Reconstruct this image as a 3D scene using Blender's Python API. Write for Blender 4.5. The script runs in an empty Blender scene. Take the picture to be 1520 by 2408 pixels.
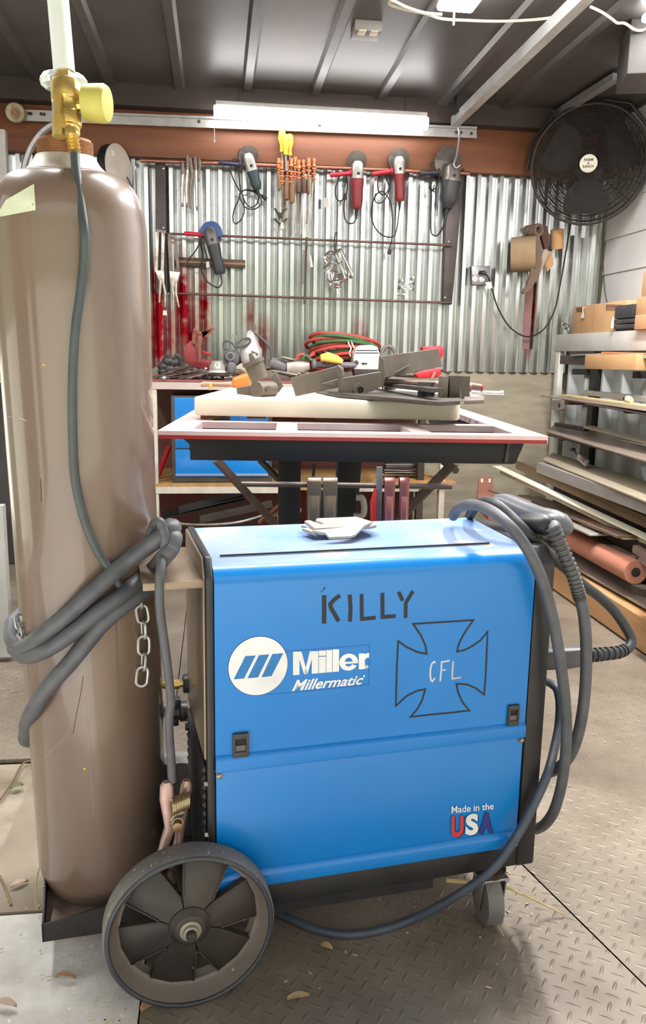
import bpy, bmesh, math, random
from mathutils import Vector as V, Matrix
random.seed(11)
SC = bpy.context.scene
COL = SC.collection
PI = math.pi
# ---------------------------------------------------------------- camera (1520 x 2408 frame)
F, PITCH, ROLL, TH, H = 1927.4, .189, .018, .13, 1.045
_d = V((math.sin(TH)*math.cos(PITCH), math.cos(TH)*math.cos(PITCH), -math.sin(PITCH)))
_r0 = V((math.cos(TH), -math.sin(TH), 0)); _u0 = _r0.cross(_d)
_r = _r0*math.cos(ROLL)+_u0*math.sin(ROLL); _u = -_r0*math.sin(ROLL)+_u0*math.cos(ROLL)
EYE = V((0, 0, H))
HR = _r0.copy(); HA = V((math.sin(TH), math.cos(TH), 0))      # horizontal right / away of the view
def ray(px, py): return _d+_r*((px-760)/F)+_u*((1204-py)/F)
def hit(px, py, p, n):
    w = ray(px, py); return EYE+w*((V(p)-EYE).dot(n)/w.dot(n))
def atY(px, py, y): return hit(px, py, (0, y, 0), V((0, 1, 0)))
def atX(px, py, x): return hit(px, py, (x, 0, 0), V((1, 0, 0)))
def atZ(px, py, z): return hit(px, py, (0, 0, z), V((0, 0, 1)))
def atD(px, py, d): return EYE+ray(px, py)*d
def proj(p):
    v = V(p)-EYE; z = v.dot(_d); return (760+F*v.dot(_r)/z, 1204-F*v.dot(_u)/z, z)
cam = bpy.data.cameras.new('camera'); co = bpy.data.objects.new('camera', cam); COL.objects.link(co)
cam.sensor_fit = 'VERTICAL'; cam.sensor_height = 24; cam.lens = F/2408*24; cam.clip_start = .02
M3 = Matrix((_r, _u, -_d)).transposed(); co.matrix_world = Matrix.Translation(EYE) @ M3.to_4x4()
SC.camera = co
# ---------------------------------------------------------------- materials
def lin(c):
    o = []
    for x in c[:3]:
        x /= 255.; o.append(x/12.92 if x <= .04045 else ((x+.055)/1.055)**2.4)
    return (*o, 1)
_m = {}
def mat(key, col, rough=.5, metal=0., col2=None, scale=6., amt=.5, bump=0., bscale=60., spots=None, spot_scale=90., spot_at=.72,
        stretch=(1, 1, 1), emit=0., spec=.5, alpha=None, trans=0., coat=0., coatr=.12):
    if key in _m: return _m[key]
    m = bpy.data.materials.new(key); m.use_nodes = True; _m[key] = m
    nt = m.node_tree; N = nt.nodes; L = nt.links; b = N['Principled BSDF']
    b.inputs['Roughness'].default_value = rough; b.inputs['Metallic'].default_value = metal
    b.inputs['Specular IOR Level'].default_value = spec; b.inputs['Coat Weight'].default_value = coat; b.inputs['Coat Roughness'].default_value = coatr
    b.inputs['Transmission Weight'].default_value = trans
    b.inputs['Base Color'].default_value = lin(col)
    tc = N.new('ShaderNodeTexCoord'); mp = N.new('ShaderNodeMapping'); L.new(tc.outputs['Object'], mp.inputs[0])
    mp.inputs['Scale'].default_value = stretch
    c2 = col2 or tuple(x*.82 for x in col)
    nz = N.new('ShaderNodeTexNoise'); nz.inputs['Scale'].default_value = scale; nz.inputs['Detail'].default_value = 5
    nz.inputs['Roughness'].default_value = .62
    L.new(mp.outputs[0], nz.inputs['Vector'])
    rp = N.new('ShaderNodeValToRGB'); L.new(nz.outputs['Fac'], rp.inputs[0])
    e = rp.color_ramp.elements; e[0].position = .5-.25*amt-.08; e[1].position = .5+.25*amt+.08
    if amt < .5: e[0].position = .38; e[1].position = .62
    e[0].color = lin(c2); e[1].color = lin(col)
    out = rp.outputs[0]
    if spots:
        n2 = N.new('ShaderNodeTexNoise'); n2.inputs['Scale'].default_value = spot_scale; n2.inputs['Detail'].default_value = 3
        L.new(tc.outputs['Object'], n2.inputs['Vector'])
        r2 = N.new('ShaderNodeValToRGB'); L.new(n2.outputs['Fac'], r2.inputs[0])
        r2.color_ramp.elements[0].position = spot_at; r2.color_ramp.elements[1].position = spot_at+.05
        mx = N.new('ShaderNodeMixRGB'); L.new(r2.outputs[0], mx.inputs[0]); L.new(out, mx.inputs[1]); mx.inputs[2].default_value = lin(spots)
        out = mx.outputs[0]
    L.new(out, b.inputs['Base Color'])
    if bump:
        n3 = N.new('ShaderNodeTexNoise'); n3.inputs['Scale'].default_value = bscale; n3.inputs['Detail'].default_value = 4
        L.new(mp.outputs[0], n3.inputs['Vector'])
        bp = N.new('ShaderNodeBump'); bp.inputs['Strength'].default_value = bump; bp.inputs['Distance'].default_value = .004
        L.new(n3.outputs['Fac'], bp.inputs['Height']); L.new(bp.outputs[0], b.inputs['Normal'])
    if emit:
        b.inputs['Emission Color'].default_value = lin(col); b.inputs['Emission Strength'].default_value = emit
    if alpha is not None: b.inputs['Alpha'].default_value = alpha
    return m
# ---------------------------------------------------------------- mesh builder
def catmull(P, n=6, closed=False):
    P = [V(p) for p in P]; k = len(P)
    if k < 3: return P
    out = []
    rng = range(k if closed else k-1)
    for i in rng:
        p1 = P[i]; p2 = P[(i+1) % k]
        p0 = P[i-1] if (i > 0 or closed) else p1*2-p2
        p3 = P[(i+2) % k] if (i+2 < k or closed) else p2*2-p1
        for j in range(n):
            t = j/n
            out.append(.5*((2*p1)+(p2-p0)*t+(2*p0-5*p1+4*p2-p3)*t*t+(3*p1-p0-3*p2+p3)*t**3))
    if not closed: out.append(P[-1])
    return out
class MB:
    def __init__(s): s.bm = bmesh.new()
    def quad(s, *P):
        return s.bm.faces.new([s.bm.verts.new(V(p)) for p in P])
    def box(s, c, size, rot=None):
        c = V(c); h = V(size)/2; vs = []
        for sx in (-1, 1):
            for sy in (-1, 1):
                for sz in (-1, 1):
                    q = V((sx*h.x, sy*h.y, sz*h.z)); q = (rot @ q) if rot else q
                    vs.append(s.bm.verts.new(c+q))
        for f in ((0, 1, 3, 2), (4, 6, 7, 5), (0, 4, 5, 1), (2, 3, 7, 6), (0, 2, 6, 4), (1, 5, 7, 3)):
            s.bm.faces.new([vs[i] for i in f])
        return s
    def span(s, a, b):
        a = V(a); b = V(b); return s.box((a+b)/2, (abs(a.x-b.x), abs(a.y-b.y), abs(a.z-b.z)))
    def beam(s, p0, p1, w, h, up=(0, 0, 1)):
        """bar from p0 to p1: w across, h along up"""
        p0 = V(p0); p1 = V(p1); z = (p1-p0); ln = z.length; z.normalize(); x = z.cross(V(up)).normalized(); y = x.cross(z)
        return s.box((p0+p1)/2, (w, h, ln), Matrix((x, y, z)).transposed())
    def prism(s, P, vec):
        vec = V(vec); a = [s.bm.verts.new(V(p)) for p in P]; b = [s.bm.verts.new(V(p)+vec) for p in P]; n = len(P)
        s.bm.faces.new(a[::-1]); s.bm.faces.new(b)
        for i in range(n): s.bm.faces.new((a[i], a[(i+1) % n], b[(i+1) % n], b[i]))
        return s
    def rings(s, R, cap=True, closed=False):
        VV = [[s.bm.verts.new(p) for p in r] for r in R]; n = len(R[0])
        for i in range(len(VV) if closed else len(VV)-1):
            A = VV[i]; B = VV[(i+1) % len(VV)]
            for j in range(n): s.bm.faces.new((A[j], A[(j+1) % n], B[(j+1) % n], B[j]))
        if cap and not closed: s.bm.faces.new(VV[0][::-1]); s.bm.faces.new(VV[-1])
        return s
    def lathe(s, prof, o, ax, seg=24, cap=True, ref=None):
        o = V(o); ax = V(ax).normalized(); x = V(ref) if ref else (V((1, 0, 0)) if abs(ax.x) < .9 else V((0, 1, 0)))
        x = (x-ax*x.dot(ax)).normalized(); y = ax.cross(x)
        R = [[o+ax*z+(x*math.cos(2*PI*i/seg)+y*math.sin(2*PI*i/seg))*max(r, 1e-5) for i in range(seg)] for r, z in prof]
        return s.rings(R, cap)
    def cyl(s, p0, p1, r, r1=None, seg=16):
        p0 = V(p0); p1 = V(p1); return s.lathe([(r, 0), (r if r1 is None else r1, (p1-p0).length)], p0, p1-p0, seg)
    def ring(s, c, ax, R, r, seg=32, ts=8, sx=1., ref=None):
        c = V(c); ax = V(ax).normalized(); x = V(ref) if ref else (V((1, 0, 0)) if abs(ax.x) < .9 else V((0, 1, 0)))
        x = (x-ax*x.dot(ax)).normalized(); y = ax.cross(x); RR = []
        for i in range(seg):
            a = 2*PI*i/seg; e = x*math.cos(a)*sx+y*math.sin(a); dr = (x*math.cos(a)+y*math.sin(a))
            RR.append([c+e*R+dr*r*math.cos(2*PI*j/ts)+ax*r*math.sin(2*PI*j/ts) for j in range(ts)])
        return s.rings(RR, closed=True)
    def tube(s, P, r, seg=10, n=6, closed=False, raw=False, rr=None):
        Q = [V(p) for p in P] if raw else catmull(P, n, closed); k = len(Q)
        up = None; R = []
        for i in range(k):
            a = Q[i-1] if (i or closed) else Q[i]; b = Q[(i+1) % k] if (i < k-1 or closed) else Q[i]
            t = (b-a)
            if t.length < 1e-9: t = V((0, 0, 1))
            t.normalize()
            if up is None: up = V((0, 0, 1)) if abs(t.z) < .9 else V((1, 0, 0))
            up = (up-t*up.dot(t))
            if up.length < 1e-6: up = t.orthogonal()
            up.normalize(); sd = t.cross(up)
            q = r if rr is None else rr(i/(k-1))
            R.append([Q[i]+(up*math.cos(2*PI*j/seg)+sd*math.sin(2*PI*j/seg))*q for j in range(seg)])
        return s.rings(R, closed=closed)
    def sweep(s, st, up=(0, -1, 0), seg=16, sq=2.6):
        """stations (point, half width, half depth); super-elliptic section; up = depth direction"""
        up = V(up); P = [V(a[0]) for a in st]; R = []; k = len(P)
        for i in range(k):
            t = (P[min(i+1, k-1)]-P[max(i-1, 0)]).normalized(); w = t.cross(up).normalized(); dd = w.cross(t)
            ring = []
            for j in range(seg):
                a = 2*PI*(j+.5)/seg; c = math.cos(a); n = math.sin(a); e = 2/sq
                ring.append(P[i]+w*(math.copysign(abs(c)**e, c)*st[i][1])+dd*(math.copysign(abs(n)**e, n)*st[i][2]))
            R.append(ring)
        return s.rings(R)
    def ball(s, c, r, sc=(1, 1, 1), u=12, v=8, rot=None):
        R = []
        for i in range(v+1):
            t = PI*i/v; rr = max(math.sin(t), 1e-3)
            ring = []
            for j in range(u):
                q = V((rr*math.cos(2*PI*j/u)*sc[0], rr*math.sin(2*PI*j/u)*sc[1], -math.cos(t)*sc[2]))*r
                ring.append(V(c)+((rot @ q) if rot else q))
            R.append(ring)
        return s.rings(R)
    def build(s, name, m, parent=None, bevel=0., seg=2, sharp=40, label=None, kind=None, origin=None):
        bm = s.bm
        bmesh.ops.recalc_face_normals(bm, faces=bm.faces)
        if bevel:
            E = [e for e in bm.edges if len(e.link_faces) == 2 and e.calc_face_angle(0) > math.radians(35)]
            bmesh.ops.bevel(bm, geom=E, offset=bevel, segments=seg, profile=.5, affect='EDGES', clamp_overlap=True)
        for f in bm.faces: f.smooth = True
        lim = math.radians(sharp)
        for e in bm.edges:
            if len(e.link_faces) != 2 or e.calc_face_angle(0) > lim: e.smooth = False
        if parent is not None:
            root = parent
            while root.parent: root = root.parent
            o = root.location.copy()
        else:
            xs = [v.co for v in bm.verts]
            o = V(origin) if origin is not None else V(((min(p.x for p in xs)+max(p.x for p in xs))/2, (min(p.y for p in xs)+max(p.y for p in xs))/2, min(p.z for p in xs)))
        for v in bm.verts: v.co -= o
        me = bpy.data.meshes.new(name); bm.to_mesh(me); bm.free()
        if isinstance(m, (list, tuple)):
            for q in m: me.materials.append(q)
        else: me.materials.append(m)
        ob = bpy.data.objects.new(name, me); COL.objects.link(ob)
        if parent is not None: ob.parent = parent
        else: ob.location = o
        if label: ob['label'] = label
        if kind: ob['kind'] = kind
        return ob
def thing(name, label, cat, loc, group=None):
    o = bpy.data.objects.new(name, None); COL.objects.link(o); o.location = V(loc); o.empty_display_size = .05
    o['label'] = label; o['category'] = cat
    if group: o['group'] = group
    return o
def tag(o, label, cat, group=None):
    o['label'] = label; o['category'] = cat
    if group: o['group'] = group
    return o
def S(mb, name, m, **k): return mb.build(name, m, kind='structure', **k)
def clone(o, loc=None, label=None, rotz=None):
    c = o.copy(); COL.objects.link(c)
    if loc is not None: c.location = V(loc)
    if rotz is not None: c.rotation_euler = (0, 0, rotz)
    if label: c['label'] = label
    for ch in list(o.children):
        k = ch.copy(); COL.objects.link(k); k.parent = c
        for g in ch.children:
            q = g.copy(); COL.objects.link(q); q.parent = k
    return c
_txt = {}
def text_tris(s, bold=0., shear=0., space=1.):
    """outline text as triangles in a unit box"""
    cu = bpy.data.curves.new('t', 'FONT'); cu.body = s; cu.offset = bold; cu.shear = shear; cu.space_character = space; cu.resolution_u = 4
    ob = bpy.data.objects.new('t', cu); COL.objects.link(ob)
    dg = bpy.context.evaluated_depsgraph_get(); dg.update()
    me = bpy.data.meshes.new_from_object(ob.evaluated_get(dg))
    P = [tuple(v.co)[:2] for v in me.vertices]; T = [tuple(p.vertices) for p in me.polygons]
    bpy.data.objects.remove(ob); bpy.data.curves.remove(cu); bpy.data.meshes.remove(me)
    x0 = min(p[0] for p in P); x1 = max(p[0] for p in P); y0 = min(p[1] for p in P); y1 = max(p[1] for p in P)
    return [((p[0]-x0)/(x1-x0), (p[1]-y0)/(y1-y0)) for p in P], T
def text_mb(mb, s, f, bold=0., shear=0., space=1.):
    """f(u,v) maps the unit box to space"""
    P, T = text_tris(s, bold, shear, space); vs = [mb.bm.verts.new(f(u, v)) for u, v in P]
    for t in T:
        try: mb.bm.faces.new([vs[i] for i in t])
        except ValueError: pass
def bil(bl, br, tl, tr): return lambda u, v: (V(bl)*(1-u)+V(br)*u)*(1-v)+(V(tl)*(1-u)+V(tr)*u)*v
# common materials
BLACK = mat('black_paint', (26, 26, 30), .45, scale=14, col2=(38, 36, 38), amt=.4)
RUBBER = mat('grey_rubber', (88, 89, 95), .5, scale=30, col2=(68, 70, 76), bump=.05, bscale=200)
RUBD = mat('dark_rubber', (40, 42, 47), .5, scale=30, col2=(52, 54, 58))
STEEL = mat('bare_steel', (150, 146, 140), .35, .85, scale=20, col2=(120, 112, 104))
DSTEEL = mat('dark_steel', (78, 70, 64), .5, .55, scale=16, col2=(58, 50, 46))
MSTEEL = mat('mill_scale_steel', (112, 103, 94), .5, .35, scale=14, col2=(88, 78, 68), bump=.06)
ZINC = mat('bright_zinc', (205, 205, 208), .28, .9, scale=25, col2=(170, 170, 172))
BRASS = mat('brass', (226, 198, 124), .3, .8, scale=20, col2=(200, 164, 90))
WOOD = mat('raw_wood', (176, 130, 84), .7, scale=5, col2=(140, 98, 60), stretch=(1, 1, 8))
CARD = mat('cardboard', (193, 152, 108), .8, scale=4, col2=(178, 136, 92))
WHITE = mat('white_paint', (225, 224, 220), .55, scale=5, col2=(205, 203, 198))
RED = mat('red_paint', (176, 30, 36), .42, scale=18, col2=(140, 22, 30))
CORDB = mat('black_cord', (24, 24, 26), .5)
PAPER = mat('paper_tag', (238, 234, 224), .8)
# ================================================================ the room
BW = 4.56; RX = 2.17; LX = -1.32; CZ = 2.34; FY = -1.2
# tread plate: raised lozenges as bump
def tread_mat():
    m = bpy.data.materials.new('steel_tread_plate'); m.use_nodes = True; nt = m.node_tree; N = nt.nodes; L = nt.links; b = N['Principled BSDF']
    tc = N.new('ShaderNodeTexCoord'); mp = N.new('ShaderNodeMapping'); L.new(tc.outputs['Object'], mp.inputs[0])
    mp.inputs['Rotation'].default_value = (0, 0, math.radians(36)); k = 1/.0265; mp.inputs['Scale'].default_value = (k, k, k)
    sp = N.new('ShaderNodeSeparateXYZ'); L.new(mp.outputs[0], sp.inputs[0])
    def mth(op, a, c=None, d=None):
        n = N.new('ShaderNodeMath'); n.operation = op
        for i, q in enumerate((a, c, d)):
            if q is None: continue
            if hasattr(q, 'is_linked'): L.new(q, n.inputs[i])
            else: n.inputs[i].default_value = q
        return n.outputs[0]
    u, v = sp.outputs[0], sp.outputs[1]
    fu = mth('FLOOR', u); fv = mth('FLOOR', v)
    par = mth('FLOORED_MODULO', mth('ADD', fu, fv), 2.)
    lu = mth('SUBTRACT', mth('SUBTRACT', u, fu), .5); lv = mth('SUBTRACT', mth('SUBTRACT', v, fv), .5)
    def mix(a, c): return mth('ADD', mth('MULTIPLY', a, mth('SUBTRACT', 1., par)), mth('MULTIPLY', c, par))
    A = mix(lu, lv); Bq = mix(lv, lu)
    e = mth('ADD', mth('POWER', mth('ABSOLUTE', mth('DIVIDE', A, .5)), 2.), mth('POWER', mth('ABSOLUTE', mth('DIVIDE', Bq, .13)), 2.))
    h = mth('SMOOTH_MAX', mth('SUBTRACT', 1., e), 0., .15)
    n1 = N.new('ShaderNodeTexNoise'); n1.inputs['Scale'].default_value = 2.2; n1.inputs['Detail'].default_value = 7; n1.inputs['Roughness'].default_value = .65; L.new(tc.outputs['Object'], n1.inputs['Vector'])
    r1 = N.new('ShaderNodeValToRGB'); L.new(n1.outputs['Fac'], r1.inputs[0]); r1.color_ramp.elements[0].position = .36; r1.color_ramp.elements[1].position = .64
    r1.color_ramp.elements[0].color = lin((110, 98, 84)); r1.color_ramp.elements[1].color = lin((146, 135, 121))
    nd = N.new('ShaderNodeTexNoise'); nd.inputs['Scale'].default_value = 1.7; nd.inputs['Detail'].default_value = 3; L.new(tc.outputs['Object'], nd.inputs['Vector'])
    h = mth('MULTIPLY', h, mth('MULTIPLY_ADD', nd.outputs['Fac'], 3.2, -1.05)); h = mth('MAXIMUM', mth('MINIMUM', h, 1.), .0)
    n2 = N.new('ShaderNodeTexNoise'); n2.inputs['Scale'].default_value = 160; n2.inputs['Detail'].default_value = 2; L.new(tc.outputs['Object'], n2.inputs['Vector'])
    r2 = N.new('ShaderNodeValToRGB'); L.new(n2.outputs['Fac'], r2.inputs[0]); r2.color_ramp.elements[0].position = .74; r2.color_ramp.elements[1].position = .78
    mx = N.new('ShaderNodeMixRGB'); L.new(r2.outputs[0], mx.inputs[0]); L.new(r1.outputs[0], mx.inputs[1]); mx.inputs[2].default_value = lin((215, 205, 185))
    m3 = N.new('ShaderNodeMixRGB'); L.new(mth('MULTIPLY', h, .34), m3.inputs[0]); L.new(mx.outputs[0], m3.inputs[1]); m3.inputs[2].default_value = lin((88, 80, 76))
    L.new(m3.outputs[0], b.inputs['Base Color']); b.inputs['Metallic'].default_value = .15; b.inputs['Roughness'].default_value = .42
    bp = N.new('ShaderNodeBump'); bp.inputs['Strength'].default_value = .5; bp.inputs['Distance'].default_value = .003; L.new(h, bp.inputs['Height']); L.new(bp.outputs[0], b.inputs['Normal'])
    return m
TREAD = tread_mat()
CONC = mat('worn_concrete', (224, 221, 216), .85, col2=(184, 178, 170), scale=9, bump=.35, bscale=90, spots=(232, 230, 224), spot_scale=70, spot_at=.66)
EARTH = mat('dirty_stone', (164, 153, 134), .9, col2=(120, 108, 92), scale=12, bump=.5, bscale=60)
# floor: tread plates inside, concrete apron in front
fx = atZ(330, 2380, 0).x
seam = [atZ(1225, 2030, 0), atZ(1520, 2320, 0)]
sl = (seam[1].x-seam[0].x)/(seam[1].y-seam[0].y)
def sx(y): return seam[0].x+sl*(y-seam[0].y)
ye = atZ(140, 2138, 0).y              # edge of the inner plate on the left
g = .003
mb = MB(); mb.prism([(fx, FY, -.01), (sx(FY)-g/2, FY, -.01), (sx(BW)-g/2, BW, -.01), (fx, BW, -.01)], (0, 0, .01)); S(mb, 'floor', TREAD)
mb = MB(); mb.prism([(sx(FY)+g/2, FY, -.01), (RX, FY, -.01), (RX, BW, -.01), (sx(BW)+g/2, BW, -.01)], (0, 0, .01)); S(mb, 'floor', TREAD)
a0 = atZ(85, 1815, 0); a1 = atZ(0, 2010, 0)
s2 = (a1.x-a0.x)/(a1.y-a0.y)
def lx(y): return a0.x+s2*(y-a0.y)
gy = atZ(40, 1790, 0).y
RAMPM = mat('dusty_steel_plate', (150, 138, 122), .55, .1, col2=(122, 110, 94), scale=4, bump=.1, bscale=120)
mb = MB(); mb.prism([(lx(ye), ye, -.01), (fx-g, ye, -.01), (fx-g, gy, -.01), (lx(gy), gy, -.01)], (0, 0, .011)); S(mb, 'floor', RAMPM)
mb = MB(); mb.prism([(-2.6, gy+.012, -.01), (fx-g, gy+.012, -.01), (fx-g, BW, -.01), (-2.6, BW, -.01)], (0, 0, .01)); S(mb, 'floor', TREAD)
mb = MB(); mb.prism([(-2.6, ye, -.03), (lx(ye)-.004, ye, -.03), (lx(gy)-.004, gy, -.03), (-2.6, gy, -.03)], (0, 0, .022)); S(mb, 'floor', EARTH)
mb = MB(); mb.prism([(-2.6, FY, -.03), (fx-g, FY, -.03), (fx-g, ye-.004, -.03), (-2.6, ye-.004, -.03)], (0, 0, .027)); S(mb, 'floor', CONC)
mb = MB(); mb.box((0, 0, -.07), (60, 60, .06)); S(mb, 'ground', mat('pale_gravel', (214, 210, 196), .9, col2=(190, 188, 166), scale=3))
# back wall, ribbed sheet (trapezoid ribs), concrete below
GALV = mat('galvanised_sheet', (214, 218, 218), .36, .55, col2=(184, 188, 190), scale=7, amt=.8, stretch=(1, 1, .4), bump=.05, bscale=30)
GALV_RED = None
def galv_sprayed():
    m = mat('galvanised_sheet_sprayed', (206, 208, 208), .25, .95, col2=(180, 182, 182), scale=7, amt=.8, stretch=(1, 1, .4))
    nt = m.node_tree; N = nt.nodes; L = nt.links; b = N['Principled BSDF']; src = b.inputs['Base Color'].links[0].from_socket
    tc = N.new('ShaderNodeTexCoord'); out = src
    def blob(out, c, s, k):
        mp = N.new('ShaderNodeMapping'); L.new(tc.outputs['Object'], mp.inputs[0]); mp.inputs['Location'].default_value = (-c[0]/s[0], 0, -c[1]/s[1]); mp.inputs['Scale'].default_value = (1/s[0], 0, 1/s[1])
        gr = N.new('ShaderNodeTexGradient'); gr.gradient_type = 'SPHERICAL'; L.new(mp.outputs[0], gr.inputs[0])
        nz = N.new('ShaderNodeTexNoise'); nz.inputs['Scale'].default_value = 22; L.new(tc.outputs['Object'], nz.inputs['Vector'])
        mu = N.new('ShaderNodeMath'); mu.operation = 'MULTIPLY'; L.new(gr.outputs[1], mu.inputs[0]); L.new(nz.outputs['Fac'], mu.inputs[1])
        mm = N.new('ShaderNodeMath'); mm.operation = 'MULTIPLY'; mm.use_clamp = True; L.new(mu.outputs[0], mm.inputs[0]); mm.inputs[1].default_value = k
        mx = N.new('ShaderNodeMixRGB'); L.new(mm.outputs[0], mx.inputs[0]); L.new(out, mx.inputs[1]); mx.inputs[2].default_value = lin((150, 16, 34)); return mx.outputs[0]
    return m, blob, b, L, src
def wallx(px, py): return atY(px, py, BW)
P0, PD = .0635, .019
def ribs(x0, x1, z0, z1, mb, y=BW):
    xs = []; x = x0
    while x < x1:
        for dx, dy in ((0, 0), (.020, 0), (.0405, PD), (.043, PD)):
            if x+dx < x1: xs.append((x+dx, y+dy))
        x += P0
    for (xa, ya), (xb, yb) in zip(xs, xs[1:]):
        mb.quad((xa, ya, z0), (xb, yb, z0), (xb, yb, z1), (xa, ya, z1))
zb = wallx(1100, 874).z; zt = wallx(800, 395).z
mb = MB(); ribs(LX, RX-.004, zb, zt+.05, mb); bmesh.ops.remove_doubles(mb.bm, verts=mb.bm.verts, dist=1e-5)
m, blob, bs, L_, out = galv_sprayed()
wo = V(((LX+RX)/2, BW+PD/2, zb))
for px, py, sx_, sz_, k in ((372, 745, .04, .40, 4), (386, 790, .12, .26, 1.9), (432, 720, .05, .35, 3.2), (452, 790, .12, .25, 1.6), (480, 720, .05, .3, 2.), (622, 800, .07, .16, 1.5), (590, 745, .06, .12, 1.2), (845, 800, .06, .16, 1.5), (1248, 730, .045, .34, 3.2)):
    q = wallx(px, py)-wo; out = blob(out, (q.x, q.z), (sx_, sz_), k)
L_.new(out, bs.inputs['Base Color'])
mb.build('wall_back', m, kind='structure', origin=wo, sharp=20)
PLAST = mat('stained_concrete_board', (178, 168, 148), .9, col2=(128, 118, 102), scale=5, amt=.9, stretch=(.7, 1, 3.5), bump=.2, bscale=50, spots=(92, 84, 72), spot_scale=26, spot_at=.72)
mb = MB(); mb.box(((LX+RX)/2, BW+.05, zb/2), (RX-LX, .06, zb)); S(mb, 'wall_back_lower', PLAST)
mb = MB(); mb.box(((LX+RX)/2, BW+.09, CZ/2+.05), (RX-LX+.3, .05, CZ+.2)); S(mb, 'wall_back_outer', DSTEEL)
# header beam
BEAM = mat('red_brown_timber', (128, 78, 48), .6, col2=(96, 52, 32), scale=3, stretch=(.5, 4, 7), amt=.8)
mb = MB(); mb.box(((LX+RX)/2, BW-.022, (zt+CZ)/2-.05), (RX-LX-.004, .04, CZ-zt-.1)); S(mb, 'trim_1', BEAM, bevel=.003)
# ceiling panels with ribs
CEILM = mat('grey_metal_ceiling', (96, 91, 88), .42, .35, col2=(76, 71, 68), scale=2.5, bump=.04, bscale=12)
mb = MB(); mb.box(((RX-2.4)/2, (BW-.6)/2, CZ+.02), (RX+2.4, BW+.6, .04))
x = LX+.14-.335*3
while x < RX:
    mb.prism([(x-.03, BW, CZ), (x+.03, BW, CZ), (x+.018, BW, CZ-.02), (x-.018, BW, CZ-.02)], (0, -(BW+.6), 0)); x += .335
S(mb, 'ceiling', CEILM)
DARKW = mat('dark_timber', (62, 50, 46), .7)
mb = MB(); mb.box(((LX+RX)/2, BW-.07, CZ-.05), (RX-LX-.01, .1, .10)); S(mb, 'trim_2', DARKW)
# right wall: white lap boards
LAP = mat('white_lap_board', (236, 235, 234), .6, col2=(220, 218, 218), scale=3)
mb = MB(); z = 0
zs = [atX(1450, y, RX).z for y in (478, 560, 642)]
st = (zs[0]-zs[2])/2; z = zs[0]-st*10
while z < CZ+.1:
    mb.prism([(RX, BW, z), (RX, BW, z+st), (RX+.014, BW, z+st)], (0, -BW-.2, 0)) if 0 else mb.prism([(RX-.009, BW-.002, z+.0015), (RX, BW-.002, z+st), (RX+.03, BW-.002, z+st), (RX+.03, BW-.002, z+.0015)], (0, -(BW+2.), 0)); z += st
S(mb, 'wall_right', LAP)
# left wall: pale door leaf and dark metal frame, seen at the photo's left edge
mb = MB(); mb.box((LX-.03, 3.9, CZ/2), (.05, 1.5, CZ)); S(mb, 'wall_left', WHITE)
for ya, yb_ in ((-.7, -.25), (.12, 1.1), (2.15, 3.2)): mb = MB(); mb.box((-2.35, (ya+yb_)/2, CZ/2), (.06, yb_-ya, CZ)); S(mb, 'wall_left', mat('unseen_streak_wall', (120, 114, 108), .7))  # unseen wall strips, added so their gaps give the cylinder's bright streaks
# ---------------------------------------------------------------- light
def world():
    w = bpy.data.worlds.new('world'); SC.world = w; w.use_nodes = True; nt = w.node_tree; N = nt.nodes; L = nt.links; bg = N['Background']
    tc = N.new('ShaderNodeTexCoord'); sp = N.new('ShaderNodeSeparateXYZ'); L.new(tc.outputs['Generated'], sp.inputs[0])
    rp = N.new('ShaderNodeValToRGB'); L.new(sp.outputs[2], rp.inputs[0]); e = rp.color_ramp.elements
    e[0].position = 0; e[0].color = (.30, .36, .20, 1); e[1].position = .34; e[1].color = (1, 1, 1, 1)
    q = e.new(.22); q.color = (.34, .44, .22, 1)
    L.new(rp.outputs[0], bg.inputs[0]); bg.inputs[1].default_value = WORLD
WORLD = 1.3
sn = bpy.data.lights.new('sun', 'SUN'); sn.energy = 10.; sn.angle = .02; so = bpy.data.objects.new('sun', sn); COL.objects.link(so); so.rotation_euler = V((-.25, -1, 1.6)).to_track_quat('Z', 'Y').to_euler()
world()
def area(name, loc, size, power, rot, col=(1, 1, 1)):
    l = bpy.data.lights.new(name, 'AREA'); l.shape = 'RECTANGLE'; l.size = size[0]; l.size_y = size[1]; l.energy = power; l.color = col
    o = bpy.data.objects.new(name, l); COL.objects.link(o); o.location = loc; o.rotation_euler = rot; return o
LAMP = mat('lit_led_tube', (255, 255, 255), .5, emit=14.)
LAMP2 = mat('lit_ceiling_panel', (255, 255, 255), .5, emit=30.)
WPLAST = mat('white_plastic', (222, 222, 220), .4)
# LED batten below the ceiling
l0 = atY(503, 270, BW-.22); l1 = atY(1006, 284, BW-.22); lz = (l0.z+l1.z)/2; ly = BW-.22
t = thing('led_batten', 'long lit white LED batten light hung below the ceiling in front of the wooden header', 'light', ((l0.x+l1.x)/2, ly, lz-.035))
mb = MB(); mb.box(((l0.x+l1.x)/2, ly, lz+.035), (l1.x-l0.x-.02, .07, .02)); mb.build('housing', WPLAST, t, bevel=.004)
mb = MB(); mb.sweep([((l0.x, ly, lz), .030, .027), ((l1.x, ly, lz), .030, .027)], up=(0, -1, 0), seg=20, sq=2.2); mb.build('diffuser', LAMP, t, label='glowing white diffuser')
for x in (l0.x+.12, l1.x-.12): mb = MB(); mb.cyl((x, ly, lz+.045), (x, ly, CZ), .002, seg=6); mb.build('hanging_wire', DSTEEL, t)
pc = atY(504, 302, ly); mb = MB(); mb.tube([pc, pc+V((.001, 0, -.03)), pc+V((0, 0, -.055))], .002); mb.ball(pc+V((0, 0, -.06)), .006); mb.build('pull_cord', WPLAST, t)
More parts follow.
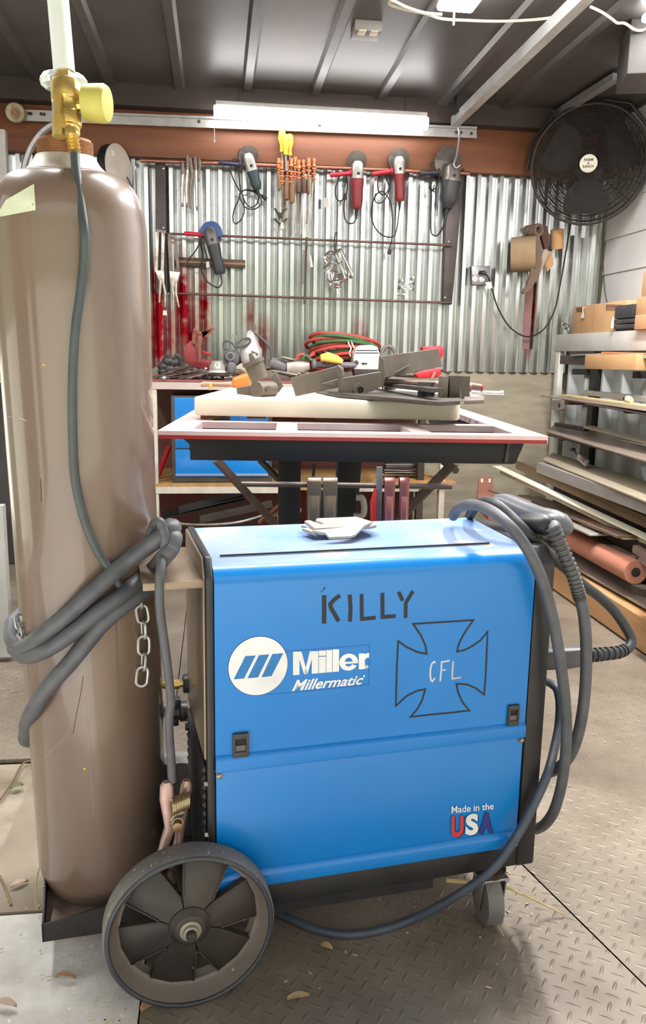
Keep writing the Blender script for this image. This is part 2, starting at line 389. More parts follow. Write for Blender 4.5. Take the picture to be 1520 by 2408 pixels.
# bright panel lights on the ceiling
def panel(px0, px1, py, label, ydepth):
    a = atZ(px0, py, CZ-.045); b = atZ(px1, py, CZ-.045); c = V(((a.x+b.x)/2, a.y-ydepth/2, CZ-.05)); w = b.x-a.x
    t = thing('ceiling_light', label, 'light', c, 'panel lights on the ceiling')
    mb = MB(); mb.box(c+V((0, 0, .04)), (w*.9, ydepth*.9, .02)); mb.build('frame', WPLAST, t, bevel=.004)
    mb = MB(); mb.box(c+V((0, 0, .014)), (w, ydepth, .03)); mb.build('diffuser', LAMP2, t, bevel=.012, label='glowing white diffuser')
    return t, c
t, c = panel(1026, 1116, 24, 'lit white ceiling light with a pull cord, near the top middle right', .55)
q = atY(1068, 36, c.y-.1); mb = MB(); mb.cyl(q+V((0, 0, .02)), q+V((0, 0, -.03)), .004, seg=8); mb.build('pull_cord', mat('cream_plastic', (230, 220, 170), .5), t)
panel(1506, 1590, 52, 'lit white ceiling light cut off by the right edge of the photo', .5)
area('ceiling_lamp_front', (.1, 1.75, CZ-.05), (1.2, .12), 40, (0, 0, 0), (1, .98, .95))
area('ceiling_lamp_front', (-1.0, 2.4, CZ-.05), (.12, 1.2), 26, (0, 0, 0), (1, .98, .95))
area('ceiling_lamp_front', (1.3, 2.4, CZ-.05), (.12, 1.2), 64, (0, 0, 0), (1, .98, .95))
SC.view_settings.view_transform = 'Standard'; SC.view_settings.look = 'None'; SC.view_settings.gamma = 1.; SC.view_settings.use_curve_mapping = False
SC.view_settings.exposure = .5
SC.cycles.use_denoising = True
SC.cycles.max_bounces = 6; SC.cycles.sample_clamp_indirect = 8; SC.cycles.caustics_reflective = False; SC.cycles.caustics_refractive = False
# ================================================================ the welding machine on its running gear
def cw(x, y, z=0): return V((x*math.cos(TH)+y*math.sin(TH), -x*math.sin(TH)+y*math.cos(TH), z))
WO = cw(-.1672, 1.2151); WY = .2709-TH
E1 = V((math.cos(WY), math.sin(WY), 0)); E2 = V((-math.sin(WY), math.cos(WY), 0)); E3 = V((0, 0, 1))
WR = Matrix((E1, E2, E3)).transposed()
WL, WW, ZB, ZT, ZS = .5556, .262, .169, .722, .383
def wl(a, b, z): return WO+E1*a+E2*b+E3*z
def wb(px, py, b=0.): return hit(px, py, WO+E2*b, E2)
def wa(px, py, a=0.): return hit(px, py, WO+E1*a, E1)
def wspan(mb, a0, a1, b0, b1, z0, z1): return mb.box(wl((a0+a1)/2, (b0+b1)/2, (z0+z1)/2), (abs(a1-a0), abs(b1-b0), abs(z1-z0)), WR)
BLUE = mat('blue_enamel', (4, 122, 202), .33, col2=(3, 113, 193), scale=3, coat=.12, spots=(150, 190, 225), spot_scale=130, spot_at=.82)
BLUET = mat('dusty_blue_enamel', (150, 152, 160), .55, col2=(76, 130, 194), scale=6, amt=.9, coat=.1, spots=(190, 164, 148), spot_scale=9, spot_at=.60)
TANST = mat('dirty_bare_steel', (150, 134, 116), .35, .55, col2=(116, 100, 84), scale=9, amt=.9)
PLATE = mat('dirty_bracket_steel', (158, 142, 124), .4, .45, col2=(124, 104, 86), scale=14, amt=.9)
wm = thing('welding_machine', 'blue wheeled welding machine with a hand painted cross and lettering on its side', 'welder', wl(.22, .13, 0))
# upper cover: side sheet + rounded top edge + top
r = .03; prof = [(0, ZS+.001)]
prof += [(r-r*math.cos(t), ZT-r*1.0+r*math.sin(t)) for t in [i*PI/2/8 for i in range(9)]]
prof += [(WW, ZT+.008), (WW, ZS)]
mb = MB(); mb.prism([wl(.002, b, z) for b, z in prof], E1*(WL-.004)); up = mb.build('cover', [BLUE], wm, sharp=50)
# the cover's top is dustier: second material slot on upward faces
up.data.materials.append(BLUET)
for f in up.data.polygons:
    if f.normal.z > .9: f.material_index = 1
mb = MB(); p = [atZ(499, 1279, ZT+.006), atZ(1162, 1246, ZT+.006)]
mb.beam(wl(.02, .062, ZT+.0035), wl(WL-.06, .062, ZT+.0035), .0025, .003); mb.build('top_seam', BLACK, wm)
# folded trim lips
def lip(z0, z1, d, name):
    mb = MB(); mb.prism([wl(.002, b, z) for b, z in ((.001, z1), (-d, z1-.009), (-d, z0+.001), (-d*.4, z0), (.001, z0))], E1*(WL-.004)); return mb.build(name, BLUE, wm, bevel=.0012)
lip(ZS, ZS+.030, .006, 'folded_edge')
mb = MB(); wspan(mb, .003, WL-.003, .0012, .01, ZB+.02, ZS-.002); mb.build('lower_door', BLUE, wm, bevel=.001)
lip(ZB, ZB+.030, .006, 'folded_edge')
# base pan and frames
mb = MB(); zb0 = ZB-.045
wspan(mb, .0, WL+.035, .003, WW, zb0, ZB+.004); mb.build('base_pan', BLACK, wm, bevel=.003)
mb = MB(); mb.prism([wl(WL, b, z) for b, z in ((.0, zb0), (WW+.003, zb0), (WW+.003, ZT+.004), (.028, ZT+.004), (.0, ZT-.024))], E1*.037); mb.build('front_bezel', BLACK, wm, bevel=.005)
mb = MB(); mb.prism([wl(-.011, b, z) for b, z in ((.001, zb0), (WW, zb0), (WW, ZT+.012), (.028, ZT+.012), (.001, ZT-.016))], E1*.013); mb.build('rear_bezel', BLACK, wm, bevel=.004, seg=3)
mb = MB(); mb.prism([wl(-.015, b, z) for b, z in ((.010, .40), (WW-.004, .40), (WW-.004, ZT+.009), (.034, ZT+.009), (.010, ZT-.02))], E1*.006); mb.build('rear_panel', TANST, wm, bevel=.003)
mb = MB(); [mb.prism([wl(-.013, .012, z), wl(-.019, .012, z+.006), wl(-.013, .012, z+.012)], E2*(WW-.03)) for z in [.16+.0155*k for k in range(15)]]; mb.build('louvre_panel', mat('dark_louvre', (60, 58, 60), .5, .2), wm)
# horizontal bracket that holds the cylinder away from the machine
zp = wb(462, 1370, .0).z
mb = MB(); wspan(mb, -.105, -.014, .012, .24, zp-.004, zp); wspan(mb, -.105, -.014, .010, .014, zp-.012, zp); mb.build('cylinder_bracket', PLATE, wm, bevel=.001)
# latches
for px, py, w, h in ((565.5, 1750, 19, 30), (1206, 1680, 16, 28)):
    c = wb(px, py, 0); k = .00066*1.02; t = .008
    mb = MB(); W_ = w*k; H_ = h*k
    for s_ in (-1, 1):
        mb.box(c+E1*(s_*W_*.85)-E2*.002, (W_*.32, t, H_*2), WR); mb.box(c+E3*(s_*H_*.78)-E2*.002, (W_*1.5, t, H_*.46), WR)
    la = mb.build('latch', mat('latch_plastic', (58, 58, 58), .5), wm, bevel=.001)
    mb = MB(); mb.box(c-E2*.0004, (W_*1.4, .002, H_*1.2), WR); mb.build('recess', mat('latch_recess', (20, 20, 20), .7), la)
    mb = MB(); mb.prism([c+E1*(-W_*.65)+E3*(-H_*.55), c+E1*(W_*.65)+E3*(-H_*.55), c+E1*(W_*.65)+E3*(-H_*.05), c+E1*(-W_*.65)+E3*(-H_*.05)], -E2*.003); mb.build('tongue', mat('latch_tongue', (104, 98, 92), .6, col2=(82, 78, 74), scale=300), la)
# bolts
for px, py in ((516.5, 1825.5), (1227.5, 1741.5), (685, 2060), (1106, 1997)):
    c = wb(px, py, -.001); mb = MB(); mb.lathe([(.0062, 0), (.0062, .0015), (.0045, .0016), (.0045, .005), (.003, .006)], c+E2*.003, -E2, 6); mb.build('bolt', STEEL, wm)
for z in (.27, .36): 
    mb = MB(); mb.lathe([(.006, 0), (.006, .006)], wl(-.010, .008, z), -E1, 6); mb.build('bolt', STEEL, wm)
# fittings on the back
cg = wa(440, 1607, -.016)
mb = MB(); mb.lathe([(.016, -.012), (.018, -.01), (.018, .006), (.016, .008)], cg, -E1, 10); gv = mb.build('gas_knob', BLACK, wm)
mb = MB(); mb.lathe([(.006, .004), (.006, .014), (.009, .014), (.009, .026), (.006, .027), (.006, .034), (.004, .034), (.007, .042), (.004, .046), (.007, .054), (.004, .06)], cg, -E1, 6); mb.build('brass_fitting', BRASS, gv)
cp = wa(438, 1672, -.016)
mb = MB(); mb.lathe([(.02, -.002), (.02, .012), (.016, .013), (.016, .03), (.011, .034)], cp, -E1, 14); mb.box(cp+E3*.02-E1*.018, (.014, .02, .018), WR); mb.box(cp-E3*.02-E1*.02, (.01, .014, .012), WR); mb.build('cable_gland', BLACK, wm, bevel=.0015)
mb = MB(); mb.lathe([(.007, 0), (.007, .008)], wa(446, 1708, -.016), -E1, 6); mb.build('bolt', BLACK, wm)
# --- writing and marks on the side sheet
INK = mat('black_marker_ink', (18, 20, 30), .5); DEC = mat('white_decal', (240, 242, 246), .4); CHALK = mat('grey_paint_marker', (200, 204, 218), .7)
DBLUE = mat('decal_blue', (30, 122, 196), .35); DRED = mat('decal_red', (214, 58, 74), .4); DNAVY = mat('decal_navy', (44, 44, 140), .4)
def stroke(mb, P, w, off, closed=False, f=None):
    """flat ribbon along pixel points on the side sheet"""
    Q = [wb(x, y, off) for x, y in P]; n = len(Q); hw = w*.00066/2; out = []
    for i in range(n):
        a = Q[i-1] if (i or closed) else None; b = Q[(i+1) % n] if (i < n-1 or closed) else None
        d1 = (Q[i]-a).normalized() if a else None; d2 = (b-Q[i]).normalized() if b else None
        if d1 is None: nn = E2.cross(d2).normalized(); m_ = 1
        elif d2 is None: nn = E2.cross(d1).normalized(); m_ = 1
        else:
            n1 = E2.cross(d1); n2 = E2.cross(d2); nn = (n1+n2)
            if nn.length < .2: nn = n1
            nn.normalize(); m_ = 1/max(nn.dot(n1), .45)
        q = f(i/(n-1)) if f else 1
        out.append((Q[i]-nn*hw*m_*q, Q[i]+nn*hw*m_*q))
    vs = [(mb.bm.verts.new(a), mb.bm.verts.new(b)) for a, b in out]
    for i in range(n if closed else n-1):
        A = vs[i]; B = vs[(i+1) % n]; mb.bm.faces.new((A[0], A[1], B[1], B[0]))
def poly(mb, P, off): mb.bm.faces.new([mb.bm.verts.new(wb(x, y, off)) for x, y in P])
def c5(P): return [(480+x*.27632, 1360+y*.27632) for x, y in P]
def c6(P): return [(860+x*.30263, 1360+y*.30263) for x, y in P]
O1 = -.0006
mb = MB()
stroke(mb, [(762.6, 1400), (763, 1433), (762.6, 1466.5)], 11, O1)
stroke(mb, [(800, 1400), (787, 1410), (777, 1421), (779, 1430), (797, 1461)], 10.5, O1)
stroke(mb, [(823, 1398.5), (825, 1430), (823.6, 1462)], 10, O1)
stroke(mb, [(851, 1397), (851.5, 1456), (884, 1452.5)], 9.5, O1)
stroke(mb, [(900, 1394.5), (900.2, 1451), (931, 1449)], 10, O1)
stroke(mb, [(938, 1392), (947.8, 1413)], 9.5, O1); stroke(mb, [(972, 1390), (955, 1418), (954.4, 1453)], 9.5, O1)
stroke(mb, [(755.5, 1393), (759, 1389)], 1.6, O1); stroke(mb, [(760.5, 1387.5), (765, 1381)], 3, O1)
mb.build('painted_name', INK, wm)
X = [(370, 355), (605, 340), (840, 325), (800, 380), (758, 445), (728, 505), (712, 570), (770, 558), (830, 528), (895, 482), (950, 415), (944, 560), (936, 740), (923, 905), (860, 855), (790, 825), (708, 820), (718, 880), (752, 960), (808, 1028), (660, 1045), (500, 1060), (350, 1078), (405, 1015), (442, 945), (465, 862), (400, 875), (320, 915), (236, 992), (240, 830), (246, 650), (255, 488), (320, 535), (400, 572), (476, 588), (466, 520), (430, 440)]
mb = MB(); stroke(mb, c6(X), 4.6, O1, closed=True); mb.build('painted_cross', INK, wm)
mb = MB()
stroke(mb, c6([(545, 655), (532, 648), (515, 665), (505, 700), (503, 750), (508, 790), (520, 800), (540, 775)]), 5, O1)
stroke(mb, c6([(655, 640), (592, 650), (588, 720), (580, 800)]), 5, O1); stroke(mb, c6([(588, 715), (628, 710)]), 4, O1)
stroke(mb, c6([(682, 645), (676, 720), (674, 780), (742, 770)]), 5, O1); mb.build('painted_letters', CHALK, wm)
# logo: white disc with three slanted bars, thin outline box, two lines of lettering
cx, cy = 607.5, 1566
cc = wb(cx, cy, 0); ra = (wb(cx+69.5, cy-8, 0)-wb(cx-69.5, cy+6, 0)).length/2; rz = (wb(cx, cy-68.5, 0)-wb(cx, cy+68.5, 0)).length/2
def disc(mb, k, off): mb.bm.faces.new([mb.bm.verts.new(cc+E1*(ra*k*math.cos(2*PI*i/64))+E3*(rz*k*math.sin(2*PI*i/64))+E2*off) for i in range(64)])
mb = MB(); disc(mb, 1.018, -.0004); mb.build('logo_outline', DNAVY, wm)
mb = MB(); disc(mb, 1, -.0007); lg = mb.build('logo_disc', DEC, wm)
mb = MB()
for P in ([(352, 663), (440, 657), (342, 852), (253, 860)], [(468, 655), (556, 648), (460, 843), (370, 851)], [(582, 645), (675, 638), (575, 832), (490, 842)]): poly(mb, c5(P), -.0011)
mb.build('logo_bars', DBLUE, lg)
mb = MB(); stroke(mb, c5([(690, 622), (1050, 595), (1408, 566), (1406, 735), (1403, 905), (960, 952), (520, 992)]), .7, -.0005); mb.build('logo_frame', DNAVY, wm)
def uv(u, v): return (758+u, 825-u*.083-v*(1-u*.00028))
def pp(P): return c5([uv(u, v) for u, v in P])
mb = MB(); O2 = -.0007
for P in ([(0, 0), (0, 200), (72, 200), (108, 104), (75, 200), (75, 200)],): pass
def polyt(mb, P):
    poly(mb, pp(P), O2)
polyt(mb, [(0, 0), (0, 200), (55, 200), (55, 0)]); polyt(mb, [(160, 0), (160, 200), (216, 200), (216, 0)])
polyt(mb, [(55, 200), (72, 200), (124, 0), (94, 0), (55, 130)]); polyt(mb, [(143, 200), (160, 200), (160, 130), (122, 0), (94, 0)])
polyt(mb, [(220, 0), (220, 148), (279, 148), (279, 0)]); polyt(mb, [(220, 156), (220, 204), (279, 204), (279, 156)])
polyt(mb, [(283, 0), (283, 207), (334, 207), (334, 0)]); polyt(mb, [(338, 0), (338, 212), (392, 212), (392, 0)])
E_ = lambda rx, ry, a0, a1, n=18, c=(474, 84): [(c[0]+rx*math.cos(math.radians(a0+(a1-a0)*i/n)), c[1]+ry*math.sin(math.radians(a0+(a1-a0)*i/n))) for i in range(n+1)]
def band(mb, A, B):
    for i in range(len(A)-1): poly(mb, pp([A[i], A[i+1], B[i+1], B[i]]), O2)
band(mb, E_(80, 84, 0, 330), E_(33, 44, 0, 330)); polyt(mb, [(441, 68), (441, 88), (554, 88), (554, 68)])
polyt(mb, [(560, 4), (560, 164), (612, 164), (612, 4)]); polyt(mb, [(612, 150), (628, 166), (648, 168), (648, 118), (630, 118), (612, 100)])
band(mb, E_(15, 17, 0, 360, 16, (627, 24)), E_(10, 12, 0, 360, 16, (627, 24))); polyt(mb, [(623, 18), (623, 32), (631, 32), (631, 18)])
mb.build('logo_lettering', DEC, wm)
mb = MB()
q = c5([(748, 962), (1352, 902), (764, 866), (1362, 822)])
A, B, C_, D_ = [wb(x, y, O2) for x, y in q]
text_mb(mb, 'Millermatic', bil(A, B, C_, D_), bold=.022, shear=.3)
poly(mb, c5([(1362+8*math.cos(a), 833+9*math.sin(a)) for a in [i*PI/5 for i in range(10)]]), O2); mb.build('logo_script', DEC, wm)
def c4(P): return [(860+x*.43421, 1780+y*.43421) for x, y in P]
def ptext(s, q, name, m, off, **k):
    mb = MB(); text_mb(mb, s, bil(*[wb(x, y, off) for x, y in q]), **k); return mb.build(name, m, wm)
ptext('Made in the', c4([(466, 306), (694, 283), (466, 268), (694, 248)]), 'made_in_lettering', DEC, O2, bold=.012)
for s, q, m_ in (('U', [(462, 441), (532, 430), (466, 323), (532, 316)], DRED), ('S', [(540, 428), (612, 420), (544, 312), (612, 304)], DEC), ('A', [(616, 418), (688, 408), (624, 300), (688, 293)], DNAVY)):
    ptext(s, c4([(x+5, y+3) for x, y in q]), 'letter_shadow', INK, -.0004, bold=.05)
    ptext(s, c4(q), 'printed_letter', m_, -.0008, bold=.05)
# --- running gear: wheel, caster, cylinder tray
TYRE = mat('dusty_tyre', (132, 127, 122), .7, col2=(82, 80, 80), scale=9, amt=.9, bump=.3, bscale=60, spots=(200, 192, 170), spot_scale=170, spot_at=.66)
HUBM = mat('dusty_black_plastic', (58, 51, 46), .5, col2=(36, 32, 30), scale=9, spots=(176, 170, 160), spot_scale=70, spot_at=.74)
def wheel():
    f = -.052; c = wb(450, 2198, f); R = c.z; n = -E2; th = .05
    o = c-n*th
    mb = MB(); mb.lathe([(R-.03, .0), (R-.012, .0), (R-.003, .004), (R, .010), (R, th-.010), (R-.0025, th-.004)], o, n, 72, cap=False); ty = mb.build('wheel', TYRE, wm, sharp=60)
    mb = MB(); mb.lathe([(R-.0026, th-.0042), (R-.005, th-.0005), (R-.008, th), (R-.0105, th-.002), (R-.0105, th-.006)], o, n, 72, cap=False); mb.build('rim_lip', mat('black_rim_lip', (62, 64, 72), .4, col2=(44, 45, 50), scale=14, spots=(170, 164, 152), spot_scale=120, spot_at=.7), ty, sharp=60)
    mb = MB(); mb.lathe([(R-.0104, th-.005), (R-.0150, th-.018), (R-.021, th-.030), (R-.024, th-.034), (R-.027, th-.034), (R-.027, .004), (R-.03, .0)], o, n, 72, cap=False); mb.build('dished_rim', mat('dusty_grey_rim', (122, 112, 104), .55, col2=(96, 88, 82), scale=7, amt=.9, spots=(190, 182, 168), spot_scale=110, spot_at=.73), ty, sharp=60)
    mb = MB(); ri = R-.022
    x = E1; y = n.cross(x)
    for k in range(6):
        a0 = 2*PI*k/6+.20
        def P(rr, aa, h): return o+(x*math.cos(aa)+y*math.sin(aa))*rr+n*h
        A = [P(.022, a0-.40, th-.020), P(.052, a0-.47, th-.025), P(ri-.003, a0-.28, th-.032), P(ri-.003, a0+.05, th-.032), P(ri-.003, a0+.38, th-.032), P(.050, a0+.53, th-.024), P(.030, a0+.6, th-.020)]
        mb.prism(A, -n*.006)
        mb.beam(P(.050, a0+.53, th-.028), P(ri-.004, a0+.38, th-.037), .003, .014, up=n); mb.beam(P(.052, a0-.47, th-.029), P(ri-.004, a0-.28, th-.037), .003, .014, up=n)
    mb.lathe([(.034, th-.030), (.034, th-.019), (.026, th-.014), (.024, th-.010), (.012, th-.010)], o, n, 32)
    mb.build('hub', HUBM, ty, bevel=.0008, seg=1)
    mb = MB(); mb.lathe([(.0175, th-.011), (.0175, th-.007), (.013, th-.006), (.012, th-.001), (.009, th)], o, n, 28); mb.build('washer', mat('dusty_zinc', (150, 144, 130), .5, .4), ty)
    mb = MB(); mb.lathe([(.0085, th-.001), (.0085, th+.006), (.006, th+.009)], o, n, 16); mb.build('axle_end', DSTEEL, ty)
    return c, R
wc, WRAD = wheel()
# far wheel + axle
n = -E2
mb = MB(); o2 = wc+E2*(WW+.10); mb.lathe([(WRAD-.03, 0), (WRAD-.004, 0), (WRAD, .008), (WRAD, .04), (WRAD-.004, .048), (WRAD-.03, .048)], o2, n, 40); mb.build('wheel', TYRE, wm)
mb = MB(); mb.cyl(wc+E2*.04, o2, .009); mb.build('axle', DSTEEL, wm)
CAST = mat('caster_rubber', (126, 122, 120), .7, col2=(98, 94, 92), scale=30)
def caster(a, b, detail=True):
    base = wl(a, b, 0); r_ = .048
    mb = MB(); mb.lathe([(r_-.012, -.016), (r_-.002, -.015), (r_, -.010), (r_, .010), (r_-.002, .015), (r_-.012, .016)], base+E3*r_, (E1*.93-E2*.1), 28); w_ = mb.build('caster_wheel', CAST, wm)
    ax = (E1*.93-E2*.1).normalized(); sd = ax.cross(E3)
    mb = MB()
    for s_ in (-1, 1): mb.prism([base+ax*(s_*.022)+sd*x_+E3*z_ for x_, z_ in ((-.012, .03), (.012, .03), (.026, .096), (-.026, .096))], ax*.003)
    mb.box(base+E3*.098, (.056, .05, .005), WR); mb.build('caster_fork', ZINC, wm, bevel=.001)
    mb = MB(); mb.lathe([(.026, .1), (.03, .104), (.03, .112), (.022, .116), (.022, zb0+.002)], base, E3, 24); mb.build('caster_swivel', DSTEEL, wm)
pcas = atZ(1162, 2188, 0); ca = (pcas-WO).dot(E1); cb = (pcas-WO).dot(E2)+.03
caster(ca, cb); caster(ca, WW-.03)
# cylinder tray
tc = wb(100, 2214, .10); ta = (tc-WO).dot(E1); tz = tc.z
TR = mat('tray_steel', (58, 54, 54), .5, .3, col2=(40, 38, 38), scale=16)
TRI = mat('tray_dust', (178, 156, 140), .7, .1, col2=(120, 98, 84), scale=14)
mb = MB(); wspan(mb, ta, .02, .10, .37, tz+.004, tz+.008); mb.build('cylinder_tray', TRI, wm)
mb = MB(); mb.prism([wl(ta, .098, tz), wl(.02, .098, tz-.004), wl(.02, .098, tz+.085), wl(ta, .098, tz+.032)], E2*.004); mb.prism([wl(ta, .098, tz), wl(ta, .37, tz), wl(ta, .37, tz+.075), wl(ta, .25, tz+.075), wl(ta, .14, tz+.036), wl(ta, .098, tz+.034)], E1*.003); wspan(mb, ta, .02, .368, .372, tz, tz+.05); mb.build('tray_lip', TR, wm)
mb = MB(); wspan(mb, -.03, .4, .02, .05, zb0-.03, zb0); wspan(mb, -.03, .4, WW-.05, WW-.02, zb0-.03, zb0); mb.build('undercarriage', BLACK, wm)
# ================================================================ gas cylinder
A0 = atD(180.6, 835, 1.323); B0 = atD(237.6, 1850, 1.52); AX = (A0-B0).normalized(); CR = .118
def ax_row(py):
    lo, hi = -1.6, 1.2
    for _ in range(50):
        s = (lo+hi)/2
        if proj(A0+AX*s)[1] > py: lo = s
        else: hi = s
    return (lo+hi)/2
ZTRAY = tz+.010
sb = (ZTRAY-A0.z)/AX.z
def R_at(py, hwpx): s = ax_row(py); return s, hwpx*proj(A0+AX*s)[2]/F
def cylpt(px, py, off=0., rad=None):
    w = ray(px, py); R = (rad or CR)+off
    dd = w-AX*w.dot(AX); e = EYE-A0; ee = e-AX*e.dot(AX)
    a = dd.dot(dd); b = 2*dd.dot(ee); c = ee.dot(ee)-R*R; D = b*b-4*a*c
    t = (-b-math.sqrt(D))/(2*a) if D > 0 else -b/(2*a)
    return EYE+w*t
CYL = mat('brown_cylinder_paint', (122, 102, 91), .36, col2=(98, 80, 66), scale=5, amt=.9, stretch=(1, 1, .35), coat=.65, coatr=.08, bump=.05, bscale=40, spots=(176, 160, 130), spot_scale=120, spot_at=.78)
NECK = mat('worn_neck_ring', (214, 206, 196), .45, .2, col2=(150, 136, 126), scale=22, amt=.9)
RUST = mat('rusty_thread', (168, 112, 70), .6, .3, col2=(120, 78, 50), scale=20)
gc = thing('gas_cylinder', 'tall brown steel gas cylinder standing on the rear tray of the blue welder', 'gas cylinder', A0+AX*sb)
s412 = ax_row(408); s560 = ax_row(556)
P = [(.001, sb+.004), (.075, sb+.001), (.098, sb+.010), (.112, sb+.026), (CR, sb+.055), (CR, s560-.004)]
nk = R_at(408, 90)[1]
for i in range(1, 13):
    t = i/12*PI/2; P.append((nk+(CR-nk)*math.cos(t)**.8, s560+(s412-s560)*math.sin(t)))
mb = MB(); mb.lathe(P, A0, AX, 72); mb.build('body', CYL, gc, sharp=50)
s368 = ax_row(368); s330 = ax_row(334)
mb = MB(); mb.lathe([(nk+.001, s412-.006), (nk+.002, s412+.002), (nk*.86, s412+(s368-s412)*.5), (nk*.74, s368)], A0, AX, 48); mb.build('neck_collar', NECK, gc)
rt = R_at(345, 64)[1]; prof = []; k = 11
for i in range(k): 
    z = s368-.004+(s330-s368+.004)*i/k; dz = (s330-s368+.004)/k; prof += [(rt, z), (rt, z+dz*.5), (rt-.0015, z+dz*.6), (rt-.0015, z+dz*.95)]
mb = MB(); mb.lathe(prof+[(rt*.93, s330+.003)], A0, AX, 48); mb.build('neck_thread', RUST, gc)
# paper label on the shoulder
mb = MB(); G = []
for j in range(7):
    row = []
    for i in range(9):
        u = i/8; v = j/6
        px = (-12+u*96)*(1-v)+(14+u*66)*v; py = (512+u*-18)*(1-v)+(470-u*38)*v
        # drop onto the body profile
        w = ray(px, py); t = .8
        for _ in range(400):
            q = EYE+w*t; s_ = (q-A0).dot(AX); rr = (q-A0-AX*s_).length
            tt = min(max((s_-s560)/(s412-s560), 0), 1); RB = CR if s_ < s560 else nk+(CR-nk)*math.cos(math.asin(tt))**.8
            if rr < RB+.0012: break
            t += .0015
        row.append(q)
    G.append(row)
for j in range(6):
    for i in range(8): mb.quad(G[j][i], G[j][i+1], G[j+1][i+1], G[j+1][i])
bmesh.ops.remove_doubles(mb.bm, verts=mb.bm.verts, dist=1e-5); mb.build('label', mat('aged_label', (216, 220, 196), .6, col2=(196, 200, 172), scale=20), gc)
def fleck(px, py, r, m_, nm):
    q = cylpt(px, py, .0004); mb = MB(); n_ = (q-A0-AX*(q-A0).dot(AX)).normalized(); mb.lathe([(r, 0), (r*.7, .0005)], q, n_, 9); mb.build(nm, m_, gc)
fleck(199, 1808, .0022, mat('yellow_paint_fleck', (236, 204, 50), .5), 'paint_fleck'); fleck(103, 858, .0018, mat('yellow_paint_fleck', (0, 0, 0)), 'paint_fleck')
for P_, m_ in (([(196, 1590), (190, 1630), (180, 1680), (172, 1725)], mat('scratch_dark', (70, 44, 34), .6)), ([(170, 1700), (150, 1735), (120, 1765), (100, 1790)], mat('scratch_tan', (170, 140, 116), .6)), ([(205, 1690), (212, 1760), (216, 1840), (222, 1920)], mat('scratch_tan', (0, 0, 0))), ([(95, 1125), (97, 1150), (98, 1180)], mat('scratch_dark', (0, 0, 0))), ([(22, 980), (50, 984), (62, 990)], mat('scratch_pale', (214, 206, 196), .6))):
    mb = MB(); mb.tube([cylpt(x, y, -.0002) for x, y in P_], .0007, 5, 8); mb.build('scratch', m_, gc)
# valve + flow regulator
valve = MB(); s180 = ax_row(182)
valve.lathe([(.024, s330-.002), (.024, s330+.006), (.016, s330+.010), (.016, s180)], A0, AX, 20); valve.build('valve_stem', ZINC, gc)
vb = proj(A0+AX*ax_row(190))[2]
def rg(px, py, dz=0.): return atD(px, py, vb-.02+dz)
mb = MB(); c = rg(150, 196, .05); mb.lathe([(.0, -.008), (.026, -.010), (.034, -.004), (.036, .004), (.030, .012), (.018, .016)], c, AX, 12); mb.build('valve_handwheel', mat('cast_alloy', (206, 214, 210), .35, .6, col2=(170, 176, 172), scale=20), gc, sharp=20)
fr = thing('flow_regulator', 'brass gas regulator with pale flow tube and yellow gauge cover atop the brown cylinder', 'regulator', rg(157, 340))
mb = MB(); up_ = (rg(143, 0)-rg(157, 340)).normalized()
b0 = rg(160, 325); ln = (rg(150, 190)-b0).length
mb.lathe([(.012, -.002), (.018, .004), (.018, ln*.18), (.021, ln*.2), (.021, ln*.42), (.0185, ln*.44), (.0185, ln*.62), (.022, ln*.64), (.022, ln*.97), (.015, ln*1.0)], b0, up_, 8); mb.build('brass_body', BRASS, fr, bevel=.0008, seg=1)
mb = MB(); mb.lathe([(.014, 0), (.014, .012), (.011, .014)], rg(153, 190), up_, 6); mb.build('tube_nut', BRASS, fr)
TUBE = mat('frosted_flow_tube', (240, 243, 242), .3, trans=.1, col2=(226, 232, 230), scale=14)
t0 = rg(151.5, 172); t1 = rg(134, -30)
mb = MB(); mb.lathe([(.0155, 0), (.0155, (t1-t0).length), (.012, (t1-t0).length+.004)], t0, t1-t0, 24); mb.build('flow_tube', TUBE, fr)
gcx = rg(227, 243); gd = (HR*.97-HA*.1+V((0, 0, -.05))).normalized()
mb = MB(); mb.lathe([(.021, -.018), (.0255, -.016), (.027, .012), (.024, .017), (.018, .018)], gcx, gd, 32); mb.build('gauge_cover', mat('yellowed_rubber', (196, 188, 96), .55, col2=(176, 166, 76), scale=10), fr)
mb = MB(); mb.cyl(rg(178, 250), rg(208, 246), .008, seg=8); mb.build('gauge_stem', BRASS, fr)
mb = MB(); mb.lathe([(.010, 0), (.010, .03), (.007, .031), (.007, .06), (.005, .061)], rg(140, 322, -.02), up_, 6); mb.build('relief_valve', BRASS, fr)
h0 = rg(176, 358, -.02); h1 = rg(166, 300, -.02)
mb = MB(); pr = []; hl = (h1-h0).length
for i in range(4): pr += [(.0095, hl*(.02+i*.15)), (.0065, hl*(.02+i*.15)+hl*.12)]
pr += [(.0105, hl*.66), (.0105, hl*.9), (.008, hl)]
mb.lathe(pr, h0, h1-h0, 12); mb.build('hose_barb', BRASS, fr)
